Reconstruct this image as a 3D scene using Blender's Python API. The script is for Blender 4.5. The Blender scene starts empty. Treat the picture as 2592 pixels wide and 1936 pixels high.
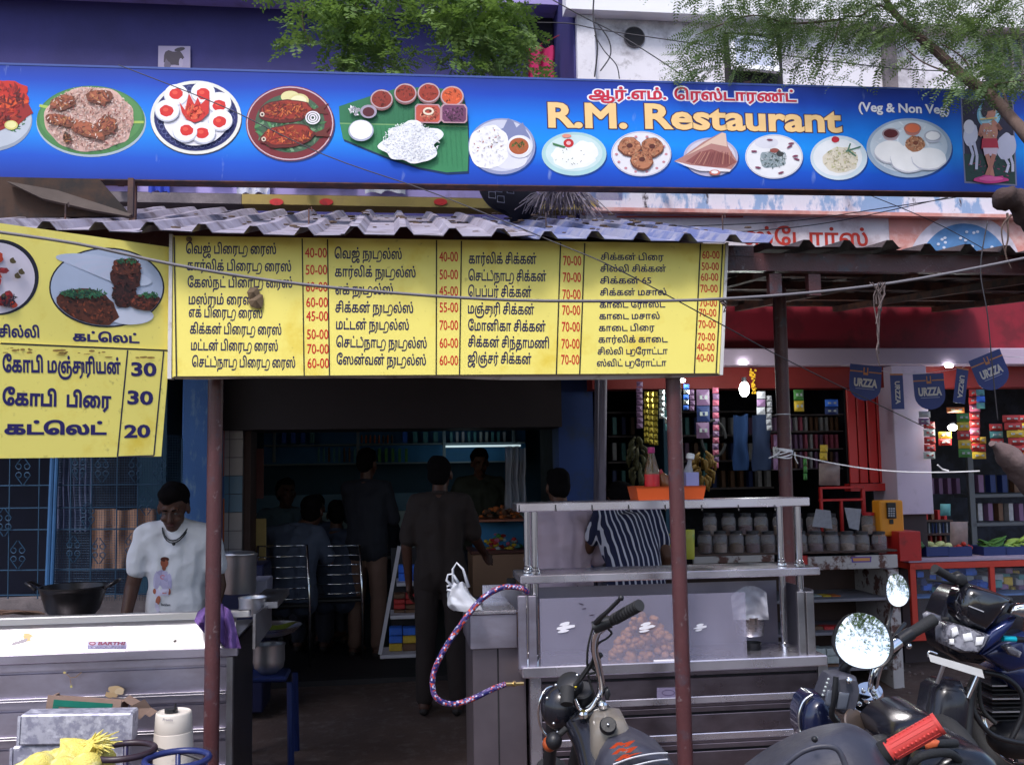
import bpy,math,random
import numpy as np
from mathutils import Vector as V,Matrix as M,Euler
from mathutils import geometry,noise
random.seed(7)
R=math.radians
scn=bpy.context.scene
COL=scn.collection
# camera
CAM_Z,PITCH,ROLL,FPX=1.6,R(5.15),R(0.9),2450.0
cd=bpy.data.cameras.new('camera')
cd.sensor_width=36.0
cd.lens=36.0*FPX/2592
cd.clip_start,cd.clip_end=0.05,400
cam=bpy.data.objects.new('camera',cd)
COL.objects.link(cam)
cam.matrix_world=M.Translation((0,0,CAM_Z))@M.Rotation(R(90)+PITCH,4,'X')@M.Rotation(-ROLL,4,'Z')
scn.camera=cam
CM=cam.matrix_world.copy()
CO=CM.translation
# sky, sun, exposure
wd=bpy.data.worlds.new('World')
scn.world=wd
wd.use_nodes=True
wn=wd.node_tree.nodes
bg=wn['Background']
sky=wn.new('ShaderNodeTexSky')
sky.sky_type='NISHITA'
sky.sun_disc=False
SUN_EL,SUN_AZ=R(58),R(200)
sky.sun_elevation=SUN_EL
sky.sun_rotation=SUN_AZ
sky.air_density=1.0
sky.dust_density=3.0
sky.ozone_density=2.5
wd.node_tree.links.new(sky.outputs[0],bg.inputs[0])
bg.inputs[1].default_value=0.15
sl=bpy.data.lights.new('sun','SUN')
sl.energy=1.5
sl.angle=R(14)
sl.color=(1.0,0.96,0.96)
so=bpy.data.objects.new('sun',sl)
COL.objects.link(so)
sd=V((math.sin(SUN_AZ)*math.cos(SUN_EL),math.cos(SUN_AZ)*math.cos(SUN_EL),math.sin(SUN_EL)))
so.rotation_euler=sd.to_track_quat('Z','Y').to_euler()
so.location=(0,-6,12)
vs=scn.view_settings
vs.view_transform='Standard'
vs.look='None'
vs.gamma=1
vs.use_curve_mapping=False
vs.exposure=0.88
scn.cycles.use_denoising=True
scn.cycles.max_bounces=8
scn.cycles.diffuse_bounces=4
scn.cycles.glossy_bounces=4
scn.cycles.transparent_max_bounces=12
scn.cycles.caustics_reflective=False
scn.cycles.caustics_refractive=False
# places from the photo
def ray(px,py):
 d=V(((px-1296)/FPX,-(py-968)/FPX,-1))
 return(CM.to_3x3()@d).normalized()
YAW=R(7)
FM=M.Rotation(YAW,4,'Z')
FI=FM.inverted()
def at(px,py,Y):
 d=ray(px,py)
 return CO+d*((Y-CO.y)/d.y)
def fp(px,py,v):
 d=FI.to_3x3()@ray(px,py)
 o=FI@CO
 t=(v-o.y)/d.y
 p=o+d*t
 return p.x,p.z
def fw(px,py,v):
 u,z=fp(px,py,v)
 return FM@V((u,v,z))
class Plane:
 def __init__(s,p0,p1):
  p0,p1=V(p0),V(p1)
  d=(p1-p0)
  s.yaw=math.atan2(d.y,d.x)
  s.T=M.Translation(p0)@M.Rotation(s.yaw,4,'Z')
  s.I=s.T.inverted()
  s.len=math.hypot(d.x,d.y)
 def uv(s,px,py):
  o=s.I@CO
  d=s.I.to_3x3()@ray(px,py)
  p=o+d*(-o.y/d.y)
  return p.x,p.z
  # materials
def lin(c):
 return tuple((x/255/12.92 if x<=10 else((x/255+.055)/1.055)**2.4)for x in c)
MATS={}
def mat(name,c,rough=.6,metal=0.,var=.12,scale=6.,bump=0.,bscale=60.,spec=.5,alpha=1.,trans=0.,ior=1.45,c2=None,cut=.5,wid=.12,s2=3.,coat=0.,emit=None,es=0.,stretch=None,rvar=0.,c3=None,s3=1.2,cut3=.62):
 """principled material: base colour broken up by noise, optional patches of a second colour, bump"""
 if name in MATS:
  return MATS[name]
 m=bpy.data.materials.new(name)
 MATS[name]=m
 m.use_nodes=True
 nt=m.node_tree
 N,L=nt.nodes,nt.links
 b=N['Principled BSDF']
 tc=N.new('ShaderNodeTexCoord')
 src=tc.outputs['Object']
 if stretch:
  mp=N.new('ShaderNodeMapping')
  mp.inputs['Scale'].default_value=stretch
  L.new(src,mp.inputs[0])
  src=mp.outputs[0]
 nz=N.new('ShaderNodeTexNoise')
 nz.inputs['Scale'].default_value=scale
 nz.inputs['Detail'].default_value=5
 L.new(src,nz.inputs['Vector'])
 mx=N.new('ShaderNodeMix')
 mx.data_type='RGBA'
 mx.inputs[6].default_value=(*[x*(1-var)for x in c],1)
 mx.inputs[7].default_value=(*[min(1,x*(1+var))for x in c],1)
 L.new(nz.outputs['Fac'],mx.inputs[0])
 out=mx.outputs[2]
 for cc,ss,ct in((c2,s2,cut),(c3,s3,cut3)):
  if cc:
   n2=N.new('ShaderNodeTexNoise')
   n2.inputs['Scale'].default_value=ss
   n2.inputs['Detail'].default_value=8
   n2.inputs['Roughness'].default_value=.65
   L.new(src,n2.inputs['Vector'])
   mr=N.new('ShaderNodeMapRange')
   mr.inputs[1].default_value=ct-wid/2
   mr.inputs[2].default_value=ct+wid/2
   L.new(n2.outputs['Fac'],mr.inputs[0])
   m2=N.new('ShaderNodeMix')
   m2.data_type='RGBA'
   L.new(mr.outputs[0],m2.inputs[0])
   L.new(out,m2.inputs[6])
   m2.inputs[7].default_value=(*cc,1)
   out=m2.outputs[2]
 L.new(out,b.inputs['Base Color'])
 b.inputs['Roughness'].default_value=rough
 if rvar:
  mr=N.new('ShaderNodeMapRange')
  mr.inputs[1].default_value,mr.inputs[2].default_value=.3,.7
  mr.inputs[3].default_value,mr.inputs[4].default_value=max(0,rough-rvar),min(1,rough+rvar)
  L.new(nz.outputs['Fac'],mr.inputs[0])
  L.new(mr.outputs[0],b.inputs['Roughness'])
 b.inputs['Metallic'].default_value=metal
 b.inputs['Specular IOR Level'].default_value=spec
 b.inputs['Coat Weight'].default_value=coat
 b.inputs['IOR'].default_value=ior
 b.inputs['Alpha'].default_value=alpha
 b.inputs['Transmission Weight'].default_value=trans
 if emit:
  b.inputs['Emission Color'].default_value=(*emit,1)
  b.inputs['Emission Strength'].default_value=es
 if bump:
  n3=N.new('ShaderNodeTexNoise')
  n3.inputs['Scale'].default_value=bscale
  n3.inputs['Detail'].default_value=4
  L.new(src,n3.inputs['Vector'])
  bp=N.new('ShaderNodeBump')
  bp.inputs['Strength'].default_value=bump
  bp.inputs['Distance'].default_value=.01
  L.new(n3.outputs['Fac'],bp.inputs['Height'])
  L.new(bp.outputs[0],b.inputs['Normal'])
 return m
def print_mat(name='printed_colour',rough=.45,spec=.4,dirt=0.):
 """flat print: colour stored per face"""
 if name in MATS:
  return MATS[name]
 m=bpy.data.materials.new(name)
 MATS[name]=m
 m.use_nodes=True
 N,L=m.node_tree.nodes,m.node_tree.links
 b=N['Principled BSDF']
 a=N.new('ShaderNodeAttribute')
 a.attribute_name='Col'
 out=a.outputs['Color']
 if dirt:
  tc=N.new('ShaderNodeTexCoord')
  nz=N.new('ShaderNodeTexNoise')
  nz.inputs['Scale'].default_value=9
  nz.inputs['Detail'].default_value=6
  L.new(tc.outputs['Object'],nz.inputs['Vector'])
  mr=N.new('ShaderNodeMapRange')
  mr.inputs[1].default_value,mr.inputs[2].default_value=.3,.75
  mr.inputs[3].default_value,mr.inputs[4].default_value=1.,1-dirt
  L.new(nz.outputs['Fac'],mr.inputs[0])
  mm=N.new('ShaderNodeVectorMath')
  mm.operation='SCALE'
  L.new(out,mm.inputs[0])
  L.new(mr.outputs[0],mm.inputs['Scale'])
  out=mm.outputs[0]
 L.new(out,b.inputs['Base Color'])
 b.inputs['Roughness'].default_value=rough
 b.inputs['Specular IOR Level'].default_value=spec
 return m
 # mesh builder (all vertices in world space)
MW={}
class MB:
 def __init__(s,T=None):
  s.v,s.f,s.c,s.m=[],[],[],[]
  s.T=T
  s.col=(.5,.5,.5)
  s.mi=0
 def add(s,vs,fs,T=None):
  n=len(s.v)
  T2=T if T is not None else s.T
  if T is not None and s.T is not None:
   T2=s.T@T
  if T2 is not None:
   vs=[T2@V(p)for p in vs]
  s.v+=[tuple(p)for p in vs]
  for f in fs:
   s.f.append([i+n for i in f])
   s.c.append(s.col)
   s.m.append(s.mi)
  return s
 def box(s,x0,y0,z0,x1,y1,z1,T=None,bev=0.):
  if x0>x1:x0,x1=x1,x0
  if y0>y1:y0,y1=y1,y0
  if z0>z1:z0,z1=z1,z0
  if bev<=0:
   vs=[(x0,y0,z0),(x1,y0,z0),(x1,y1,z0),(x0,y1,z0),(x0,y0,z1),(x1,y0,z1),(x1,y1,z1),(x0,y1,z1)]
   return s.add(vs,[(3,2,1,0),(4,5,6,7),(0,1,5,4),(1,2,6,5),(2,3,7,6),(3,0,4,7)],T)
  b=min(bev,(x1-x0)/2.1,(y1-y0)/2.1,(z1-z0)/2.1)
  vs=[]
  X,Y,Z=(x0,x1),(y0,y1),(z0,z1)
  idx={}
  for i in(0,1):
   for j in(0,1):
    for k in(0,1):
     sx,sy,sz=(1,-1)[i],(1,-1)[j],(1,-1)[k]
     idx[i,j,k,0]=len(vs);vs.append((X[i],Y[j]+sy*b,Z[k]+sz*b))
     idx[i,j,k,1]=len(vs);vs.append((X[i]+sx*b,Y[j],Z[k]+sz*b))
     idx[i,j,k,2]=len(vs);vs.append((X[i]+sx*b,Y[j]+sy*b,Z[k]))
  fs=[]
  def q(*t):
   fs.append(list(t))
  for i in(0,1):
   t=[idx[i,0,0,0],idx[i,1,0,0],idx[i,1,1,0],idx[i,0,1,0]]
   q(*(t if i else t[::-1]))
   t=[idx[0,i,0,1],idx[1,i,0,1],idx[1,i,1,1],idx[0,i,1,1]]
   q(*(t[::-1]if i else t))
   t=[idx[0,0,i,2],idx[1,0,i,2],idx[1,1,i,2],idx[0,1,i,2]]
   q(*(t if i else t[::-1]))
  for i in(0,1):
   for j in(0,1):
    q(idx[0,i,j,1],idx[1,i,j,1],idx[1,i,j,2],idx[0,i,j,2])
    q(idx[i,0,j,0],idx[i,1,j,0],idx[i,1,j,2],idx[i,0,j,2])
    q(idx[i,j,0,0],idx[i,j,1,0],idx[i,j,1,1],idx[i,j,0,1])
    for k in(0,1):
     q(idx[i,j,k,0],idx[i,j,k,1],idx[i,j,k,2])
  return s.add(vs,fs,T)
 def tube(s,pts,r,n=8,caps=True,closed=False,rn=None,flat=1.):
  pts=[V(p)for p in pts]
  k=len(pts)
  rr=r if isinstance(r,(list,tuple))else[r]*k
  vs,fs=[],[]
  up=None
  for i,p in enumerate(pts):
   if closed:
    t=(pts[(i+1)%k]-pts[i-1])
   else:
    t=pts[min(i+1,k-1)]-pts[max(i-1,0)]
   if t.length<1e-9:t=V((0,0,1))
   t.normalize()
   if up is None:
    a=V((0,0,1))if abs(t.z)<.9 else V((1,0,0))
    up=(a-t*a.dot(t)).normalized()
   else:
    up=up-t*up.dot(t)
    up=up.normalized()if up.length>1e-6 else t.orthogonal().normalized()
   sd_=t.cross(up)
   for j in range(n):
    a=2*math.pi*j/n
    vs.append(p+(up*math.cos(a)*flat+sd_*math.sin(a))*rr[i])
  for i in range(k if closed else k-1):
   for j in range(n):
    a,b_=i*n+j,i*n+(j+1)%n
    c_,d=((i+1)%k)*n+(j+1)%n,((i+1)%k)*n+j
    fs.append((a,b_,c_,d))
  if caps and not closed:
   fs.append(list(range(n))[::-1])
   fs.append([(k-1)*n+j for j in range(n)])
  return s.add(vs,fs)
 def lathe(s,prof,T=None,n=16,caps=True,sx=1.,sy=1.):
  vs,fs=[],[]
  for(r,z)in prof:
   for j in range(n):
    a=2*math.pi*j/n
    vs.append((r*math.cos(a)*sx,r*math.sin(a)*sy,z))
  for i in range(len(prof)-1):
   for j in range(n):
    fs.append((i*n+j,i*n+(j+1)%n,(i+1)*n+(j+1)%n,(i+1)*n+j))
  if caps:
   fs.append(list(range(n))[::-1])
   fs.append([(len(prof)-1)*n+j for j in range(n)])
  return s.add(vs,fs,T)
 def ball(s,c,r,nu=10,nv=7,T=None):
  rx,ry,rz=r if isinstance(r,(tuple,list))else(r,r,r)
  prof=[]
  vs,fs=[(0,0,-1)],[]
  for i in range(1,nv):
   a=-math.pi/2+math.pi*i/nv
   for j in range(nu):
    b_=2*math.pi*j/nu
    vs.append((math.cos(a)*math.cos(b_),math.cos(a)*math.sin(b_),math.sin(a)))
  vs.append((0,0,1))
  for j in range(nu):
   fs.append((0,1+(j+1)%nu,1+j))
   fs.append((len(vs)-1,1+(nv-2)*nu+j,1+(nv-2)*nu+(j+1)%nu))
  for i in range(nv-2):
   for j in range(nu):
    a,b_=1+i*nu+j,1+i*nu+(j+1)%nu
    fs.append((a,b_,b_+nu,a+nu))
  TT=T if T is not None else M.Identity(4)
  c=V(c)
  vs2=[TT@V((p[0]*rx,p[1]*ry,p[2]*rz))+c for p in vs]if T is not None else[V((p[0]*rx,p[1]*ry,p[2]*rz))+c for p in vs]
  return s.add(vs2,fs)
 def prism(s,poly,y0,y1,T=None,cap=True):
  """poly in (x, z), extruded from y0 to y1"""
  n=len(poly)
  vs=[(p[0],y0,p[1])for p in poly]+[(p[0],y1,p[1])for p in poly]
  fs=[(i,(i+1)%n,n+(i+1)%n,n+i)for i in range(n)]
  if cap:
   fs+=[list(range(n))[::-1],list(range(n,2*n))]
  return s.add(vs,fs,T)
 def grid(s,fn,nu,nv,two=0.):
  vs=[fn(i/nu,j/nv)for j in range(nv+1)for i in range(nu+1)]
  fs=[(j*(nu+1)+i,j*(nu+1)+i+1,(j+1)*(nu+1)+i+1,(j+1)*(nu+1)+i)for j in range(nv)for i in range(nu)]
  return s.add(vs,fs)
 def build(s,name,mats,parent=None,smooth=False,ang=None,fix=False):
  P=MW[parent.name]if parent else None
  a=np.array([tuple(p)for p in s.v],dtype=float).reshape(-1,3)
  if parent:
   I=np.array(P.inverted())
   a2=a@I[:3,:3].T+I[:3,3]
   mw=P
  else:
   o=V(((a[:,0].min()+a[:,0].max())/2,(a[:,1].min()+a[:,1].max())/2,a[:,2].min()))
   a2=a-np.array(o)
   mw=M.Translation(o)
  me=bpy.data.meshes.new(name)
  me.from_pydata(a2.tolist(),[],s.f)
  if not isinstance(mats,(list,tuple)):
   mats=[mats]
  for m in mats:
   me.materials.append(m)
  if len(mats)>1:
   me.polygons.foreach_set('material_index',s.m)
  if len(set(s.c))>1 or any('printed' in m.name for m in mats):
   at_=me.attributes.new('Col','FLOAT_COLOR','FACE')
   at_.data.foreach_set('color',np.array([(*c,1)for c in s.c],dtype='f').ravel())
  if smooth:
   me.shade_smooth()
   if ang:
    me.set_sharp_from_angle(angle=R(ang))
  if fix:
   import bmesh
   bm=bmesh.new();bm.from_mesh(me)
   bmesh.ops.recalc_face_normals(bm,faces=bm.faces)
   bm.to_mesh(me);bm.free()
  me.update()
  ob=bpy.data.objects.new(name,me)
  COL.objects.link(ob)
  if parent:
   ob.parent=parent
  else:
   ob.location=mw.translation
  MW[ob.name]=mw
  return ob
def tag(o,label=None,cat=None,group=None,kind=None):
 if label:o['label']=label
 if cat:o['category']=cat
 if group:o['group']=group
 if kind:o['kind']=kind
 return o
def ordn(n):
 a=['','first','second','third','fourth','fifth','sixth','seventh','eighth','ninth','tenth','eleventh','twelfth','thirteenth','fourteenth','fifteenth','sixteenth','seventeenth','eighteenth','nineteenth']
 if n<20:return a[n]
 t=['','','twent','thirt','fort','fift','sixt','sevent','eight'][n//10]
 return t+'ieth' if n%10==0 else t+'y-'+a[n%10]
def thing(name,label,cat,loc,rz=0.,group=None):
 o=bpy.data.objects.new(name,None)
 COL.objects.link(o)
 o.empty_display_size=.1
 o.location=loc
 o.rotation_euler=(0,0,rz)
 MW[o.name]=M.Translation(V(loc))@M.Rotation(rz,4,'Z')
 return tag(o,label,cat,group)
def fthing(name,label,cat,u,v,z=0.,group=None):
 return thing(name,label,cat,FM@V((u,v,z)),YAW,group)
def clone(o,loc,rz=None,label=None,parent=None):
 c=o.copy()
 COL.objects.link(c)
 if parent:
  c.parent=parent
 else:
  c.location=loc
  if rz is not None:
   c.rotation_euler=(0,0,rz)
  MW[c.name]=M.Translation(V(loc))@M.Rotation(c.rotation_euler[2],4,'Z')
 if label:c['label']=label
 for ch in list(o.children):
  clone(ch,None,parent=c)
 return c
 # flat print
class Art:
 """layers of flat coloured shapes on a board, drawn in photo pixels and laid on the board's own face"""
 def __init__(s,plane,y0=-.004):
  s.p,s.y,s.mb=plane,y0,MB(plane.T)
  s.step=.00025
 def lay(s):
  s.y-=s.step
 def poly(s,pts,c,px=True):
  q=[s.p.uv(*p)if px else p for p in pts]
  s.mb.col=lin(c)
  s.mb.add([(a,s.y,b)for a,b in q],[list(range(len(q)))])
 def ell(s,cx,cy,rx,ry,c,n=36,rot=0.,wob=0.,seed=0,a0=0,a1=360):
  pts=[]
  full=a1-a0>=360
  k=n if full else n+1
  for i in range(k):
   a=R(a0)+R(a1-a0)*i/n
   w=1+wob*noise.noise(V((math.cos(a)*2.1,math.sin(a)*2.1,seed*3.7)))*1.6
   x,y=rx*w*math.cos(a),ry*w*math.sin(a)
   pts.append((cx+x*math.cos(rot)-y*math.sin(rot),cy+x*math.sin(rot)+y*math.cos(rot)))
  s.lay()
  s.poly(pts,c)
 def ring(s,cx,cy,rx,ry,t,c,n=40):
  s.lay()
  s.mb.col=lin(c)
  o=[s.p.uv(cx+rx*math.cos(2*math.pi*i/n),cy+ry*math.sin(2*math.pi*i/n))for i in range(n)]
  k=[s.p.uv(cx+(rx-t)*math.cos(2*math.pi*i/n),cy+(ry-t)*math.sin(2*math.pi*i/n))for i in range(n)]
  s.mb.add([(a,s.y,b)for a,b in o+k],[(i,(i+1)%n,n+(i+1)%n,n+i)for i in range(n)])
 def grains(s,cx,cy,rx,ry,n,cols,ln=7,wd=2.4,dark=.25,rnd=None):
  rnd=rnd or random
  s.lay()
  for i in range(n):
   if i%40==0:s.lay()
   a,q=rnd.random()*6.283,math.sqrt(rnd.random())
   x,y=cx+rx*q*math.cos(a),cy+ry*q*math.sin(a)
   t=rnd.random()*3.14
   l,w=ln*rnd.uniform(.6,1.2)/2,wd*rnd.uniform(.7,1.2)/2
   c=rnd.choice(cols)
   k=rnd.uniform(1-dark,1.05)
   c=tuple(min(255,v*k)for v in c)
   ct,st=math.cos(t),math.sin(t)
   s.poly([(x+l*ct,y+l*st),(x+.4*l*ct-w*st,y+.4*l*st+w*ct),(x-l*ct,y-l*st),(x-.4*l*ct+w*st,y-.4*l*st-w*ct)],c)
 def line(s,pts,w,c):
  s.lay()
  for(x0,y0),(x1,y1)in zip(pts[:-1],pts[1:]):
   d=math.hypot(x1-x0,y1-y0)or 1
   nx,ny=-(y1-y0)/d*w/2,(x1-x0)/d*w/2
   s.poly([(x0+nx,y0+ny),(x1+nx,y1+ny),(x1-nx,y1-ny),(x0-nx,y0-ny)],c)
 def build(s,name,parent,mat_=None,label=None):
  o=s.mb.build(name,mat_ or print_mat(dirt=.12),parent)
  if label:o['label']=label
  return o
  # lettering (built-in font, own Tamil joining)
GC={}
def glyph(ch,off=0.):
 """closed outlines and advance of one character"""
 k=(ch,off)
 if k in GC:return GC[k]
 def mk(body):
  c=bpy.data.curves.new('glyph','FONT')
  c.body=body
  c.size=1
  c.resolution_u=3
  c.fill_mode='NONE'
  o=bpy.data.objects.new('glyph',c)
  COL.objects.link(o)
  dg=bpy.context.evaluated_depsgraph_get()
  me=bpy.data.meshes.new_from_object(o.evaluated_get(dg))
  vs=[tuple(v.co)[:2]for v in me.vertices]
  es=[tuple(e.vertices)for e in me.edges]
  bpy.data.objects.remove(o);bpy.data.curves.remove(c);bpy.data.meshes.remove(me)
  return vs,es
 vs,es=mk(ch)
 nxt={}
 for a,b in es:
  nxt.setdefault(a,[]).append(b);nxt.setdefault(b,[]).append(a)
 loops,seen=[],set()
 for i in range(len(vs)):
  if i in seen or i not in nxt:continue
  lp,cur,prev=[],i,-1
  while cur not in seen:
   seen.add(cur);lp.append(vs[cur])
   nx=[q for q in nxt[cur]if q!=prev and q not in seen]
   if not nx:break
   prev,cur=cur,(cur+1 if cur+1 in nx else nx[0])
  if len(lp)>2:
   loops.append(lp)
 if off and loops:
  def area(l):
   return sum(l[i][0]*l[(i+1)%len(l)][1]-l[(i+1)%len(l)][0]*l[i][1]for i in range(len(l)))/2
  sg=1 if area(max(loops,key=lambda l:abs(area(l))))>0 else-1
  new=[]
  for l in loops:
   l=[p for i,p in enumerate(l)if math.hypot(p[0]-l[i-1][0],p[1]-l[i-1][1])>1e-5]
   q=[]
   for i,p in enumerate(l):
    a_,b_=l[i-1],l[(i+1)%len(l)]
    d1=V((p[0]-a_[0],p[1]-a_[1])).normalized();d2=V((b_[0]-p[0],b_[1]-p[1])).normalized()
    n1=V((d1.y,-d1.x));n2=V((d2.y,-d2.x))
    n_=n1+n2
    n_=n1 if n_.length<1e-4 else n_.normalized()
    k_=1/max(.5,n_.dot(n1))
    q.append((p[0]+n_.x*off*k_*sg,p[1]+n_.y*off*k_*sg))
   new.append(q)
  loops=new
 a,_=mk('H'+ch+'H')
 b,_=mk('HH')
 adv=(max(p[0]for p in a)-max(p[0]for p in b))if ch!=' ' else .28
 GC[k]=(loops,adv)
 return GC[k]
def arc(cx,cy,rx,ry,a0,a1,n=10):
 return[(cx+rx*math.cos(R(a0+(a1-a0)*i/n)),cy+ry*math.sin(R(a0+(a1-a0)*i/n)))for i in range(n+1)]
def stroke(pts,w):
 L_,R_=[],[]
 for i,p in enumerate(pts):
  a,b=pts[max(i-1,0)],pts[min(i+1,len(pts)-1)]
  dx,dy=b[0]-a[0],b[1]-a[1]
  d=math.hypot(dx,dy)or 1
  L_.append((p[0]-dy/d*w/2,p[1]+dx/d*w/2))
  R_.append((p[0]+dy/d*w/2,p[1]-dx/d*w/2))
 return L_+R_[::-1]
def layout(text,off,w):
 w=w+1.2*off
 """outlines of a line of text in em units; '~' after a letter adds the short u sign, '^' the long u sign, '`' the i sign joined to ta"""
 loops,x=[],0.
 for ch in text:
  if ch in '~^`':
   if ch=='~':
    pts=[(x-.1,0.),(x-.04,.02)]+arc(x+.19,.28,.23,.27,195,-45)+arc(x+.08,.02,.26,.22,15,-90,5)+[(x-.22,-.19)]
    loops.append(('s',stroke(pts,w)));x+=.48
   elif ch=='^':
    pts=[(x-.02,.5),(x+.26,.5)]
    loops.append(('s',stroke(pts,w)))
    pts=[(x+.1,.5),(x+.1,-.0)]+arc(x-.08,-.02,.18,.2,0,-100,6)
    loops.append(('s',stroke(pts,w)))
    loops.append(('s',stroke([(x+.25,.5),(x+.25,0)],w)));x+=.34
   else:
    pts=[(x-.05,0.)]+arc(x+.02,.28,.16,.27,-80,110,8)+arc(x-.05,.62,.12,.1,30,160,5)
    loops.append(('s',stroke(pts,w)));x+=.24
   continue
  if ch==' ':
   x+=.26;continue
  lp,adv=glyph(ch,off)
  loops.append(('g',[[(p[0]+x,p[1])for p in l]for l in lp]))
  x+=adv
 return loops,x
def fill(contours):
 """even-odd fill of one glyph's outlines -> verts, tris"""
 pts,edges=[],[]
 for l in contours:
  n=len(pts)
  pts+=l
  edges+=[(n+i,n+(i+1)%len(l))for i in range(len(l))]
 if len(pts)<3:return[],[]
 v,e,f,_,_,_=geometry.delaunay_2d_cdt([V(p)for p in pts],edges,[],0,1e-6)
 segs=[(l[i],l[(i+1)%len(l)])for l in contours for i in range(len(l))]
 A=np.array([(a[0],a[1],b[0],b[1])for a,b in segs])
 out=[]
 def area(l):
  return sum(l[i][0]*l[(i+1)%len(l)][1]-l[(i+1)%len(l)][0]*l[i][1]for i in range(len(l)))/2
 for t in f:
  c=sum((v[i]for i in t),V((0,0)))/len(t)
  y=c.y
  up=(A[:,1]<=y)&(A[:,3]>y)
  dn=(A[:,3]<=y)&(A[:,1]>y)
  with np.errstate(divide='ignore',invalid='ignore'):
   xi=A[:,0]+(y-A[:,1])/(A[:,3]-A[:,1])*(A[:,2]-A[:,0])
  wn_=int(np.sum(up&(xi>c.x)))-int(np.sum(dn&(xi>c.x)))
  if wn_!=0:
   out.append(t)
 return v,out
FC={}
def text_mesh(mb,text,x0,z0,x1,z1,hpx,y,c,off=.015,w=.09,slant=0.,maxh=None):
 """text from (x0,z0) to (x1,z1) along the baseline on the plane, letter height hpx (metres)"""
 loops,adv=layout(text,off,w)
 sx=(math.hypot(x1-x0,z1-z0))/max(adv,.1)
 sy=hpx/.72
 ang=math.atan2(z1-z0,x1-x0)
 ca,sa=math.cos(ang),math.sin(ang)
 mb.col=lin(c)if max(c)>1 else c
 xoff=0
 for kind,l in loops:
  cont=l if kind=='g' else[l]
  if not cont:continue
  bx=cont[0][0][0]
  key=(hash(tuple((round(p[0]-bx,3),round(p[1],3))for q in cont for p in q[::2])),off,w)
  if key not in FC:
   FC[key]=fill([[(p[0]-bx,p[1])for p in q]for q in cont])
  v,t=FC[key]
  vs=[]
  for p in v:
   X,Z=(p.x+bx+slant*p.y)*sx,p.y*sy
   vs.append((x0+X*ca-Z*sa,y,z0+X*sa+Z*ca))
  mb.add(vs,[list(q)for q in t])
def ptext(plane,mb,text,px0,py0,px1,py1,h,y,c,off=.015,w=.09,slant=0.):
 """same, from photo pixels; h = letter height in pixels"""
 a,b=plane.uv(px0,py0),plane.uv(px1,py1)
 hh=plane.uv(px0,py0-h)[1]-a[1]
 text_mesh(mb,text,a[0],a[1],b[0],b[1],hh,y,c,off,w,slant)
 # common materials
S=lin
m_red_pole=mat('maroon_pole_paint',(.085,.03,.034),.36,var=.25,scale=14,c2=(.06,.055,.075),cut=.6,wid=.1,s2=5,bump=.25,bscale=120,c3=(.19,.15,.16),s3=26,cut3=.66)
m_steel=mat('stainless_steel',(.60,.59,.61),.3,1.,var=.06,scale=3,bump=.03,bscale=40,rvar=.1,stretch=(.3,1,6))
m_steel_d=mat('worn_steel_sheet',(.38,.37,.40),.42,1.,var=.14,scale=5,rvar=.12,bump=.08,bscale=20,c2=(.25,.22,.22),cut=.62,wid=.2,s2=4)
m_chrome=mat('chrome',(.8,.8,.82),.08,1.,var=.02)
m_black=mat('black_plastic',(.012,.012,.015),.42,var=.2,bump=.06,bscale=200)
m_rubber=mat('black_rubber',(.02,.02,.022),.75,var=.2,bump=.2,bscale=90)
m_dark=mat('dark_void_shade',(.02,.018,.022),.8)  # near-black colour stands in for the shade inside holes, gaps and dark recesses
m_print=print_mat(dirt=.12)
m_yellow=mat('yellow_sign_sheet',S((240,226,118)),.5,var=.04,scale=3,c2=S((225,195,55)),cut=.66,wid=.25,s2=4,c3=S((120,96,40)),s3=30,cut3=.74)
m_white_edge=mat('white_sign_edge',(.62,.6,.6),.6,var=.15,c2=(.3,.25,.2),cut=.6,s2=9)
NAVY,RED=(28,24,78),(205,40,32)
# main menu board
V_MENU=4.14
a,b=fw(432,952,V_MENU),fw(1826,952,V_MENU)
z0=fp(437,956,V_MENU)[1]
PM=Plane((a.x,a.y,0),(b.x,b.y,0))
menu=thing('menu_board','long yellow menu board with four columns of dishes and red prices under the corrugated roof','menu board',PM.T@V((PM.len/2,0,z0)),PM.yaw)
LX=PM.len
zt0,zt1=PM.uv(434,597)[1],PM.uv(1835,617)[1]
zb0,zb1=PM.uv(440,955)[1],PM.uv(1820,947)[1]
xr0,xr1=PM.uv(1836,617)[0],PM.uv(1820,947)[0]
mb=MB(PM.T)
def slab(mb,q,y0,y1):
 n=len(q)
 mb.add([(x,y0,z)for x,z in q]+[(x,y1,z)for x,z in q],[tuple(range(n)),tuple(range(2*n-1,n-1,-1))]+[(i,n+i,n+(i+1)%n,(i+1)%n)for i in range(n)])
slab(mb,[(0.006,zb0),(xr1,zb1),(xr0,zt1),(0,zt0)],0,.035)
mb.build('board_panel',m_yellow,menu)
for q in([(-.012,zb0-.006),(.004,zb0-.006),(-.001,zt0+.006),(-.014,zt0+.006)],[(xr1+.002,zb1-.004),(xr1+.016,zb1-.004),(xr0+.014,zt1+.005),(xr0+.002,zt1+.005)]):
 mb=MB(PM.T);slab(mb,q,-.006,.045);mb.build('side_frame',m_white_edge,menu)
mb=MB(PM.T)
n=30
vs=[]
for i in range(n+1):
 t=i/n
 px_=440+(1820-440)*t
 py_=955-8*t
 dr=3+(8*math.sin((t-.45)*5.7)if .45<t<1 else 0)+3*noise.noise(V((t*9,0,0)))
 x,z=PM.uv(px_,py_+1)
 _,z2=PM.uv(px_,py_+max(2,dr))
 vs+=[(x,.012,z),(x,.03,z2)]
mb.add(vs,[(2*i,2*i+1,2*i+3,2*i+2)for i in range(n)])
mb.build('backing_strip',m_white_edge,menu)
art=Art(PM,-.0006)
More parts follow.
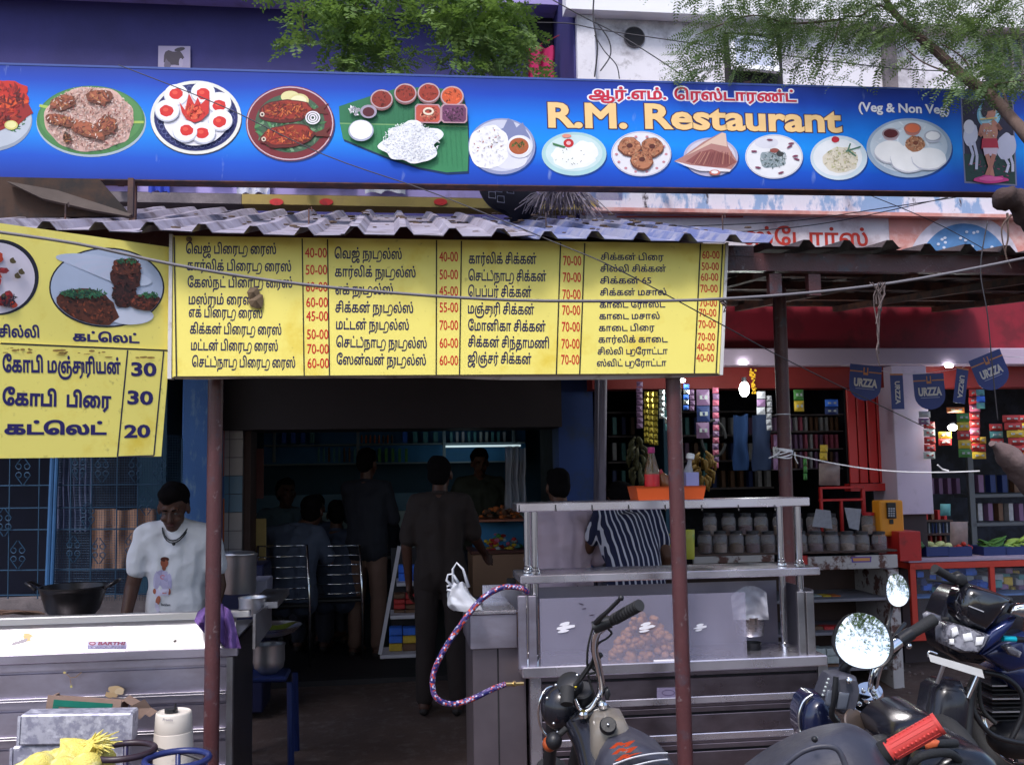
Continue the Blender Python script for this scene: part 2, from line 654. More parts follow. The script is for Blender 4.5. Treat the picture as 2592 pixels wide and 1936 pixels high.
for(xa,ya,xb,yb)in((765,604,770,951),(829,606,834,950),(1105,608,1104,949),(1168,610,1163,949),(1419,614,1408,948),(1480,616,1467,948),(1773,617,1757,947),(1829,619,1812,946)):
 art.line([(xa,ya),(xb,yb)],3.2,(30,26,30))
art.line([(441,600),(447,953)],3.5,(40,34,40))
art.line([(440,954),(1818,946)],3,(60,50,40))
tag(art.build('ruled_line',menu),kind='stuff')
col1=[("ெவஜ் பிைரட~ ைரஸ்","40-00"),("கார்லிக் பிைரட~ ைரஸ்","50-00"),("ேகஸ்நட் பிைரட~ ைரஸ்","60-00"),("மஸ்ர^ம் ைரஸ்","60-00"),("எக் பிைரட~ ைரஸ்","45-00"),("கிக்கன் பிைரட~ ைரஸ்","50-00"),("மட்டன் பிைரட~ ைரஸ்","70-00"),("ெசட்ட`நாட~ பிைரட~ ைரஸ்","60-00")]
b1=[(470,642,700,643,652),(472,684,738,687,695),(474,727,741,728,738),(476,770,643,771,777),(477,802,665,805,812),(480,844,713,847,858),(482,886,704,888,895),(485,928,748,930,931)]
col2=[("ெவஜ் ந^ட~ல்ஸ்","40-00"),("கார்லிக் ந^ட~ல்ஸ்","50-00"),("எக் ந^ட~ல்ஸ்","45-00"),("சிக்கன் ந^ட~ல்ஸ்","55-00"),("மட்டன் ந^ட~ல்ஸ்","70-00"),("ெசட்ட`நாட~ ந^ட~ல்ஸ்","60-00"),("ேஸன்வன் ந^ட~ல்ஸ்","60-00")]
b2=[(846,654,1018,656,662),(847,700,1053,702,707),(848,745,996,745,749),(848,790,1047,792,790),(849,833,1036,835,835),(850,878,1081,881,880),(851,922,1079,924,924)]
col3=[("கார்லிக் சிக்கன்","70-00"),("ெசட்ட`நாட~ சிக்கன்","70-00"),("ெபப்பர் சிக்கன்","70-00"),("மஞ்ச^ரி சிக்கன்","70-00"),("ேமானிகா சிக்கன்","70-00"),("சிக்கன் சிந்தாமணி","70-00"),("ஜிஞ்சர் சிக்கன்","70-00")]
b3=[(1186,667,1358,668,672),(1185,710,1383,712,714),(1184,750,1345,752,757),(1183,793,1352,796,797),(1184,836,1381,839,839),(1184,877,1391,881,882),(1183,918,1345,921,922)]
col4=[("சிக்கன் பிைர","60-00"),("சில்லி சிக்கன்","50-00"),("சிக்கன் 65","60-00"),("சிக்கன் மசால்","70-00"),("காைட ேராஸ்ட்","70-00"),("காைட மசால்","70-00"),("காைட பிைர","70-00"),("கார்லிக் காைட","70-00"),("சில்லி ப~ேராட்டா","40-00"),("ஸ்விட் ப~ேராட்டா","40-00")]
b4=[(1520,658,1680,659,655),(1519,688,1686,688,684),(1518,718,1650,718,711),(1518,748,1688,747,740),(1517,779,1684,778,776),(1516,808,1671,807,801),(1515,838,1657,837,830),(1514,867,1690,866,862),(1512,897,1690,896,888),(1510,927,1687,926,915)]
mt,mr_=MB(PM.T),MB(PM.T)
for rows,bs,pa,pb,h,hp in((col1,b1,772,828,25,25),(col2,b2,1112,1160,25,25),(col3,b3,1425,1472,25,25),(col4,b4,1777,1822,16,20)):
 for i,((t,p),(x0,y0,x1,y1,yp))in enumerate(zip(rows,bs)):
  ptext(PM,mt,t,x0,y0,x1,y1,h,-.001,NAVY,.021,.07)
  q=i/len(rows)
  sh=-16*q if rows is col4 else(6*q if rows is col1 else-6*q if rows is col3 else 0)
  ptext(PM,mr_,p,pa+sh,yp,pb+sh,yp,hp,-.001,RED,.012)
tag(mt.build('dish_lettering',m_print,menu),kind='stuff')
tag(mr_.build('price_lettering',m_print,menu),kind='stuff')
for(cx,cy,s_,lb)in((643,742,12,'upper of two crumpled brown leaves stuck on the first column of the menu board'),(650,763,14,'lower of two crumpled brown leaves stuck on the first column of the menu board'),(480,607,5,'tiny dry leaf at the top left of the long menu board')):
 mb=MB()
 x,z=PM.uv(cx,cy)
 k=s_/2450*4.2
 pts=[(x+k*1.1*math.cos(a)*(1+.5*random.random()),-.006-random.random()*.012,z+k*1.2*math.sin(a)*(1+.5*random.random()))for a in[j*.785 for j in range(8)]]
 pts=[PM.T@V(p)for p in pts]
 cc=PM.T@V((x,-.03,z))
 mb.add(pts+[cc],[(j,(j+1)%8,8)for j in range(8)])
 tag(mb.build('dead_leaf',mat('dead_leaf',(.16,.11,.07),.8,var=.4,scale=40)),lb,'leaf')
 # folded side menu boards on the left
a,b=at(425,1000,4.02),at(-330,1000,3.30)
PS=Plane((b.x,b.y,0),(a.x,a.y,0))
side=thing('snack_menu_board','tall yellow board of snack photos and prices angled at the left edge','menu board',PS.T@V((PS.len/2,0,PS.uv(200,1160)[1])),PS.yaw)
def q4(pl,pts):return[pl.uv(*p)for p in pts]
tl=PS.uv(-330,520);L0=(0,PS.uv(0,565)[1]+(PS.uv(0,565)[1]-PS.uv(425,625)[1])*.72)
up_l=PS.uv(0,867)
def ext(pa,pb,x):
 A,B=PS.uv(*pa),PS.uv(*pb)
 return A[1]+(B[1]-A[1])*(x-A[0])/(B[0]-A[0])
xe=PS.uv(428,800)[0]
xf=PS.uv(405,1155)[0]
mb=MB(PS.T)
slab(mb,[(0,ext((0,868),(425,886),0)),(xe,ext((0,868),(425,886),xe)),(xe+.002,ext((0,565),(425,625),xe)),(0,ext((0,565),(425,625),0))],0,.02)
mb.build('upper_panel',m_yellow,side)
mb=MB(PS.T)
slab(mb,[(0,ext((0,1160),(405,1155),0)),(xf,ext((0,1160),(405,1155),xf)),(xe,ext((0,872),(425,890),xe)),(0,ext((0,872),(425,890),0))],-.012,.012)
mb.build('lower_panel',m_yellow,side)
art=Art(PS,-.0126)
art.line([(0,870),(425,888)],4,(35,30,40))
art.line([(320,887),(294,1156)],3.6,(35,30,60))
art.line([(411,890),(386,1152)],3.4,(35,30,60))
art.line([(294,1156),(386,1153)],3,(35,30,60))
for i in range(26):
 x=random.uniform(0,420)
 art.ell(x,888+x*.04+random.uniform(-8,6),random.uniform(3,12),random.uniform(1,3),(150,120,60),8)
tag(art.build('ruled_line',side),kind='stuff')
mt=MB(PS.T)
DB=(38,28,96)
ptext(PS,mt,"சில்லி",-4,852,101,854,27,-.001,DB,.035,.08)
ptext(PS,mt,"கட்ெலட்",184,862,352,868,22,-.001,DB,.045,.08)
ptext(PS,mt,"ேகாபி மஞ்ச^ரியன்",3,941,302,946,38,-.0132,DB,.035,.08)
ptext(PS,mt,"ேகாபி  பிைர",2,1024,277,1032,38,-.0132,DB,.04,.08)
ptext(PS,mt,"கட்ெலட்",8,1098,265,1099,30,-.0132,DB,.05,.08)
ptext(PS,mt,"30",327,951,393,952,34,-.0132,DB,.035)
ptext(PS,mt,"30",317,1022,384,1024,34,-.0132,DB,.035)
ptext(PS,mt,"20",311,1107,377,1106,32,-.0132,DB,.035)
tag(mt.build('snack_lettering',m_print,side),kind='stuff')
art=Art(PS,-.0006)
art.ell(270,728,146,101,(24,20,40),48)
art.ell(270,728,142,97,(176,188,214),48)
rr=random.Random(3)
for k in range(9):
 art.ell(230+12*k,660+6*k,90-4*k,16,(188+4*(k%2),198,222),24,.1)
art.ell(330,800,58,22,(206,212,232),24)
def crumb(cx,cy,rx,ry,c,n=60,seed=1,dk=.45):
 r2=random.Random(seed)
 art.ell(cx,cy,rx,ry,tuple(v*.7 for v in c),30,0,.16,seed)
 art.grains(cx,cy,rx*.95,ry*.93,n,[c,tuple(v*.8 for v in c),tuple(min(255,v*1.25)for v in c),tuple(v*.55 for v in c)],12,7,dk,r2)
def oval_clip(pts):
 out=[]
 for x,y in pts:
  dx,dy=(x-270)/142,(y-728)/97
  d=math.hypot(dx,dy)
  if d>.985:x,y=270+dx/d*.985*142,728+dy/d*.985*97
  out.append((x,y))
 return out
_poly=art.poly
def cpoly(pts,c,px=True):_poly(oval_clip(pts),c,px)
art.poly=cpoly
crumb(212,790,82,58,(128,62,38),220,3)
crumb(318,700,38,36,(100,46,34),100,4)
crumb(312,742,32,34,(84,38,32),90,5)
crumb(320,676,36,22,(128,64,44),60,8)
crumb(368,766,40,22,(120,56,38),90,6)
art.grains(208,744,58,11,170,[(52,104,78),(70,130,84),(36,78,62)],14,4,.3)
art.grains(318,662,24,8,40,[(52,104,78),(70,130,84)],10,4)
art.grains(374,748,26,7,50,[(52,104,78),(70,130,84)],10,4)
art.poly=_poly
art.build('food_picture',side,label='oval photo of brown cutlets')
art=Art(PS,-.0006)
art.ell(-6,702,104,96,(24,20,40),48)
art.ell(-12,704,100,90,(214,206,222),48)
for i in range(26):
 x,y=rr.uniform(-80,48),rr.uniform(640,770)
 if(x/75)**2+((y-700)/78)**2>1:continue
 c=rr.choice([(178,40,38),(196,66,40),(130,30,34),(150,52,38)])
 art.ell(x,y,rr.uniform(9,17),rr.uniform(7,13),c,12,rr.random(),.3,i)
 art.ell(x-2,y-3,5,3,tuple(min(255,v*1.35)for v in c),8)
for x,y in((30,662),(42,700),(8,752),(52,690)):
 art.ell(x,y,9,7,(86,72,40),10,.5,.3)
art.grains(20,762,22,14,30,[(60,44,60),(40,30,44)],16,4)
art.build('food_picture',side,label='oval photo of red chilli pieces')
# ground
m_dirt=mat('packed_brown_dirt',(.105,.066,.055),.92,var=.3,scale=5,c2=(.07,.045,.04),cut=.5,wid=.3,s2=1.6,bump=.5,bscale=30,c3=(.15,.12,.11),s3=14,cut3=.66)
mb=MB()
def gz(x,y):
 return .13*min(1,max(0,(y-5.6)/1.6))+.012*noise.noise(V((x*1.7,y*1.7,0)))+.006*noise.noise(V((x*7,y*7,3)))
def gp(s_,t_):
 x=(s_-.5)*16
 y=1.0+t_*8.5
 return(x,y,gz(x,y))
mb.grid(gp,110,64)
tag(mb.build('ground',m_dirt,smooth=True),kind='structure')
mb=MB()
mb.add([(-80,-90,-.03),(80,-90,-.03),(80,60,-.03),(-80,60,-.03)],[(0,1,2,3)])
tag(mb.build('road',mat('dusty_asphalt',(.085,.078,.075),.9,var=.25,scale=2,bump=.3,bscale=50)),kind='structure')
mb=MB()
for i in range(420):
 x,y=random.uniform(-.2,4.6),random.uniform(5.2,7.4)
 r=random.uniform(.004,.016)
 mb.ball((x,y,gz(x,y)+r*.3),(r,r*random.uniform(.6,1.4),r*.6),5,3)
tag(mb.build('gravel',mat('loose_stone',(.17,.13,.12),.9,var=.4,scale=30)),kind='stuff')
for k,(x,y,s_,c,lb)in enumerate(((3.02,6.5,.05,(.5,.5,.52),'pale crumpled scrap of paper on the dirt beside the black motorcycle'),(2.3,6.2,.035,(.35,.12,.1),'small red wrapper lying on the brown dirt right of the food cart'),(3.5,5.9,.04,(.3,.26,.2),'dry curled leaf on the dirt at the right edge'))):
 mb=MB()
 mb.grid(lambda a,b:(x+(a-.5)*s_*2,y+(b-.5)*s_*1.4,gz(x,y)+.012+.014*noise.noise(V((a*4+k*9,b*4,0)))),6,6)
 tag(mb.build('litter',mat('litter_%s'%('paper','wrapper','leaf')[k],c,.7),smooth=False),lb,'litter')
 # buildings
m_indigo=mat('indigo_wall_paint',(.038,.034,.16),.75,var=.2,scale=2.5,c2=(.026,.024,.11),cut=.55,wid=.3,s2=1.3,bump=.1)
m_lav=mat('lavender_wall_paint',(.36,.30,.62),.7,var=.1,scale=3,c2=(.22,.18,.34),cut=.64,wid=.2,s2=5)
m_plaster=mat('white_weathered_plaster',(.74,.71,.76),.8,var=.1,scale=3,c2=(.36,.33,.36),cut=.57,wid=.16,s2=3.2,bump=.15,bscale=30,c3=(.16,.14,.14),s3=7,cut3=.69)
m_peel=mat('peeling_blue_white_wall',(.60,.60,.68),.8,var=.15,scale=5,c2=(.22,.33,.52),cut=.52,wid=.06,s2=5,bump=.2,c3=(.07,.06,.07),s3=9,cut3=.64,stretch=(1,1,.45))
m_mural_w=mat('faded_white_paint',(.66,.60,.64),.8,var=.12,scale=4,c2=(.4,.3,.32),cut=.6,wid=.15,s2=3)
m_mural_p=mat('faded_coral_paint',(.58,.25,.22),.8,var=.2,scale=6,c2=(.68,.45,.42),cut=.55,wid=.15,s2=5)
m_ltblue=mat('light_blue_paint',(.16,.33,.60),.7,var=.15)
m_grime=mat('grimy_concrete',(.20,.17,.18),.85,var=.3,scale=5,c2=(.08,.07,.08),cut=.5,wid=.3,s2=4,bump=.3)
m_yband=mat('ochre_band_paint',(.34,.25,.07),.75,var=.25,scale=6,c2=(.2,.14,.06),cut=.6,wid=.2,s2=6)
m_blue_wall=mat('deep_blue_wall_paint',(.02,.055,.22),.6,var=.2,scale=3,c2=(.03,.05,.12),cut=.6,wid=.2,s2=5)
m_blue_old=mat('worn_blue_pillar_paint',(.04,.12,.33),.6,var=.25,scale=5,c2=(.15,.25,.38),cut=.62,wid=.15,s2=9,stretch=(2,2,.6),bump=.15)
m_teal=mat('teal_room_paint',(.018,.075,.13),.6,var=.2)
m_tile_w=mat('cream_wall_tile',(.50,.44,.45),.25,var=.06)
m_tile_b=mat('blue_wall_tile',(.13,.26,.40),.25,var=.06)
m_tile_room=mat('pale_blue_room_tile',(.08,.22,.36),.3,var=.08)
m_floor=mat('dark_stone_floor',(.024,.02,.024),.55,var=.25,scale=4)
m_redfas=mat('red_fascia_paint',(.22,.008,.022),.65,var=.15,scale=3,c2=(.14,.007,.016),cut=.55,s2=4)
m_red=mat('bright_red_paint',(.52,.022,.022),.45,var=.15,scale=6,c2=(.3,.02,.02),cut=.62,s2=8)
m_beam=mat('lilac_beam_paint',(.42,.33,.44),.7,var=.07,scale=3)
m_pil=mat('lilac_pillar_paint',(.60,.50,.66),.65,var=.05,scale=3,c2=(.45,.38,.5),cut=.66,wid=.2,s2=8,bump=.05)
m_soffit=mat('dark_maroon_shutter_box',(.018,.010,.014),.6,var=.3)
VB,VW=7.4,7.0
def fz(py,v,px=1296):return fp(px,py,v)[1]
def fu(px,v,py=1000):return fp(px,py,v)[0]
ZB=.15
left_b=fthing('restaurant_building','two storey building with a deep indigo upper wall above the open restaurant front','building',fu(700,VW),VW+.5,0)
right_b=fthing('shop_building','white weathered upper storey over the red fronted shops on the right','building',fu(2100,VW),VW+.5,0)
u_l,u_m,u_r=fu(-900,VW),fu(1458,7.0,100),fu(3400,VW)
zsl=fz(520,VW)
MB(FM).box(u_l-1,7.9,zsl-.1,u_m+.02,8.1,7.5).build('upper_wall',m_indigo,left_b)
MB(FM).box(u_m-.02,7.0,zsl-.1,u_m+.1,7.9,7.3).build('side_wall',m_indigo,left_b)
MB(FM).box(u_l-1,7.62,fz(8,7.62),u_m+.0,7.9,fz(8,7.62)+.16).build('balcony_slab',m_lav,left_b)
MB(FM).box(u_l-1,6.96,fz(503,6.96),u_m+.32,7.08,fz(420,6.96)).build('balcony_parapet',m_lav,left_b)
mb=MB(FM)
uy=fu(612,6.9,515)
mb.box(uy,6.90,fz(528,6.9),u_m+.12,7.08,fz(503,6.9)-.002)
mb.build('ochre_band',m_yband,left_b)
MB(FM).box(u_l-1,6.9,fz(528,6.9),uy-.003,7.08,fz(503,6.9)-.002).build('stained_band',m_grime,left_b)
for px_ in(700,826,1115):
 x,z=fp(px_,512,6.9)
 MB(FM).lathe([(.045,0),(.045,.006)],M.Translation((x,6.898,z))@M.Rotation(R(90),4,'X')@M.Diagonal((1.1,.55,1,1)),16).build('painted_spot',m_red,left_b)
mb=MB(FM)
ud0,ud1=fu(1325,7.9,100),u_m
mb.box(ud0,7.86,zsl,ud1-.03,7.895,6.2)
mb.build('dark_doorway',mat('dark_doorway_shade',(.012,.010,.022),.8),left_b)  # flat dark slab: the shade of the doorway recess is put into its colour
zo=fz(965,VB)
MB(FM).box(u_l-1,VB+.3,zo+.25,fu(1500,VB),VB+.5,zsl-.1).build('front_wall',m_grime,left_b)
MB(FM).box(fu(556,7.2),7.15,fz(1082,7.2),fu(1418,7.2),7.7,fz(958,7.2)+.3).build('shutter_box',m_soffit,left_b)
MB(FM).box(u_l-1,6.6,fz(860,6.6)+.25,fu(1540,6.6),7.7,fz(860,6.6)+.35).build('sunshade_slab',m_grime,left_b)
UO0,UO1=fu(615,7.35),fu(1420,7.4)
ROOM=11.0
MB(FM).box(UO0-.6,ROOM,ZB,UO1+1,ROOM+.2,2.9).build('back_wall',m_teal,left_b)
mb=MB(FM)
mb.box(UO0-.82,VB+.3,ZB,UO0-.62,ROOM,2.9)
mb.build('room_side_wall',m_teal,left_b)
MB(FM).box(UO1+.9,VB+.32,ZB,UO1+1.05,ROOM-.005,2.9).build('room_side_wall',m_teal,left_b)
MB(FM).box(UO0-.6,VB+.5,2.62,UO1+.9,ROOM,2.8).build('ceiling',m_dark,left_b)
MB(FM).box(fu(462,6.9),6.9,0,fu(548,6.9),7.5,3.0,bev=.01).build('blue_pillar',m_blue_old,left_b)
mb=MB(FM)
ut0,ut1=fu(548,7.25),fu(616,7.25)
mb.box(ut0,7.26,ZB,ut1,7.7,fz(1000,7.25)+.2)
tp=mb.build('tiled_pillar',m_grime,left_b)
zz=fz(1060,7.25)
k=0
tw=(ut1-ut0)/2
first={}
while zz>ZB+.12:
 blue=1185<(968+(1.6-zz)/7.25*2450+222)<1245
 for j in range(2):
  key='b' if blue else 'w'
  dx=random.uniform(-.001,.001)
  if key not in first:
   first[key]=MB(FM).box(ut0+j*tw+.002,7.252+dx,zz-.128,ut0+(j+1)*tw-.002,7.262,zz,bev=.002).build('tile',m_tile_b if blue else m_tile_w,tp)
   first[key+'z']=(j,zz)
  else:
   c=first[key].copy();COL.objects.link(c);c.parent=tp
   j0,z00=first[key+'z']
   c.location=first[key].location+V(((j-j0)*tw,dx,zz-z00))
 zz-=.132
MB(FM).box(ut1+.002,7.3,ZB,ut1+.05,7.62,fz(1082,7.3)).build('door_post',mat('dark_brown_wood',(.05,.022,.02),.6,var=.3),left_b)
MB(FM).box(UO0-.6,6.98,0,fu(2400,7.0),7.06,.10).build('lower_step',m_grime,left_b)
MB(FM).box(UO0-.6,7.062,0,UO1+1,ROOM+.1,ZB).build('plinth_floor',m_floor,left_b)
MB(FM).box(fu(1412,7.3),7.3,ZB,fu(1500,7.3),7.6,3.0).build('blue_wall',m_blue_wall,left_b)
zb0_,zb1_=fz(925,6.9,2200),fz(882,6.9,2200)
MB(FM).box(u_m,7.0,zb1_+.9,u_r,7.25,7.6).build('upper_wall',m_plaster,right_b)
MB(FM).box(u_m-.1,6.86,fz(42,6.86,1900),u_r,6.998,fz(42,6.86,1900)+.5).build('upper_band',mat('sunlit_white_parapet',(.80,.79,.82),.8,var=.05,c2=(.5,.48,.5),cut=.68,s2=2),right_b)
MB(FM).box(u_m-.003,6.94,fz(430,6.94,1480),fu(1506,6.94,100),6.998,fz(42,6.86,1900)-.003).build('corner_pilaster',m_plaster,right_b)
for p0,p1 in((2236,2268),):
 MB(FM).box(fu(p0,6.95,100),6.95,fz(470,6.95,2250),fu(p1,6.95,100),6.998,fz(42,6.86,1900)-.003).build('thin_pilaster',m_grime,right_b)
MB(FM).box(fu(1480,6.97),6.96,fz(532,6.96,1900),u_r,6.998,fz(430,6.96,1900)).build('peeling_band',m_peel,right_b)
MB(FM).box(fu(1490,6.9),6.86,fz(540,6.86,1900),u_r,6.998,fz(531,6.86,1900)).build('ledge',m_mural_p,right_b)
zm0=fz(735,6.94,2200)
MB(FM).box(fu(1495,6.94),6.94,zm0,fu(2250,6.94,580),6.998,fz(541,6.94,1900)).build('mural_panel',m_mural_w,right_b,)['label']='faded white panel with red Tamil letters'
MB(FM).box(fu(2250,6.94,580)+.002,6.94,zm0,u_r,6.998,fz(541,6.94,1900)).build('mural_panel',m_mural_p,right_b)['label']='coral panel with a dotted blue disc'
PW=Plane(FM@V((0,6.94,0)),FM@V((1,6.94,0)))
art=Art(PW,-.001)
art.ell(2440,700,148,160,(214,208,222),60,a0=180,a1=360)
art.ell(2440,704,122,138,(92,136,186),60,a0=180,a1=360)
for i in range(40):
 a=rr.uniform(180,360);q=math.sqrt(rr.random())
 x,y=2440+112*q*math.cos(R(a)),700+122*q*math.sin(R(a))
 art.ell(x,y,4.2,3.6,(206,214,232),8)
for(x0,y0,x1,y1,c)in((1560,548,1880,552,(206,110,96)),(1500,560,1700,700,(190,182,200))):
 art.poly([(x0,y0),(x1,y0),(x1,y1),(x0,y1)],c)if y1-y0<10 else None
tag(art.build('painted_disc',right_b,print_mat('printed_wall_colour',.8,.2,.35)),kind='stuff')
mt=MB(PW.T)
ptext(PW,mt,"ஸ்ேடார்ஸ்",1880,618,2200,622,40,-.002,(190,62,52),.02,.1)
tag(mt.build('wall_lettering',print_mat('printed_wall_colour',.8,.2,.35),right_b),kind='stuff')
MB(FM).box(fu(1500,6.95),6.95,zb1_,u_r,6.999,fz(740,6.95,2200)).build('red_fascia',m_redfas,right_b)
MB(FM).box(fu(1560,6.9),6.86,zb0_,u_r,7.0,zb1_-.002,bev=.006).build('lilac_beam',m_beam,right_b)
MB(FM).box(fu(1500,7.0),7.002,zb0_-.16,u_r,7.2,zb0_+.0).build('red_lintel',mat('orange_red_lintel',(.24,.02,.018),.6,var=.2),right_b)
up0,up1=fu(2268,6.86,1100),fu(2357,6.86,1100)
mb=MB(FM)
zp=fz(1302,6.86,2310)
mb.box(up0,6.88,zp,up1,7.25,zb0_-.003,bev=.004)
mb.build('lilac_pillar',m_pil,right_b)
MB(FM).box(up0+.03,6.95,.1,up1-.02,7.22,zp-.002).build('pillar_base',mat('dark_brown_pillar_base',(.045,.03,.035),.7,var=.3),right_b)
us0,us1=fu(1502,7.3),fu(2268,7.2)
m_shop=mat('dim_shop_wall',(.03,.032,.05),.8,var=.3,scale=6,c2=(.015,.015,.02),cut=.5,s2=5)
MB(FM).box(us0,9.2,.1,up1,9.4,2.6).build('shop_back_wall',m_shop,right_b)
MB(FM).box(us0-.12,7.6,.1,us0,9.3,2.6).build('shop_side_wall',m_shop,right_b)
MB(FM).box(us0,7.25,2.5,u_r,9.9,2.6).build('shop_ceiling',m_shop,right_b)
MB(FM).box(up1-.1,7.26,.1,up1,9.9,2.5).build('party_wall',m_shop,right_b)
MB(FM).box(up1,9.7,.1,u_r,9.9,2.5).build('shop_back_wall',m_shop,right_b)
MB(FM).box(UO1+.9,7.062,0,u_r,9.9,.1).build('shop_floor',m_floor,right_b)
z0_,z1_=fz(1222,7.1,2200),zb0_-.16
us=[fu(x,7.1,1100)for x in(2147,2172,2197,2222,2245,2262)]
fd=fthing('folding_door','red folding door leaves stacked against the lilac pillar','door',(us[0]+us[-1])/2,7.1,z0_)
for i in range(5):
 T=M.Translation((us[i],7.1,0))@M.Rotation(R(4 if i%2 else-3),4,'Z')
 MB(FM).box(.002,0,z0_,us[i+1]-us[i]-.010,.022,z1_,T,bev=.004).build('door_leaf',mat('door_red_paint',(.62,.03,.03),.4,var=.12,scale=6),fd)
MB(FM).box(us[0],7.14,z0_,us[-1],7.15,z1_).build('door_backing',m_dark,fd)
MB(FM).box(us[0]-.02,7.06,z0_-.06,us[-1]+.03,7.16,z0_-.004).build('bottom_rail',m_red,fd)
def recess_disc(px_,py_,r,v,parent):
 x,z=fp(px_,py_,v)
 o=MB(FM).lathe([(r,0),(r*1.02,.012),(r*.94,.014),(r*.9,-.02)],M.Translation((x,v,z))@M.Rotation(R(90),4,'X'),28).build('vent_rim',m_grime,parent)
 MB(FM).lathe([(r*.93,.0155),(r*.92,.016)],M.Translation((x,v,z))@M.Rotation(R(90),4,'X'),28).build('vent_hole',m_dark,parent)  # dark disc on the wall face stands for the shaded hole
recess_disc(1605,96,.082,7.0,right_b)
wm=thing('tilted_window','white framed pane of an open window tilted outwards from the white wall','window',fw(1905,190,6.9))
x0,z1w=fp(1845,88,6.98);x1,_=fp(1962,88,6.98);z0w=fz(190,6.98,1905)
MB(FM).box(x0-.04,6.985,z0w-.12,x1+.05,6.998,z1w+.02).build('dark_opening',m_dark,wm)
T=M.Translation((x0,6.97,z1w))@M.Rotation(R(3),4,'Y')@M.Rotation(R(-16),4,'X')
h=z1w-z0w;w_=x1-x0
mb=MB(FM)
for bx in((0,0,-h,.035,.03,0),(w_-.035,0,-h,w_,.03,0),(.035,0,-.035,w_-.035,.03,0),(.035,0,-h,w_-.035,.03,-h+.04)):
 mb.box(*bx,T)
fr=mb.build('frame',mat('white_window_paint',(.8,.8,.84),.5,var=.05),wm)
MB(FM).box(.036,.012,-h+.041,w_-.036,.018,-.036,T).build('pane',mat('frosted_pane',(.42,.45,.55),.15,var=.1),wm)
wm2=thing('barred_window','dark window on the white wall behind the branch at the top right','window',fw(2540,180,6.98))
x0,z1w=fp(2492,96,6.98);x1,_=fp(2640,96,6.98);z0w=fz(222,6.98,2540)
MB(FM).box(x0,6.97,z0w,x1,6.998,z1w).build('pane',mat('dark_window_glass',(.05,.05,.07),.2),wm2)
for i in range(6):
 x=x0+(x1-x0)*(i+.5)/6
 MB(FM).box(x-.008,6.95,z0w,x+.008,6.968,z1w).build('bar',m_grime,wm2)
ph=fthing('wall_photo','faded picture of a dark animal pasted on the indigo wall above the blue sign','photo',fu(441,7.9,150),7.88,fz(175,7.88,441))
PI_=Plane(FM@V((0,7.88,0)),FM@V((1,7.88,0)))
art=Art(PI_,-.002)
art.lay();art.poly([(401,117),(482,118),(482,176),(400,175)],(150,140,168))
art.ell(440,148,24,20,(58,46,60),16,.3,.3,2);art.ell(455,126,14,5,(48,38,50),10,-.2)
art.ell(424,166,9,14,(90,80,100),10,0,.3);art.ell(458,160,5,12,(160,150,175),10)
art.build('photo_print',ph)
# blue sign board
VS=5.08
PB=Plane(fw(-320,446,VS).xy.to_3d(),fw(2760,490,VS).xy.to_3d())
sign=thing('restaurant_sign','wide blue restaurant sign with pictures of dishes above the corrugated roof','sign',PB.T@V((PB.len/2,0,PB.uv(1296,470)[1])),PB.yaw)
def grad_mat():
 m=bpy.data.materials.new('blue_gradient_print')
 m.use_nodes=True
 N,L=m.node_tree.nodes,m.node_tree.links
 b_=N['Principled BSDF']
 tc=N.new('ShaderNodeTexCoord');sx=N.new('ShaderNodeSeparateXYZ')
 L.new(tc.outputs['Object'],sx.inputs[0])
 mr=N.new('ShaderNodeMapRange')
 h=PB.uv(1296,200)[1]-PB.uv(1296,470)[1]
 mr.inputs[1].default_value,mr.inputs[2].default_value=0,h
 L.new(sx.outputs[2],mr.inputs[0])
 nz=N.new('ShaderNodeTexNoise');nz.inputs['Scale'].default_value=1.6;nz.inputs['Detail'].default_value=6
 L.new(tc.outputs['Object'],nz.inputs[0])
 ad=N.new('ShaderNodeMath');ad.operation='MULTIPLY_ADD'
 L.new(nz.outputs['Fac'],ad.inputs[0]);ad.inputs[1].default_value=.12
 sb=N.new('ShaderNodeMath');sb.operation='SUBTRACT';L.new(mr.outputs[0],sb.inputs[0]);sb.inputs[1].default_value=.06
 L.new(sb.outputs[0],ad.inputs[2])
 cr=N.new('ShaderNodeValToRGB')
 e=cr.color_ramp.elements
 e[0].position,e[0].color=0.,(*S((6,52,158)),1)
 e[1].position,e[1].color=1.,(*S((16,46,140)),1)
 for p_,c in((.18,(4,80,196)),(.42,(0,140,236)),(.62,(2,122,228)),(.85,(8,66,180))):
  q=e.new(p_);q.color=(*S(c),1)
 L.new(ad.outputs[0],cr.inputs[0])
 n2=N.new('ShaderNodeTexNoise');n2.inputs['Scale'].default_value=14;n2.inputs['Detail'].default_value=9
 mp=N.new('ShaderNodeMapping');mp.inputs['Scale'].default_value=(1,1,.3)
 L.new(tc.outputs['Object'],mp.inputs[0]);L.new(mp.outputs[0],n2.inputs[0])
 m2=N.new('ShaderNodeMapRange');m2.inputs[1].default_value,m2.inputs[2].default_value=.66,.8
 m2.inputs[4].default_value=.5
 L.new(n2.outputs['Fac'],m2.inputs[0])
 mx=N.new('ShaderNodeMix');mx.data_type='RGBA'
 L.new(m2.outputs[0],mx.inputs[0]);L.new(cr.outputs[0],mx.inputs[6]);mx.inputs[7].default_value=(.4,.5,.7,1)
 L.new(mx.outputs[2],b_.inputs['Base Color'])
 b_.inputs['Roughness'].default_value=.5
 b_.inputs['Specular IOR Level'].default_value=.35
 return m
xs0,xs1=0,PB.len
def sl_(pa,pb,x):
 A,B=PB.uv(*pa),PB.uv(*pb)
 return A[1]+(B[1]-A[1])*(x-A[0])/(B[0]-A[0])
b_y=((0,449),(2592,487));t_y=((0,165),(2592,236))
mb=MB(PB.T)
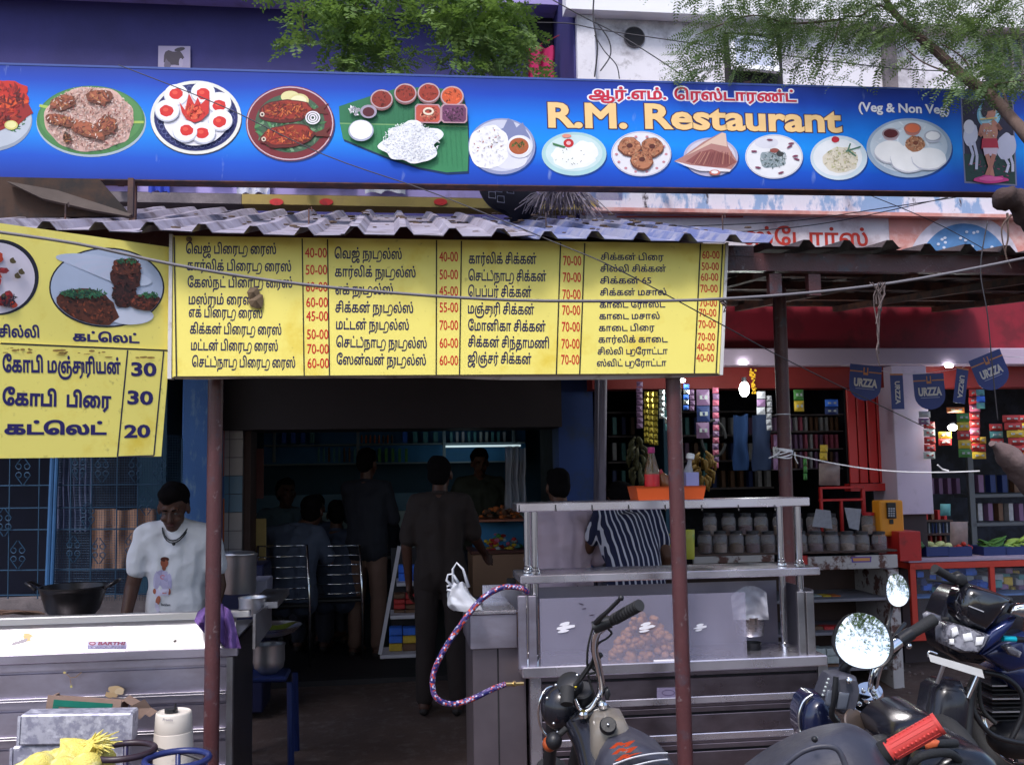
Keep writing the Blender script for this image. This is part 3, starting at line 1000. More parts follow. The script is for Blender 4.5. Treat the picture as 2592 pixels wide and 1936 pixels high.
slab(mb,[(xs0,sl_(*b_y,xs0)),(xs1,sl_(*b_y,xs1)),(xs1,sl_(*t_y,xs1)),(xs0,sl_(*t_y,xs0))],0,.05)
mb.build('sign_face',grad_mat(),sign)
mb=MB(PB.T)
m_rust=mat('rusty_steel',(.12,.05,.035),.7,var=.4,scale=14,c2=(.05,.03,.03),cut=.5,s2=8,bump=.2)
slab(mb,[(xs0,sl_(*b_y,xs0)-.007),(xs1,sl_(*b_y,xs1)-.007),(xs1,sl_(*b_y,xs1)-.002),(xs0,sl_(*b_y,xs0)-.002)],-.004,.1)
mb.build('bottom_rail',m_rust,sign)
mb=MB(PB.T)
slab(mb,[(xs0,sl_(*t_y,xs0)+.001),(xs1,sl_(*t_y,xs1)+.001),(xs1,sl_(*t_y,xs1)+.012),(xs0,sl_(*t_y,xs0)+.012)],-.002,.08)
mb.build('top_rail',mat('blue_steel_edge',(.04,.08,.3),.6),sign)
for px_ in(332,):
 x,z=PB.uv(px_,455)
 mb=MB(PB.T)
 mb.box(x-.016,.03,2.58,x+.016,.062,z+.3)
 mb.build('support_leg',m_rust,sign)
for px_ in(60,700,1300,1900,2500):
 x,z=PB.uv(px_,205)
 MB(PB.T).box(x-.02,.052,z-.02,x+.02,1.8,z+.02).build('wall_strut',m_rust,sign)
def shadow_ell(art,cx,cy,rx,ry):
 art.ell(cx+5,cy+8,rx,ry,(4,60,150),40)
class Dish:
 def __init__(s,lb):s.a=Art(PB,-.0008);s.lb=lb
 def __enter__(s):return s.a
 def __exit__(s,*x):s.a.build('dish_picture',sign,label=s.lb)
W_=(240,240,248)
with Dish('printed plate of red tandoori chicken')as A:
 A.ell(-30,305,112,80,(150,160,176),40);A.ell(-30,300,110,76,(188,196,208),40)
 A.grains(28,300,40,34,60,[(48,110,70),(90,150,90),(200,210,200)],14,5)
 A.ell(-5,272,80,62,(150,22,18),30,0,.2,3);A.ell(15,236,60,32,(196,38,20),24,.2,.25,5);A.ell(25,262,48,12,(224,84,30),18,-.1,.3)
 A.grains(5,262,60,54,140,[(170,26,16),(214,62,26),(110,14,16)],22,8,.3)
 A.ell(29,318,17,12,(214,206,120),20);A.ell(29,317,13,9,(232,226,160),16)
with Dish('printed plate of biryani on a leaf')as A:
 A.ell(231,310,139,88,(170,186,196),48);A.ell(230,305,137,87,(70,128,72),48);A.ell(230,300,130,78,(84,142,80),48)
 A.line([(100,268),(130,274)],7,(170,196,90));A.line([(330,310),(364,310)],6,(170,196,90))
 A.ell(228,302,112,80,(214,176,164),60,0,.08,4)
 A.grains(228,302,111,79,1500,[(232,204,190),(222,182,168),(236,214,206),(206,156,142),(224,190,170)],8,2.6,.15)
 for cx,cy,rx,ry,ro in((160,262,34,18,-.3),(255,250,30,20,.2),(158,308,36,16,.2),(225,330,52,20,.35),(272,318,30,22,-.2),(172,352,9,14,0)):
  c=(168,92,62)if rx>10 else(70,54,36)
  A.ell(cx,cy,rx,ry,tuple(v*.7 for v in c),20,ro,.25,cx);A.ell(cx-2,cy-3,rx*.8,ry*.7,c,18,ro,.25,cx+1)
  A.grains(cx,cy,rx*.8,ry*.7,40,[c,(206,140,90),(120,60,50)],12,4)
 A.grains(228,302,108,76,160,[(240,218,206),(140,62,54)],9,3)
with Dish('printed plate of boiled eggs')as A:
 A.ell(497,302,116,92,(20,40,70),48);A.ell(496,298,115,93,(236,236,226),48);A.ell(496,298,106,85,(34,40,104),48)
 for i in range(36):
  a=2*math.pi*i/36
  A.ring(496+92*math.cos(a),298+73*math.sin(a),7,7,1.6,(96,104,158),10)
 A.ell(498,305,82,66,(238,236,244),40,0,.04)
 for cx,cy,yx,yy in((447,242,447,240),(515,236,515,240),(556,262,556,270),(559,306,557,311),(516,338,513,340),(470,334,474,333),(425,282,424,284)):
  A.ell(cx,cy+3,31,27,(196,200,216),24);A.ell(cx,cy,30,26,(246,246,250),24);A.ell(yx,yy,17,14,(216,42,40),20,0,.1,cx);A.ell(yx-3,yy-3,7,5,(232,84,66),12)
 A.lay();A.poly([(456,262),(470,282),(480,240),(494,268),(502,250),(510,268),(532,246),(530,290),(512,308),(494,314),(474,306),(462,288)],(206,44,40))
 A.ell(494,288,20,18,(232,92,60),14,0,.2);A.grains(494,286,26,22,40,[(220,60,46),(240,120,80),(180,26,30)],12,5)
with Dish('printed plate of two fried fish')as A:
 A.ell(736,318,113,94,(20,50,110),44);A.ell(734,313,112,95,(120,34,44),48);A.ring(734,313,110,93,3,(208,180,190));A.ell(734,313,88,74,(66,96,72),40)
 A.grains(734,320,84,68,110,[(40,96,60),(80,140,86),(50,74,56),(120,160,120)],26,10)
 A.ell(735,246,24,15,(228,220,160),22);A.ell(756,256,26,18,(222,212,150),22);A.ell(756,256,20,13,(240,234,190),22)
 for(x0,y0,x1,y1)in((654,284,824,270),(658,352,830,328)):
  cx,cy=(x0+x1)/2,(y0+y1)/2+6
  ro=math.atan2(y1-y0,x1-x0)
  A.lay();A.poly([(x1-34,y1+10),(x1+10,y1-8),(x1-4,y1+8),(x1+8,y1+20),(x1-30,y1+18)],(104,40,34))
  A.ell(cx-16,cy,68,29,(96,22,22),30,ro,.1,x0);A.ell(cx-16,cy-3,62,23,(156,46,32),30,ro,.1,x0)
  A.grains(cx-16,cy-2,58,21,150,[(190,70,40),(120,30,26),(224,120,60),(150,40,30)],16,4,.3)
  A.ell(x0+10,cy+8,6,6,(230,210,190),10);A.ell(x0+10,cy+8,3,3,(30,20,20),8)
 for q in range(3):A.ring(792,300,19-q*6,17-q*5,3.6,(238,234,240),20)
with Dish('printed banana leaf meal with rice and bowls')as A:
 leaf=[(858,270),(900,256),(950,240),(1000,226),(1060,222),(1110,224),(1170,232),(1180,280),(1184,320),(1186,380),(1184,434),(1130,437),(1060,424),(985,400),(920,374),(868,352),(860,312)]
 A.lay();A.poly([(x+3,y+6)for x,y in leaf],(6,44,90));A.lay();A.poly(leaf,(44,116,78))
 A.lay();A.poly([(862,314),(1184,320),(1186,380),(1184,434),(1130,437),(1060,424),(985,400),(920,374),(868,352)],(56,134,88))
 A.line([(860,313),(1183,321)],3,(120,170,110))
 for i in range(24):A.line([(880+i*12.5,262-i*.6),(884+i*12.5,312)],.9,(52,126,84))
 for i in range(22):A.line([(900+i*12.5,318),(906+i*12.5,372+i*2.4)],.9,(48,122,80))
 for cx,cy,r_,c in((966,254,28,(142,48,38)),(1026,239,28,(150,50,36)),(1085,238,28,(160,56,40)),(1144,247,29,(214,92,50))):
  A.ell(cx,cy+2,r_+1,r_-1,(130,90,90),28);A.ell(cx,cy,r_,r_-4,(196,170,176),28);A.ell(cx,cy,r_-3,r_-7,c,28,0,.03)
  A.grains(cx,cy,r_-8,r_-11,30,[c,tuple(v*1.2 for v in c),tuple(v*.75 for v in c)],8,4)
 A.ell(933,286,21,17,(170,160,180),24);A.ell(933,287,15,12,(86,26,40),20)
 A.ell(914,334,32,27,(170,176,196),28);A.ell(914,332,29,24,(246,246,250),28)
 A.grains(896,285,14,10,22,[(246,244,250),(210,206,220)],14,6)
 for cx,c,c2_ in((1083,(196,84,66),(226,140,110)),(1149,(112,60,96),(150,90,130))):
  for q,cc in((0,(190,150,160)),(3,c)):
   A.lay();k_=33-q;h_=24-q
   A.poly([(cx-k_+6,291-h_),(cx+k_-6,292-h_),(cx+k_,297-h_+4),(cx+k_,292+h_-6),(cx+k_-6,292+h_),(cx-k_+6,291+h_),(cx-k_,291+h_-6),(cx-k_,291-h_+6)],cc)
  A.grains(cx,292,26,18,70,[c,c2_,tuple(v*.7 for v in c)],9,5)
 A.ring(1084,286,14,10,5,(238,222,200),14)
 A.ell(1040,362,72,48,(238,240,244),60,0,.25,9)
 A.grains(1040,362,72,48,620,[(252,252,252),(246,246,250),(226,229,236)],7,2.4,.05)
with Dish('printed steel plate with pongal and a bowl of sambar')as A:
 A.ell(1272,376,86,70,(6,60,140),40);A.ell(1270,371,85,71,(150,156,190),44);A.ell(1270,369,79,65,(206,208,224),44);A.ell(1300,350,40,40,(128,136,176),24,0,.3);A.ell(1290,405,44,24,(226,226,238),24)
 A.ell(1238,373,50,56,(244,243,246),40,0,.07,2);A.grains(1238,372,45,50,120,[(250,250,250),(226,224,230)],9,5,.1);A.grains(1238,365,40,44,18,[(110,100,60),(180,80,70)],7,3)
 A.ell(1315,372,33,29,(226,226,236),30);A.ell(1313,370,29,25,(240,240,246),30);A.ell(1313,371,25,21,(178,92,52),26);A.grains(1313,372,18,12,16,[(88,110,50),(210,130,80)],14,5)
with Dish('printed plate of idli with a tomato slice')as A:
 A.ell(1455,395,82,54,(6,60,140),40);A.ell(1453,390,82,55,(176,214,214),44);A.ell(1453,388,72,46,(206,228,226),40)
 A.ell(1450,398,56,30,(240,242,240),36,.05,.1,3);A.ell(1480,386,34,28,(246,246,248),30,0,.08);A.grains(1452,396,50,26,16,[(130,150,110)],6,2)
 A.ell(1439,363,13,11,(200,40,46),18);A.ell(1439,363,6,5,(238,190,190),12);A.lay();A.poly([(1398,362),(1432,372),(1428,376),(1400,368)],(60,120,70));A.ell(1434,345,12,5,(232,150,130),12)
with Dish('printed plate of three vadas')as A:
 A.ell(1625,395,76,56,(6,60,140),40);A.ell(1623,390,76,57,(232,230,236),44);A.ring(1623,390,75,56,2,(190,186,200));
 for i in range(14):
  a=i*.449;A.ell(1623+63*math.cos(a),391+45*math.sin(a),4,3,(206,140,150),8)
 for cx,cy in((1593,371),(1650,373),(1624,406)):
  A.ell(cx,cy+2,29,25,(110,62,44),26,0,.08,cx);A.ell(cx,cy,27,22,(186,122,88),26,0,.08,cx);A.grains(cx,cy,24,20,50,[(214,158,120),(150,84,60),(196,132,96)],10,5);A.ell(cx,cy-1,8,6,(92,44,36),12)
with Dish('printed folded dosa on a plate')as A:
 A.ell(1801,402,70,48,(6,60,140),36);A.ell(1799,398,69,49,(186,180,204),40);A.ell(1799,396,62,42,(214,208,222),36)
 A.lay();A.poly([(1706,409),(1730,396),(1780,360),(1826,336),(1836,338),(1842,370),(1866,410),(1850,430),(1800,428),(1750,420)],(182,130,122))
 A.lay();A.poly([(1708,409),(1735,396),(1795,356),(1828,336),(1837,339),(1840,372),(1800,364)],(226,196,178))
 A.lay();A.poly([(1735,410),(1770,386),(1800,378),(1846,394),(1864,411),(1840,424),(1790,424)],(150,88,84))
 for i in range(18):A.line([(1750+i*6,416+(i%3)),(1772+i*4.6,384+(i%4))],1.6,rr.choice([(130,70,70),(196,140,120),(166,104,96)]))
 A.lay();A.poly([(1706,409),(1745,419),(1850,430),(1846,436),(1770,434),(1740,424)],(232,226,232));A.ell(1808,438,14,7,(196,110,96),16);A.ell(1808,437,9,4,(244,240,240),14)
with Dish('printed plate of spinach idli')as A:
 A.ell(1961,402,73,54,(6,60,140),40);A.ell(1959,397,73,56,(236,236,240),44);A.ring(1959,397,72,55,2,(200,200,214));A.ell(1940,362,30,14,(222,222,232),20)
 A.ell(1957,403,32,24,(150,164,170),28,0,.2,2);A.grains(1957,402,32,24,120,[(176,190,196),(110,130,132),(210,216,220),(80,96,90)],9,4);A.ell(1960,382,12,6,(150,80,70),12);A.ell(1974,390,10,7,(60,60,60),10,0,.3)
 for x,y in((1948,355),(2002,364),(2016,404),(1976,438),(1918,425),(1908,384),(1998,372),(2012,396)):A.ell(x,y,8,2.5,(130,60,90),8,rr.uniform(-.5,.5))
with Dish('printed plate of khichdi with tomato')as A:
 A.ell(2125,404,73,55,(6,60,140),40);A.ell(2123,400,72,56,(206,222,232),44);A.ell(2120,399,62,47,(232,236,240),40);A.ell(2128,405,44,32,(222,214,196),34,0,.12,4)
 A.grains(2128,403,42,30,160,[(236,230,210),(210,198,168),(226,218,196),(190,190,140)],8,4,.15);A.ell(2114,354,10,8,(190,30,50),16,0,.1)
 for a0,b0 in(((2140,384),(2178,372)),((2144,380),(2166,396)),((2144,384),(2152,364))):A.line([a0,b0],3.5,(70,120,100))
with Dish('printed breakfast platter with chutneys')as A:
 A.ell(2304,381,108,73,(6,60,140),44);A.ell(2301,375,108,75,(164,184,206),50);A.ell(2300,372,98,66,(206,218,230),46)
 A.grains(2300,372,92,60,90,[(190,206,222),(222,230,240)],20,6,.05)
 for cx,cy,c,c0 in((2254,339,(92,30,36),(190,170,180)),(2309,326,(228,118,80),(196,130,120)),(2360,345,(246,246,248),(200,204,220))):
  A.ell(cx,cy+6,19,12,c0,20);A.ell(cx,cy,22,14,tuple(v*.9 for v in c0),24);A.ell(cx,cy,18,11,c,22,0,.05)
 for cx,cy,rx,ry in((2252,384,40,28),(2300,402,48,34),(2350,402,44,28)):
  A.ell(cx,cy+3,rx,ry,(206,208,222),32,0,.05,cx);A.ell(cx,cy,rx-1,ry-1,(248,248,250),32,0,.05,cx)
 A.ell(2315,366,25,20,(176,120,88),24,0,.1);A.grains(2315,365,23,18,50,[(222,176,140),(160,100,70),(206,150,110)],9,5);A.ell(2316,363,7,5,(120,66,46),12)
with Dish('framed devotional print of a flute player beside a white cow')as A:
 A.lay();A.poly([(2431,248),(2565,255),(2574,471),(2441,464)],(120,120,150));A.lay();A.poly([(2435,252),(2562,259),(2570,467),(2445,460)],(40,26,52))
 A.lay();A.poly([(2440,390),(2567,392),(2570,467),(2445,460)],(24,56,46));A.grains(2505,430,58,30,90,[(30,70,54),(16,40,40),(150,50,90)],8,4);A.grains(2500,275,50,18,40,[(110,90,150),(60,40,80)],8,4)
 A.ell(2502,291,30,34,(130,190,216),30);A.ell(2502,291,25,29,(170,212,226),30)
 A.ell(2546,372,25,34,(206,204,226),24,.2,.08);A.ell(2456,342,18,30,(214,212,230),22,.1,.08);A.ell(2452,322,14,18,(226,222,234),18)
 for x0,y0,x1,y1 in((2452,362,2462,392),(2462,392,2456,418),(2464,360,2472,396),(2472,396,2470,430),(2540,396,2552,418),(2552,418,2546,438),(2556,396,2562,416),(2562,416,2562,436)):A.line([(x0,y0),(x1,y1)],7,(204,202,224))
 A.ell(2504,285,15,18,(190,128,104),20);A.ell(2502,270,19,13,(44,28,34),18,0,.2);A.ell(2490,284,8,14,(44,28,34),12)
 A.lay();A.poly([(2484,314),(2522,312),(2524,340),(2518,360),(2488,360)],(196,132,110));A.line([(2484,318),(2478,345),(2500,332)],9,(186,122,100));A.line([(2522,316),(2532,330),(2510,306)],9,(186,122,100))
 A.lay();A.poly([(2484,352),(2522,352),(2526,378),(2482,378)],(186,30,56));A.lay();A.poly([(2486,376),(2524,376),(2520,396),(2490,396)],(214,190,206))
 A.line([(2496,392),(2504,420),(2510,448)],11,(196,128,108));A.line([(2514,392),(2506,420),(2496,446)],11,(188,118,98));A.line([(2478,304),(2522,300)],3,(222,190,110));A.grains(2504,332,16,24,20,[(232,200,120),(230,230,240)],7,3)
 A.ell(2506,456,44,10,(206,50,130),20,0,.25);A.ell(2506,454,30,6,(232,96,160),16,0,.2)
mt=MB(PB.T)
def t3(text,x0,y0,x1,y1,h,layers,w=.1):
 for i,(c,off,ww)in enumerate(layers):
  ptext(PB,mt,text,x0,y0,x1,y1,h,-.0008-i*.0012,c,off,ww)
t3("ஆர்.எம்.",1490,249,1688,252,26,(((240,238,246),.115,.08),((200,34,62),.03,.08)))
t3("ெரஸ்டாரண்ட்",1706,252,2016,258,26,(((240,238,246),.115,.08),((200,34,62),.03,.08)))
t3("R.M.",1383,321,1590,324,62,(((66,34,66),.06,.1),((250,208,142),.034,.1)))
t3("Restaurant",1628,324,2128,334,62,(((66,34,66),.06,.1),((250,208,142),.034,.1)))
t3("(Veg & Non Veg)",2172,282,2404,289,23,(((20,40,120),.05,.1),((240,240,250),.03,.1)))
tag(mt.build('sign_lettering',m_print,sign),kind='stuff')
# corrugated awnings
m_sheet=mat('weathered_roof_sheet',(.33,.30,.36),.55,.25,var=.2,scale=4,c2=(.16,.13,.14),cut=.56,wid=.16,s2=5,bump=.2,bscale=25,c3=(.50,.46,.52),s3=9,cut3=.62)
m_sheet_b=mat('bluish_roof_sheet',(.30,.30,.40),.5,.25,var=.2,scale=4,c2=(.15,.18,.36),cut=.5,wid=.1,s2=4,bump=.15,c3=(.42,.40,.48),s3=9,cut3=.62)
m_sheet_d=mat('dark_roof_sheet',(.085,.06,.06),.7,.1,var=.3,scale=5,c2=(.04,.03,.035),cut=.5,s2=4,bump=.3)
V_E=4.0
ZE=fp(1000,596,V_E)[1]
roof=fthing('corrugated_awning','grey ribbed metal awning sloping up behind the long yellow menu board','awning',fu(900,V_E),V_E,ZE)
PITCHW=.205
SL=math.tan(R(16.6))
def rib(t):
 t=t%1.0
 for a0,b0,h0,h1 in((0,.60,0,0),(.60,.72,0,1),(.72,.86,1,1),(.86,1.0,1,0)):
  if a0<=t<=b0:
   return h0+(h1-h0)*(t-a0)/(b0-a0)
 return 0
def sheet(u0,u1,v0,v1,z0,slope,m,parent,seed,hgt=.034,name='roof_sheet',u_off=0):
 us_,x=[],u0
 xs=sorted(set([u0,u1]+[u_off+k*PITCHW+q*PITCHW for k in range(-40,60)for q in(0,.6,.72,.86)if u0<u_off+k*PITCHW+q*PITCHW<u1]))
 mb=MB(FM)
 nv=14
 vs=[]
 for j in range(nv+1):
  for x in xs:
   v=v0+(v1-v0)*j/nv
   w=noise.noise(V((x*1.3+seed*5,v*1.1,seed)))*.016+noise.noise(V((x*7,v*5,seed)))*.004
   ve=(.018*noise.noise(V((x*4,0,seed*3)))if j==0 else 0)
   vs.append((x,v+ve,z0+(v-v0)*slope+hgt*rib((x-u_off)/PITCHW)+w))
 n=len(xs)
 mb.add(vs,[(j*n+i,j*n+i+1,(j+1)*n+i+1,(j+1)*n+i)for j in range(nv)for i in range(n-1)])
 mb.add([(a,b_,c-.004)for a,b_,c in vs],[(j*n+i,(j+1)*n+i,(j+1)*n+i+1,j*n+i+1)for j in range(nv)for i in range(n-1)])
 return mb.build(name,m,parent)
uoff=fu(1235/1.0/1,V_E,596)
uoff=fp(800+235/2.458,596,V_E)[0]-.79*PITCHW
e0,e1,e2,e3,e4=fu(-420,V_E),fu(330,V_E),fu(860,V_E),fu(1330,V_E),fu(1985,V_E)
sheet(e0,e1+.05,V_E+.03,6.85,ZE+.004,SL,m_sheet,roof,1,u_off=uoff)
sheet(e1,e2+.05,V_E+.01,6.85,ZE+.0,SL,m_sheet,roof,2,u_off=uoff)
sheet(e2,e3+.05,V_E,6.7,ZE+.006,SL,m_sheet,roof,3,u_off=uoff)
sheet(e3,e4,V_E+.02,6.85,ZE+.0,SL*.96,m_sheet_b,roof,4,u_off=uoff)
for v in(V_E+.36,5.1,6.0,6.7):
 z=ZE+(v-V_E)*SL-.05
 mb=MB(FM);mb.box(e0,v-.02,z-.05,e4+.02,v+.02,z)
 mb.build('purlin',m_red_pole,roof)
for(px_,py_)in((175,548),(784,560),(1378,575),(1820,560)):
 u,_=fp(px_,py_,4.5)
 v=4.45;z=ZE+(v-V_E)*SL+.045
 mb=MB(FM);mb.tube([(u,v,z-.02),(u,v,z+.05),(u+.012,v,z+.06),(u+.014,v,z+.04)],.0035,5)
 mb.build('roof_hook',m_rust,roof)
mb=MB(FM)
for i in range(160):
 u,v=random.uniform(e1,e4),random.uniform(4.2,6.4)
 z=ZE+(v-V_E)*SL+(.044 if rib((u-uoff)/PITCHW)>.5 else .008)
 if 0<rib((u-uoff)/PITCHW)<1:continue
 r=random.uniform(.006,.02)
 mb.ball((u,v,z),(r*1.6,r,r*.4),5,3)
tag(mb.build('roof_litter',mat('dry_leaf_litter',(.12,.08,.055),.9,var=.5,scale=60),roof),kind='stuff')
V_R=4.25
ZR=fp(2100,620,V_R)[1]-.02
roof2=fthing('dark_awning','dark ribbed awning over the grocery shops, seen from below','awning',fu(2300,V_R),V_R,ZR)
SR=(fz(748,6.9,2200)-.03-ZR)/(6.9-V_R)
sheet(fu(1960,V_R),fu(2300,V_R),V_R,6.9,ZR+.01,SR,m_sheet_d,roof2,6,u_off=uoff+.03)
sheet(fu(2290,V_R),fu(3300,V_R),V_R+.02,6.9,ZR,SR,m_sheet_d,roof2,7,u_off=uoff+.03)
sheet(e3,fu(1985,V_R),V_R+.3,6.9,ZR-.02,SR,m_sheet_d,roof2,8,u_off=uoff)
for i,v in enumerate((V_R+.12,4.9,5.6,6.3,6.8)):
 z=ZR+(v-V_R)*SR-.012
 mb=MB(FM);mb.box(fu(1850 if i==0 else 1700,v),v-.025,z-(.085 if i==0 else .05),fu(3300,V_R),v+.025,z)
 mb.build('purlin',m_red_pole if i==0 else m_rust,roof2)
for px_ in(1975,2075):
 u=fu(px_,V_R+.1)
 MB(FM).box(u-.03,V_R+.1,ZR-.2,u+.03,V_R+.14,ZR-.099).build('bracket',m_red_pole,roof2)
for i in range(4):
 u=fu(1850+330*i,5.0)
 mb=MB(FM)
 mb.add([(u-.02,V_R+.15,ZR-.06),(u+.02,V_R+.15,ZR-.06),(u+.02,6.85,ZR+(6.85-V_R)*SR-.06),(u-.02,6.85,ZR+(6.85-V_R)*SR-.06),(u-.02,V_R+.15,ZR-.1),(u+.02,V_R+.15,ZR-.1),(u+.02,6.85,ZR+(6.85-V_R)*SR-.1),(u-.02,6.85,ZR+(6.85-V_R)*SR-.1)],[(0,1,2,3),(7,6,5,4),(0,4,5,1),(1,5,6,2),(2,6,7,3),(3,7,4,0)])
 mb.build('rafter',m_rust,roof2)
 # poles
def pole(name,pxt,pyt,pxb,pyb,v,r,label,m=m_red_pole,ztop=None,lean=0):
 u0,z0=fp(pxt,pyt,v);u1,z1=fp(pxb,pyb,v)
 k_=(u1-u0)/(z1-z0)
 zt=ztop or(ZE-.02)
 mb=MB(FM)
 pts=[(u0+k_*(z-z0),v,z)for z in np.linspace(-.02,zt,12)]
 mb.tube(pts,r,20)
 o=mb.build(name,m,smooth=True,ang=50)
 return tag(o,label,'pole','poles that carry the awning')
pole('awning_pole',546,970,534,1936,4.33,.0325,'maroon steel pole in front of the left food cart')
pole('awning_pole',1704,970,1735,1936,4.22,.034,'maroon steel pole in front of the right food cart, leaning against its shelves')
pole('awning_pole',1972,740,1990,1260,5.0,.036,'maroon steel pole behind the right food cart with white string tied round it')
pole('drain_pipe',1527,1000,1522,1470,6.6,.026,'thick grey pipe standing beside the blue wall',mat('grey_pipe_paint',(.22,.19,.26),.5,var=.1),2.9)
pole('drain_pipe',1511,1000,1507,1470,6.72,.018,'thin dark pipe just left of the thick grey pipe',mat('dark_pipe_paint',(.10,.085,.13),.5,var=.1),2.9)
for o in COL.objects:
 if o.name.startswith('drain_pipe'):
  o['category']='pipe';o['group']='pipes by the blue wall'
for px_ in(-300,):
 pole('awning_pole',px_,970,px_,1936,4.33,.0325,'maroon pole at the far left')
def ringwire(px_,py_,v,r,w,m,name,lb,tilt=.0):
 u,z=fp(px_,py_,v)
 mb=MB(FM)
 pts=[(u+r*math.cos(a),v+r*math.sin(a),z+tilt*math.cos(a))for a in[i*math.pi/8 for i in range(16)]]
 mb.tube(pts,w,5,closed=True)
 return tag(mb.build(name,m),lb,'string')
m_string=mat('white_plastic_string',(.75,.75,.8),.5)
ringwire(1981,1049,5.0,.039,.003,m_string,'string_band','thin pale band tied high round the maroon pole behind the right cart')
mb=MB(FM)
u0,z0=fp(1984,1145,5.0)
for k in range(7):
 mb.tube([(u0+(.041+.004*(k%3))*math.cos(a),5.0+.041*math.sin(a),z0+(k-3)*.006+.014*math.sin(a*1+k))for a in[i*math.pi/8 for i in range(16)]],.0034,5,closed=True)
mb.tube([(u0-.04,4.96,z0),(u0-.08,4.95,z0-.02),(u0-.105,4.95,z0-.03)],.003,5)
mb.tube([(u0+.045,4.96,z0),(u0+.04,4.95,z0-.03),(u0+.055,4.95,z0-.06)],.003,5)
a_=FM@V((u0,5.0,z0))
e_=at(2480,1192,5.0)
mid=at(2330,1182,5.0)
pts=[]
for i in range(30):
 t=i/29
 p=a_.lerp(e_,t);p.z-=.05*math.sin(math.pi*t)*.9
 pts.append(FI@p)
mb.tube(pts,.0036,6)
kx=FI@V(at(2385,1187,5.0))
mb.tube([kx+V((-.03,-.01,.022)),kx,kx+V((.03,-.01,-.01))],.0045,5)
tag(mb.build('tied_string',m_string),'white plastic string knotted round the maroon pole and stretched to the right','string')
# cables
def cable(pts,r,label,m=None,name='cable',sag=None,n=40):
 """pts = [(px,py,Y)...] through which the cable hangs"""
 P_=[at(*p)for p in pts]
 out=[]
 for i in range(len(P_)-1):
  p0=P_[max(i-1,0)];p1=P_[i];p2=P_[i+1];p3=P_[min(i+2,len(P_)-1)]
  for k in range(n//(len(P_)-1)):
   t=k/(n//(len(P_)-1))
   out.append(.5*((2*p1)+(p2-p0)*t+(2*p0-5*p1+4*p2-p3)*t*t+(3*p1-p0-3*p2+p3)*t**3))
 out.append(P_[-1])
 mb=MB();mb.tube(out,r,6)
 return tag(mb.build(name,m or m_cable,smooth=True),label,'cable')
m_cable=mat('black_cable_sheath',(.035,.032,.04),.6)
m_cable_g=mat('grey_cable_sheath',(.16,.15,.17),.6,var=.2)
cable([(-60,580,3.5),(200,618,3.56),(430,668,3.62),(700,712,3.7),(1000,742,3.78),(1300,760,3.85),(1600,762,3.92),(1820,757,3.98),(2080,738,4.05),(2330,705,4.12),(2660,640,4.2)],.0062,'thick grey cable sagging across the yellow menu boards',m_cable_g)
cable([(300,165,4.7),(560,268,4.6),(820,392,4.5),(1100,490,4.35),(1400,612,4.05),(1560,680,3.95),(1820,818,4.1),(2010,920,4.5),(2350,1085,5.5)],.0026,'thin dark wire running diagonally down from the blue sign across the menu board')
cable([(1380,-10,6.4),(1480,45,6.4),(1560,85,6.4),(1650,140,6.3),(1800,240,6.2)],.004,'dark wire crossing the white wall beside the round hole')
cable([(1360,58,6.6),(1440,60,6.6),(1500,72,6.5),(1600,88,6.4),(1900,130,6.3),(2250,172,6.2),(2450,182,6.1)],.004,'black cable running along the white wall above the sign to the right')
cable([(1503,-5,6.85),(1502,50,6.85),(1512,120,6.85),(1505,195,6.85)],.006,'loose vertical cable down the corner of the white wall')
cable([(1512,60,6.8),(1540,100,6.8),(1545,140,6.8),(1520,180,6.8)],.005,'looped cable on the corner of the white wall, right of the vertical one')
cable([(1505,90,6.8),(1530,130,6.8),(1560,165,6.8),(1568,200,6.8)],.004,'hanging cable curling left below the round hole')
cable([(1500,590,6.0),(1700,575,6.0),(2000,560,6.0),(2250,525,6.0),(2420,500,6.0)],.003,'upper thin wire strung over the mural wall')
cable([(1560,602,6.0),(1900,585,6.0),(2120,560,6.0),(2400,500,6.0)],.003,'lower thin wire strung over the mural wall')
cable([(2180,486,6.0),(2380,570,5.6),(2592,690,5.2)],.0025,'thin wire falling to the right across the dotted blue disc')
cable([(2500,560,4.3),(2482,680,4.3),(2500,800,4.3),(2512,930,4.35),(2526,1065,4.4)],.003,'thin cord hanging vertically in front of the packets')
for(px_,py_,l,lb)in((2222,715,200,'long tangle of dried creeper hanging from the thick cable over the red fascia'),(1834,755,40,'short wisp of dried creeper at the corner of the yellow menu board')):
 mb=MB()
 for k in range(9):
  pts=[at(px_+rr.uniform(-22,22)*max(0,1-i/3)+rr.uniform(-5,5),py_+i*l*rr.uniform(.8,1.1)/6,4.08+rr.uniform(-.02,.02))for i in range(rr.choice((3,4,4,7)))]
  mb.tube(pts,.003,4)
 tag(mb.build('dried_creeper',mat('dried_stem',(.12,.09,.09),.9,var=.3)),lb,'creeper')
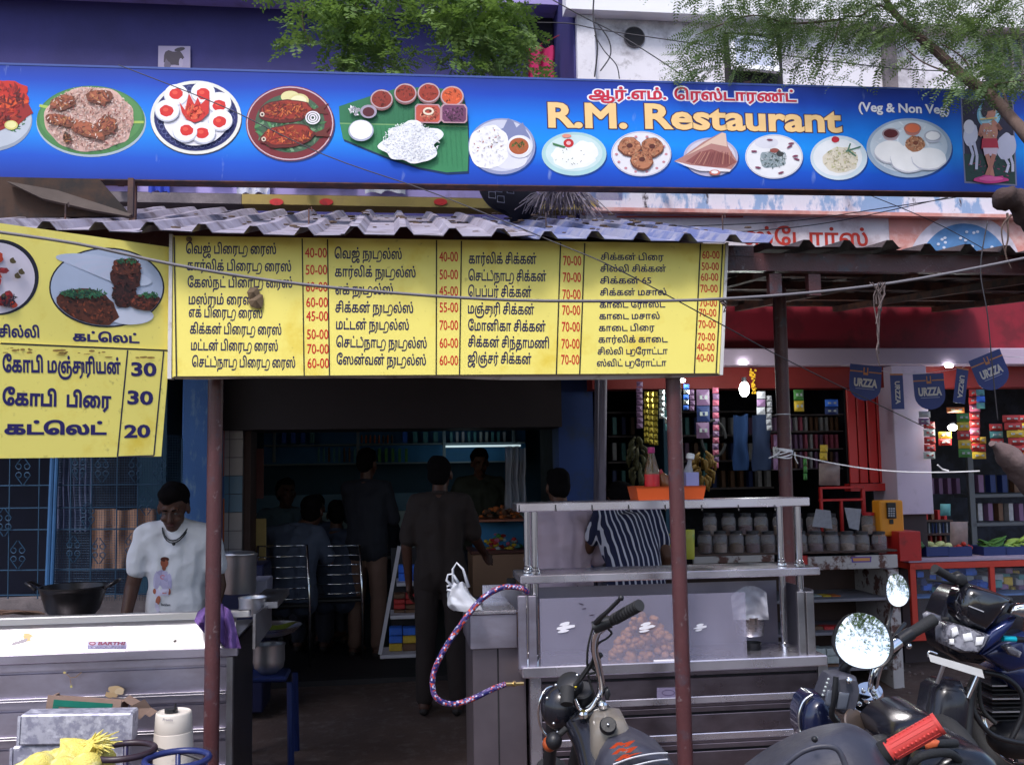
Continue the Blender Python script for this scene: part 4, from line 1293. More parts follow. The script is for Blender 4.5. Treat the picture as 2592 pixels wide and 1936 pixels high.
 # left food cart
def fq(px0,py0,px1,py1,v0,v1,bev=.002,mb=None):
 """box whose front face fills the pixel rectangle at depth v0 of the street front"""
 u0,zt=fp(px0,py0,v0);u1,_=fp(px1,py0,v0);zb=fp((px0+px1)/2,py1,v0)[1]
 zt=fp((px0+px1)/2,py0,v0)[1]
 mb=mb or MB(FM)
 mb.box(u0,v0,zb,u1,v1,zt,bev=bev)
 return mb
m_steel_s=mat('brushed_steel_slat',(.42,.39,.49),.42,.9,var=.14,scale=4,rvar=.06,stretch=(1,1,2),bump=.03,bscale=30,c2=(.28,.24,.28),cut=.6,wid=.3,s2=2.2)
m_steel_b=mat('bright_steel_edge',(.78,.77,.80),.22,1.,var=.03)
m_alu=mat('dull_aluminium',(.55,.54,.57),.38,.9,var=.12,scale=9)
def slats(par,u0,u1,v,ztop,n,per,m=m_steel_s,name='front_slat',inset=0):
 for i in range(n):
  z=ztop-i*per
  mb=MB(FM)
  prof=[(v,z),(v-.004,z-.002),(v-.004,z-per*.20),(v+.016,z-per*.215),(v+.016,z-per*.285),(v,z-per*.30),(v+.002,z-per*.92),(v-.01,z-per*.935),(v-.01,z-per*.985),(v+.012,z-per*.999)]
  vs=[(u0,a,b_)for a,b_ in prof]+[(u1,a,b_)for a,b_ in prof]
  k_=len(prof)
  mb.add(vs,[(j,j+1,k_+j+1,k_+j)for j in range(k_-1)])
  mb.build(name,m,par)
  MB(FM).box(u0,v-.014,z-per*.935,u1,v-.0102,z-per*.915,bev=.001).build('bright_rib',m_steel_b,par)
  MB(FM).box(u0,v-.014,z-per*1.005,u1,v-.0102,z-per*.985,bev=.001).build('bright_rib',m_steel_b,par)
VL=4.46
ul0,ul1=-1.95,fu(597,VL)
zT=fz(1560,VL,300)
cart=fthing('food_cart','stainless steel food cart at the left with ribbed front and wok on top','food cart',(ul0+ul1)/2,VL,0)
zt1=fz(1646,VL,300);zt2=fz(1670,VL,300)
mb=MB(FM)
mb.add([(ul0,VL-.012,zt1),(ul1-.0,VL-.012,zt1),(ul1,VL+.085,zT-.032),(ul0,VL+.085,zT-.032)],[(0,1,2,3)])
mb.add([(ul0,VL-.008,zt1-.004),(ul1-.0,VL-.008,zt1-.004),(ul1,VL+.089,zT-.036),(ul0,VL+.089,zT-.036)],[(3,2,1,0)])
mb.build('sloping_panel',mat('clean_sloping_steel',(.80,.79,.82),.33,1.,var=.03),cart)
mb=MB(FM);mb.box(ul0,VL+.055,zT-.031,fu(632,VL),VL+.11,zT,bev=.004)
mb.build('top_rail',mat('white_steel_rail',(.78,.77,.8),.3,.85,var=.04),cart)
mb=MB(FM);mb.box(ul0,VL+.111,zT-.13,ul1,5.1,zT-.122)
mb.build('counter_top',m_steel_d,cart)
MB(FM).box(ul0,VL-.016,zt2,fu(607,VL-.02),VL+.03,zt1-.001,bev=.003).build('front_band',m_steel_s,cart)
PER=fz(1686,VL,300)-fz(1780,VL,300)
slats(cart,ul0,ul1-.028,VL,zt2-.001,5,PER)
MB(FM).box(ul1-.027,VL-.012,.06,ul1,VL+.03,zt2-.001,bev=.002).build('corner_post',m_steel_d,cart)
MB(FM).box(ul1-.012,VL+.031,.06,ul1-.002,5.08,zt1).build('side_panel',mat('greasy_dark_steel',(.07,.065,.075),.4,.8,var=.4,scale=6),cart)
MB(FM).box(ul0,5.06,.06,ul1-.013,5.08,zt1).build('back_panel',m_steel_d,cart)
for x in(ul0+.1,ul1-.15):
 for v in(VL+.1,4.95):
  mb=MB(FM);mb.lathe([(.06,-.015),(.07,-.01),(.07,.01),(.06,.015)],M.Translation((x,v,.07))@M.Rotation(R(90),4,'Y'),16)
  mb.build('wheel',m_rubber,cart)
mb=MB(FM)
ua,za=fp(640,1553,VL+.1);ub,zb=fp(682,1535,VL+.62)
zc=fz(1642,VL+.1,640)
mb.add([(ua,VL+.1,zc),(ua,VL+.1,za),(ub,VL+.62,zb+.02),(ub,VL+.62,zc+.02),(ua+.012,VL+.1,zc),(ua+.012,VL+.1,za),(ub+.012,VL+.62,zb+.02),(ub+.012,VL+.62,zc+.02)],[(0,1,2,3),(7,6,5,4),(0,4,5,1),(1,5,6,2),(2,6,7,3),(3,7,4,0)])
mb.build('side_flap',m_steel_d,cart)
MB(FM).box(ul1+.0,4.95,zT-.05,fu(725,5.3),5.5,zT-.02).build('side_shelf',m_steel_d,cart)
def face_pt(px_,py_):
 v=VL-.016
 return fp(px_,py_,v)
PL_=Plane(FM@V((0,VL-.03,0)),FM@V((1,VL-.03,0)))
ang=math.atan2(.097,zT-.032-zt1)
PT_=Plane(FM@V((0,VL-.012,0)),FM@V((1,VL-.012,0)))
class Tilt:
 T=FM@M.Translation((0,VL-.013,zt1))@M.Rotation(-ang,4,'X')
 def __init__(s):s.I=s.T.inverted()
 uv=Plane.uv
PTI=Tilt()
art=Art(PTI,-.0005)
art.lay();art.poly([(220,1622),(321,1622),(321,1643),(220,1643)],(200,190,216));art.lay();art.poly([(222,1633),(319,1633),(319,1642),(222,1642)],(150,140,180))
art.ell(234,1628,9,5,(150,60,90),16);art.ell(234,1628,6,2.4,(214,180,200),12)
art.grains(270,1638,44,2.2,60,[(90,80,130),(220,214,232)],5,1.4)
mt=MB(PTI.T);ptext(PTI,mt,"BARTHI",247,1632,316,1632,8,-.0022,(150,50,90),.04)
o=art.build('maker_plate',cart);tag(mt.build('plate_lettering',m_print,cart),kind='stuff')
art=Art(PTI,-.0005)
art.ell(72,1613,16,10,(206,170,110),16,.2,.4,3);art.ell(84,1617,10,7,(200,196,200),12,0,.4,5);art.ell(50,1624,22,5,(150,140,150),14,-.3,.4,6);art.ell(443,1622,5,3,(90,80,80),10,-.4)
art.build('food_smear',cart)
art=Art(PL_,.013)
art.ell(290,1746,20,9,(214,182,140),20,-.1,.35,3);art.ell(282,1760,16,8,(206,172,130),18,.1,.35,8);art.ell(300,1750,12,8,(222,196,160),14,0,.3,9)
art.line([(166,1706),(176,1716),(190,1714),(204,1702)],1.8,(150,120,90));art.ell(161,1703,4,3,(200,180,120),8);art.ell(178,1738,3,4,(200,190,120),8);art.line([(175,1718),(178,1736)],1.4,(150,120,90))
tag(art.build('food_smear',cart),kind='stuff')
def on(name,label,cat,px_,py_,v,group=None):
 u,z=fp(px_,py_,v)
 return fthing(name,label,cat,u,v,z,group),u,z
v=4.86
u,z=fp(186,1487,v);r=(fu(270,v,1487)-fu(104,v,1487))/2
mb=MB(FM);T=M.Translation((u,v,z))
mb.lathe([(.03,-.17),(r*.5,-.155),(r*.8,-.10),(r*.97,-.02),(r,0),(r*1.05,.004),(r*1.05,.010),(r*.98,.008),(r*.93,-.02),(r*.76,-.095),(r*.45,-.145),(.02,-.155)],T,40)
wok=thing('wok','wide black iron wok on the left food cart','wok',FM@V((u,v,z-.17)),YAW)
mb.build('bowl',mat('blackened_iron',(.03,.027,.03),.3,.7,var=.5,scale=12),wok,smooth=True,ang=50)
for sgn in(-1,1):
 mb=MB(FM);mb.tube([(u+sgn*r*1.04,v-.05,z),(u+sgn*(r*1.04+.05),v-.03,z+.03),(u+sgn*(r*1.04+.05),v+.03,z+.03),(u+sgn*r*1.04,v+.05,z)],.007,8)
 mb.build('handle',mat('blackened_iron',None),wok,smooth=True)
mb=MB(FM)
for k in range(16):
 u0,z0=fp(rr.uniform(-60,30),1556-rr.uniform(0,12),4.62);u1,z1=fp(rr.uniform(60,112),1557-rr.uniform(0,8),4.66)
 mb.tube([(u0,4.62,z0),((u0+u1)/2,4.64,(z0+z1)/2+.01),(u1,4.68,z1)],.004,5)
tag(mb.build('kindling_bundle',mat('brown_twig',(.10,.055,.04),.8,var=.4)),'bundle of brown twigs lying on the left end of the food cart','firewood')
mb=MB(FM)
def clothp(a,b_):
 px_=500+96*a+(14*b_*(1 if a>.3 else-.6))-(10*(1-b_)if a>.7 else 0)
 py_=1548+92*b_*(.25+.75*min(1,a*1.7))-22*(1-b_)*math.sin(a*3)
 v=VL-.045+.12*(1-b_)**3+.022*math.sin(a*19+b_*3)+.02*noise.noise(V((a*5,b_*5,2)))
 x,z=fp(px_,py_,v)
 return(x,v,z)
mb.grid(clothp,34,24)
tag(mb.build('cleaning_cloth',mat('purple_cloth',(.17,.09,.30),.9,var=.25,scale=20,bump=.4,bscale=150),smooth=True),'crumpled purple cloth hanging over the right corner of the left food cart','cloth')
def pot(px0,px1,pyt,pyb,v,name,label,cat='pot',m=None,rim=True,body=None,lid=False):
 uc,zt=fp((px0+px1)/2,pyt,v);r=(fu(px1,v,pyt)-fu(px0,v,pyt))/2;zb=fz(pyb,v,(px0+px1)/2)
 h=zt-zb
 t=thing(name,label,cat,FM@V((uc,v,zb)),YAW)
 mb=MB(FM);T=M.Translation((uc,v,zb))
 prof=body(r,h)if body else[(r*.88,0),(r*.94,.01),(r*.95,h-.012),(r,h),(r*1.01,h+.003),(r*.93,h-.006),(r*.91,.012),(.01,.01)]
 mb.lathe(prof,T,32)
 mb.build('body',m or m_alu,t,smooth=True,ang=40)
 if lid:
  mb=MB(FM);mb.lathe([(r*1.04,h+.004),(r*.8,h+.02),(.02,h+.026)],T,28);mb.build('lid',m_alu,t,smooth=True)
 return t,uc,zb,r,h
pot(603,676,1512,1556,4.98,'cooking_pot','short aluminium pot standing on the shelf right of the man in the white shirt')
vb=5.7
t,uc,zb,r,h=pot(640,722,1628,1702,vb,'large_vessel','large round aluminium vessel on a blue stool beside the left food cart',body=lambda r,h:[(r*.5,0),(r*.9,.03),(r,h*.45),(r*.97,h*.9),(r*1.03,h),(r*.9,h*.97),(r*.9,.05),(.01,.03)])
tp,_,zt_,r2,h2=pot(602,764,1582,1606,vb,'wide_tray','wide shallow steel tray on top of the large vessel','tray',m_steel,body=lambda r,h:[(r*.55,0),(r*.8,h*.3),(r,h),(r*1.02,h),(r*.8,h*.4),(r*.5,.01),(.01,.008)])
mb=MB(FM)
def leafp(a,b_):
 px_=640+118*a;py_=1594-20*a*a+(b_-.5)*20*math.sin(math.pi*min(1,a*.9+.12))
 v=vb-.12+.05*b_
 x,z=fp(px_,py_,v);return(x,v,z+.006*math.sin(a*9))
mb.grid(leafp,20,6)
tag(mb.build('banana_leaf',mat('yellow_green_leaf',(.30,.36,.05),.5,var=.2),smooth=True),'folded yellow green banana leaf lying on the wide steel tray','leaf')
st=fthing('plastic_stool','blue plastic stool under the large aluminium vessel','stool',uc,vb,0)
m_bp=mat('blue_plastic',(.008,.02,.11),.45,var=.1)
MB(FM).box(uc-.11,vb-.12,zb-.03,uc+.11,vb+.12,zb-.001,bev=.01).build('seat',m_bp,st)
for sx_ in(-1,1):
 for sy_ in(-1,1):
  mb=MB(FM);mb.tube([(uc+sx_*.13,vb+sy_*.13,zb-.03),(uc+sx_*.14,vb+sy_*.15,0)],.018,6);mb.build('leg',m_bp,st)
pot(560,652,1405,1500,5.9,'tall_pot','tall round cooking pot with a dark lid behind the maroon pole',m=m_alu,lid=True)
u0,z1=fp(612,1432,6.4);u1,_=fp(668,1432,6.4)
bx=fthing('drink_cooler','dark navy drink cooler showing the letters psi','cooler',(u0+u1)/2,6.4,.1)
MB(FM).box(u0-.25,6.4,.1,u1,6.8,z1,bev=.01).build('body',mat('navy_cooler_paint',(.012,.014,.05),.4),bx)
PC_=Plane(FM@V((0,6.4,0)),FM@V((1,6.4,0)))
mt=MB(PC_.T);ptext(PC_,mt,"psi",599,1470,629,1470,15,-.003,(200,200,230),.03);tag(mt.build('lettering',m_print,bx),kind='stuff')
MB(FM).box(fu(635,6.0),6.0,fz(1505,6.0,650),fu(678,6.0),6.3,fz(1470,6.0,650),bev=.004).build('white_carton',mat('pale_carton',(.3,.28,.36),.7))
tag(bpy.data.objects['white_carton'],'pale carton behind the short aluminium pot','carton')
# things stacked in front of the left cart
m_galv=mat('galvanised_tin',(.50,.50,.60),.5,.45,var=.2,scale=12,c2=(.30,.30,.40),cut=.5,wid=.12,s2=28,bump=.1,bscale=60,c3=(.68,.68,.78),s3=22,cut3=.6)
VT=3.86
def tin(py0,py1,px0,px1,v0,v1,label,tiltd=0):
 u0,zt=fp(px0,py0,v0);u1,_=fp(px1,py0,v0);zb=fz(py1,v0,(px0+px1)/2)
 t=fthing('tin_box',label,'tin box',(u0+u1)/2,(v0+v1)/2,zb,'galvanised tin boxes')
 T=M.Translation(((u0+u1)/2,v0,zb))@M.Rotation(R(tiltd),4,'Y')
 w=(u1-u0)/2;h=zt-zb
 mb=MB(FM)
 mb.box(-w,0,0,w,v1-v0,h,T,bev=.006)
 mb.build('box_body',m_galv,t)
 for s_ in(-1,1):
  mb=MB(FM);mb.box(s_*w-.006,-.004,.002,s_*w+.004,.004,h-.004,T);mb.build('folded_seam',m_galv,t)
 return t,u0,u1,zt,zb
tt,a0,a1,a2,a3=tin(1813,1884,48,332,VT,VT+.10,'upper galvanised tin box with a blotchy silver front',1.6)
tin(1890,2090,30,318,VT+.012,VT+.10,'lower galvanised tin box under the blotchy one')
zb_=fz(2090,VT,180)
MB(FM).box(a0-.05,VT-.05,0,a1+.7,VT+.42,zb_-.002,bev=.005).build('low_platform',mat('old_wood',(.09,.06,.045),.8,var=.4))
tag(bpy.data.objects['low_platform'],'low wooden platform under the galvanised tin boxes','platform')
v=VT+.13
cb=fthing('cardboard_box','open cardboard box with a green printed frame behind the tin boxes','box',fu(210,v),v+.1,a3)
m_card=mat('brown_cardboard',(.26,.175,.14),.85,var=.2,scale=10,bump=.1)
u0,zt=fp(110,1762,v);u1,_=fp(298,1786,v)
w=(u1-u0)/2
T=M.Translation(((u0+u1)/2,v,a2-.085))@M.Rotation(R(6.5),4,'Y')@M.Rotation(R(-3),4,'X')
hh=.115
mb=MB(FM);mb.box(-w,0,0,w,.008,hh,T);mb.box(-w,.12,0,w,.128,hh-.02,T)
mb.box(-w,.009,0,-w+.008,.119,hh-.01,T);mb.box(w-.008,.009,0,w,.119,hh-.01,T);mb.box(-w,.009,-.002,w,.119,.004,T)
cbb=mb.build('box_wall',m_card,cb)
mb=MB(FM)
mb.add([(w,.01,hh),(w+.11,.02,hh-.06),(w+.12,.10,hh-.05),(w,.12,hh)],[(0,1,2,3)],T)
mb.add([(w+.02,-.01,hh-.03),(w+.09,-.02,hh+.015),(w+.115,.0,hh-.02),(w+.08,-.005,hh-.065)],[(0,1,2,3)],T)
mb.build('torn_flap',m_card,cb)
mb=MB(FM)
mb.col=lin((30,112,96))
for q in((-w+.025,hh-.038,w-.03,hh-.014),(-w+.025,.0,-w+.047,hh-.039),(w-.052,.0,w-.03,hh-.039)):
 mb.add([(q[0],-.002,q[1]),(q[2],-.002,q[1]),(q[2],-.002,q[3]),(q[0],-.002,q[3])],[(0,1,2,3)],T)
mb.T=FM@T
text_mesh(mb,"MANGO",-w+.09,.018,w-.09,.018,.045,-.002,(30,100,88),.04)
tag(mb.build('box_print',print_mat('printed_card',.85,.2,.3),cb),kind='stuff')
v=3.98
t,uc,zb,r,h=pot(388,492,1800,1925,v,'mixer_grinder','off white mixer grinder motor body beside the maroon pole','mixer',mat('yellowed_white_plastic',(.66,.60,.54),.45,var=.06,scale=8,c2=(.4,.33,.28),cut=.68,s2=9),body=lambda r,h:[(r,0),(r*.98,h*.15),(r*.93,h*.60),(r*.915,h*.605),(r*.915,h*.615),(r*.92,h*.62),(r*.87,h*.97),(r*.84,h*1.0),(r*.80,h*1.01),(r*.74,h*.985),(.02,h*.98)])
mb=MB(FM);mb.tube([(uc+.01,v-.02,zb+h),(uc+.01,v-.02,zb+h+.035)],.004,6);mb.tube([(uc-.01,v,zb+h*.98),(uc-.01,v,zb+h+.012)],.025,12)
mb.build('coupler',m_black,t)
PX=Plane(FM@V((0,v-r*.9,0)),FM@V((1,v-r*.9,0)))
mt=MB(PX.T);ptext(PX,mt,"Preethi",412,1823,438,1824,7,-.004,(110,110,130),.01);tag(mt.build('lettering',m_print,t),kind='stuff')
cable([(400,1895,3.7),(430,1903,3.68),(470,1908,3.66),(520,1925,3.64)],.006,'black power cord looping in front of the mixer')
for(cx,cy,rx,v,lb)in((312,1900,78,3.5,'dark round ring stand left of the mixer, its ring stained brown'),(448,1921,80,3.42,'navy blue round ring stand in front of the mixer')):
 uc,zc=fp(cx,cy,v);r=fu(cx+rx,v,cy)-uc
 t=thing('ring_stand',lb,'stand',FM@V((uc,v,0)),YAW,'ring stands at the lower left')
 mm=mat('navy_enamel',(.02,.03,.13),.35,var=.3)if cx>400 else mat('brownish_black_enamel',(.035,.02,.03),.4,var=.4,c2=(.02,.02,.09),cut=.55,s2=6)
 mb=MB(FM);mb.tube([(uc+r*math.cos(a),v+r*math.sin(a),zc)for a in[i*math.pi/18 for i in range(36)]],.011,8,closed=True)
 mb.build('ring',mm,t,smooth=True)
 for k in range(3):
  a=R(100+120*k)
  mb=MB(FM);mb.tube([(uc+r*math.cos(a),v+r*math.sin(a),zc),(uc+r*1.3*math.cos(a),v+r*1.3*math.sin(a),0)],.009,7);mb.build('leg',mm,t,smooth=True)
m_sack=mat('yellow_mesh_sack',(.72,.60,.14),.6,var=.1,scale=25,bump=.6,bscale=180,c2=(.80,.74,.34),cut=.55,s2=12)
v=3.5
uc,zc=fp(150,1940,v)
mb=MB(FM)
def sackp(a,b_):
 th=a*2*math.pi;ph=(b_-.5)*math.pi
 n_=1+.16*noise.noise(V((math.cos(th)*2,math.sin(th)*2,b_*4)))+.05*noise.noise(V((math.cos(th)*7,math.sin(th)*7,b_*12)))
 return(uc+.165*n_*math.cos(ph)*math.cos(th),v+.15*n_*math.cos(ph)*math.sin(th),zc-.055+(.115 if ph>0 else .2)*n_*math.sin(ph)+.03*max(0,math.cos(th))*(ph>0))
mb.grid(sackp,44,26)
sk=thing('mesh_sack','yellow mesh sack with a frayed tied neck in front of the tin boxes','sack',FM@V((uc,v,zc-.25)),YAW)
mb.build('sack_body',m_sack,sk,smooth=True)
mb=MB(FM)
for k in range(120):
 a=rr.uniform(0,6.28);l=rr.uniform(.5,1)
 p0=V((uc+.08,v-.02,zc+.04));p1=V(fp(235,1880,v-.03)).to_3d();p1=V((p1.x,v-.03,p1.y))
 d=V((rr.gauss(.02,.02),rr.gauss(0,.02),rr.gauss(0,.016)))
 mb.tube([p0+d*.8,p1+d*.4,p1+V((.012,0,-.004))+d*1.3*l],[.013,.007,.0012],4)
tag(mb.build('frayed_neck',m_sack,sk),kind='stuff')
for k in range(3):
 c=fp(100+60*k,1915+10*(k%2),v-.1)
 MB(FM).ball((c[0],v-.1,c[1]-.03),(.05,.05,.045),14,10).build('bulge',m_sack,sk,smooth=True)
 # right food cart
VR_=4.44
rc=fthing('snack_cart','stainless steel snack cart with two shelves and a glass case','food cart',fu(1680,VR_),VR_,0)
def rp(px0,py0,px1,py1,v0,v1,name,m,bev=.003):
 return fq(px0,py0,px1,py1,v0,v1,bev).build(name,m,rc)
m_shelf=mat('pale_steel_shelf',(.66,.63,.72),.26,.9,var=.08,scale=4,rvar=.1)
uA0,zA=fp(1308,1268,VR_);uA1,zA1=fp(2050,1264,VR_)
zS1,zS1b=fz(1266,VR_,1680),fz(1288,VR_,1680)
MB(FM).box(uA0,VR_,zS1b,uA1,VR_+.2,zS1,bev=.004).build('upper_shelf',m_shelf,rc)
zS2,zS2b=fz(1447,VR_,1680),fz(1467,VR_,1680)
MB(FM).box(fu(1310,VR_),VR_-.0,zS2b,fu(2057,VR_),VR_+.3,zS2,bev=.004).build('middle_shelf',m_shelf,rc)
for(pa,pb)in((1333,0),(1347,1),(1975,0),(2006,1)):
 u=fu(pa,VR_+.05)
 v=VR_+(.12 if pb==0 else .05)
 mb=MB(FM)
 zlo=fz(1688,VR_,1680)
 mb.lathe([(.0155,zlo),(.0155,zS2b-.002)],M.Translation((u,v,0)),14)
 mb.lathe([(.0155,zS2+.002),(.024,zS2+.004),(.024,zS2+.016),(.019,zS2+.02),(.019,zS2+.03),(.0155,zS2+.034),(.0155,zS1b-.002)],M.Translation((u,v,0)),14)
 mb.lathe([(.0156,zlo+.05),(.021,zlo+.052),(.021,zlo+.066),(.0156,zlo+.07)],M.Translation((u,v,0)),14)
 mb.build('upright_tube',m_chrome,rc,smooth=True,ang=40)
for i in range(8):
 px_=1314+i*92.5
 u,z=fp(px_,1284,VR_-.004)
 mb=MB(FM);mb.tube([(u,VR_-.004,z+.012),(u,VR_-.006,z-.008),(u,VR_-.012,z-.016),(u,VR_-.018,z-.008)],.0028,5)
 mb.build('hook',m_black,rc)
zG0=fz(1690,VR_,1500);zG1=fz(1506,VR_,1650)
rp(1311,1508,1332,1695,VR_-.004,VR_+.02,'case_post',m_steel_s)
rp(1337,1508,1357,1695,VR_-.002,VR_+.02,'case_post',m_steel_s)
rp(2018,1497,2036,1682,VR_-.004,VR_+.02,'case_post',m_steel_d)
rp(2040,1497,2059,1682,VR_-.004,VR_+.02,'case_post',m_steel_d)
u0,u1=fu(1357,VR_),fu(1868,VR_)
m_acry=mat('hazy_acrylic',(.36,.34,.46),.1,var=.25,scale=3,alpha=.32,spec=.6,bump=.02,bscale=12,rvar=.08)  # lavender haze and reflections on the pane are put into its tint and opacity
MB(FM).box(u0,VR_+.003,zG0,u1,VR_+.007,zG1).build('case_pane',m_acry,rc)
MB(FM).box(u0,VR_+.34,zG0,fu(2015,VR_),VR_+.344,zG1+.01).build('case_back',mat('hazy_steel_back',(.30,.28,.36),.4,.6,var=.3),rc)
MB(FM).box(fu(1335,VR_),VR_+.02,zG0,fu(1335,VR_)+.004,VR_+.34,zG1).build('case_side',m_acry,rc)
MB(FM).box(fu(2040,VR_),VR_+.02,zG0,fu(2040,VR_)+.004,VR_+.34,zG1).build('case_side',m_steel_d,rc)
PGL=Plane(FM@V((0,VR_+.001,0)),FM@V((1,VR_+.001,0)))
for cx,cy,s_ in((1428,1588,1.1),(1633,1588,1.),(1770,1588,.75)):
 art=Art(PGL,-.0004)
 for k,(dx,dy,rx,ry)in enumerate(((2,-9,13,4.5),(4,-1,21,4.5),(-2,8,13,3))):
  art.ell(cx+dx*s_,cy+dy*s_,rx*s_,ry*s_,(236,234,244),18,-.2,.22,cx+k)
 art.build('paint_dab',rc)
art=Art(PGL,-.0004)
art.ell(1498,1556,8,1.3,(50,40,60),8,-.2);art.ell(1471,1528,7,1.3,(50,40,60),8,.3);art.ell(1478,1540,6,1.1,(50,40,60),8,-.2)
tag(art.build('dark_scratch',rc),kind='stuff')
ua,ub=fu(1311,VR_-.03),fu(2066,VR_-.03)
zl0,zl1=fz(1714,VR_-.03,1400),fz(1686,VR_-.03,1400)
MB(FM).box(ua,VR_-.03,zl0,ub,VR_+.36,zl1,bev=.005).build('ledge',m_shelf,rc)
MB(FM).box(fu(1330,VR_),VR_,.05,fu(1358,VR_),VR_+.03,zl0-.002,bev=.003).build('front_post',m_shelf,rc)
MB(FM).box(fu(2042,VR_),VR_,.05,fu(2066,VR_),VR_+.03,zl0-.002,bev=.003).build('front_post',m_steel_d,rc)
u0,u1=fu(1358,VR_)+.001,fu(2042,VR_)-.001
PER2=fz(1778,VR_,1700)-fz(1872,VR_,1700)
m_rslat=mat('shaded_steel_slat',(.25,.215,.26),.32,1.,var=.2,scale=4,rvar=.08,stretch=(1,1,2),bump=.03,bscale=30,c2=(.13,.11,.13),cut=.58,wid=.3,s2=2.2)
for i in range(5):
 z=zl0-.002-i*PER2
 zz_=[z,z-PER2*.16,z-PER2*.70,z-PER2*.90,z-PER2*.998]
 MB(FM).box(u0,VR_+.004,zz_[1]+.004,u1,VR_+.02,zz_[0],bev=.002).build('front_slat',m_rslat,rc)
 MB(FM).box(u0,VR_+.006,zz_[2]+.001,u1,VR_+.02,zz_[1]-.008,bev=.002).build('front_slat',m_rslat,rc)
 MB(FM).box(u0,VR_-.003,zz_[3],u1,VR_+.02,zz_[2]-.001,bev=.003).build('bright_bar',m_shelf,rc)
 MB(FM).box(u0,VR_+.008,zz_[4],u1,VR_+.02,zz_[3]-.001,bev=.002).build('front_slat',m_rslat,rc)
MB(FM).box(u0,VR_+.021,.05,u1,VR_+.03,zl0-.003).build('inner_panel',m_dark,rc)
MB(FM).box(fu(1332,VR_),VR_+.031,.05,fu(1336,VR_),VR_+.36,zl0-.003).build('side_panel',m_rslat,rc)
MB(FM).box(fu(2062,VR_),VR_+.031,.05,fu(2066,VR_),VR_+.36,zl0-.003).build('side_panel',m_rslat,rc)
MB(FM).box(fu(1340,VR_),VR_+.355,.05,fu(2060,VR_),VR_+.36,zl0-.003).build('back_panel',m_rslat,rc)
PR_=Plane(FM@V((0,VR_-.0,0)),FM@V((1,VR_-.0,0)))
art=Art(PR_,.0035)
art.lay();art.poly([(1663,1740),(1710,1739),(1710,1775),(1663,1776)],(120,112,140));art.ring(1692,1753,17,8,2.5,(84,74,104),20);art.grains(1688,1769,20,4,30,[(90,84,110),(150,140,170)],6,1.5)
art.build('maker_plate',rc)
sk_=fthing('wash_counter','small steel wash counter joined to the left side of the snack cart','counter',fu(1250,4.5),4.5,0)
vw=4.52
fq(1196,1640,1330,2400,vw+.03,5.0).build('cabinet',mat('dim_steel_cabinet',(.20,.17,.20),.42,.8,var=.25),sk_)
fq(1190,1555,1308,1641,vw,5.0).build('basin_front',m_steel_s,sk_)
fq(1190,1546,1308,1554,vw-.01,5.05).build('rim',m_shelf,sk_)
MB(FM).box(fu(1215,5.0),5.0,fz(1550,5.0,1250),fu(1322,5.0),5.02,fz(1480,5.0,1250)).build('splash_back',m_shelf,sk_)
fq(1283,1463,1306,1486,4.98,4.995).build('black_clip',m_black,sk_)
fq(1258,1640,1262,2400,vw+.026,vw+.0295).build('door_seam',m_dark,sk_)
hp_=[(1336,1500,4.40),(1318,1488,4.38),(1270,1487,4.36),(1215,1520,4.35),(1160,1590,4.34),(1118,1655,4.33),(1096,1712,4.33),(1102,1762,4.33),(1140,1781,4.34),(1190,1770,4.36),(1250,1742,4.40),(1280,1731,4.42)]
Ph=[at(*p)for p in hp_]
pts=[]
for i in range(len(Ph)-1):
 p0,p1,p2,p3=Ph[max(i-1,0)],Ph[i],Ph[i+1],Ph[min(i+2,len(Ph)-1)]
 for k in range(18):
  t=k/18
  pts.append(.5*((2*p1)+(p2-p0)*t+(2*p0-5*p1+4*p2-p3)*t*t+(3*p1-p0-3*p2+p3)*t**3))
mb=MB();n_=len(pts)
hose=thing('gas_hose','hose wrapped in orange and violet patterned sleeve curving left from the snack cart','hose',Ph[7])
mb.tube(pts,.0125,12)
for i in range(len(mb.c)):
 a_,b_=divmod(i,12)
 q=noise.noise(V((a_*.33,b_*.9,1.5)))
 q2=noise.noise(V((a_*.6+9,b_*1.3,7)))
 mb.c[i]=lin((34,34,96))if q<-.12 else lin((196,72,44))if q2>.12 else lin((190,190,220))if q2<-.22 else lin((92,72,128))
mb.build('patterned_sleeve',m_print,hose,smooth=True)
mb=MB();pb_=at(1325,1729,4.44)
mb.tube([Ph[-1],Ph[-1].lerp(pb_,.4)],.009,10);mb.tube([Ph[-1].lerp(pb_,.4),Ph[-1].lerp(pb_,.55)],.013,6);mb.tube([Ph[-1].lerp(pb_,.55),pb_],.008,10)
mb.build('brass_fitting',mat('brass',(.6,.45,.2),.3,1.),hose)
bag=thing('carrier_bag','knotted white plastic carrier bag on the wash counter beside the brown shirted man','bag',at(1195,1545,4.5))
m_bag=mat('thin_white_plastic',(.70,.72,.80),.35,var=.12,scale=10,trans=.25,bump=.5,bscale=18)
mb=MB()
def bagp(a,b_):
 th=a*2*math.pi
 cx=1160+26*b_;cy=1474+72*b_
 rx=14+26*math.sin(min(1,b_*1.2)*1.5)
 k=1+.22*noise.noise(V((math.cos(th)*1.8,math.sin(th)*1.8,b_*3)))
 p=at(cx+rx*k*math.cos(th)*.95-8*math.sin(b_*3),cy,4.46+.05*k*math.sin(th))
 p.z+=.012*noise.noise(V((th,b_*4,3)))
 return p
mb.grid(bagp,36,20)
mb.build('bag_body',m_bag,bag,smooth=True)
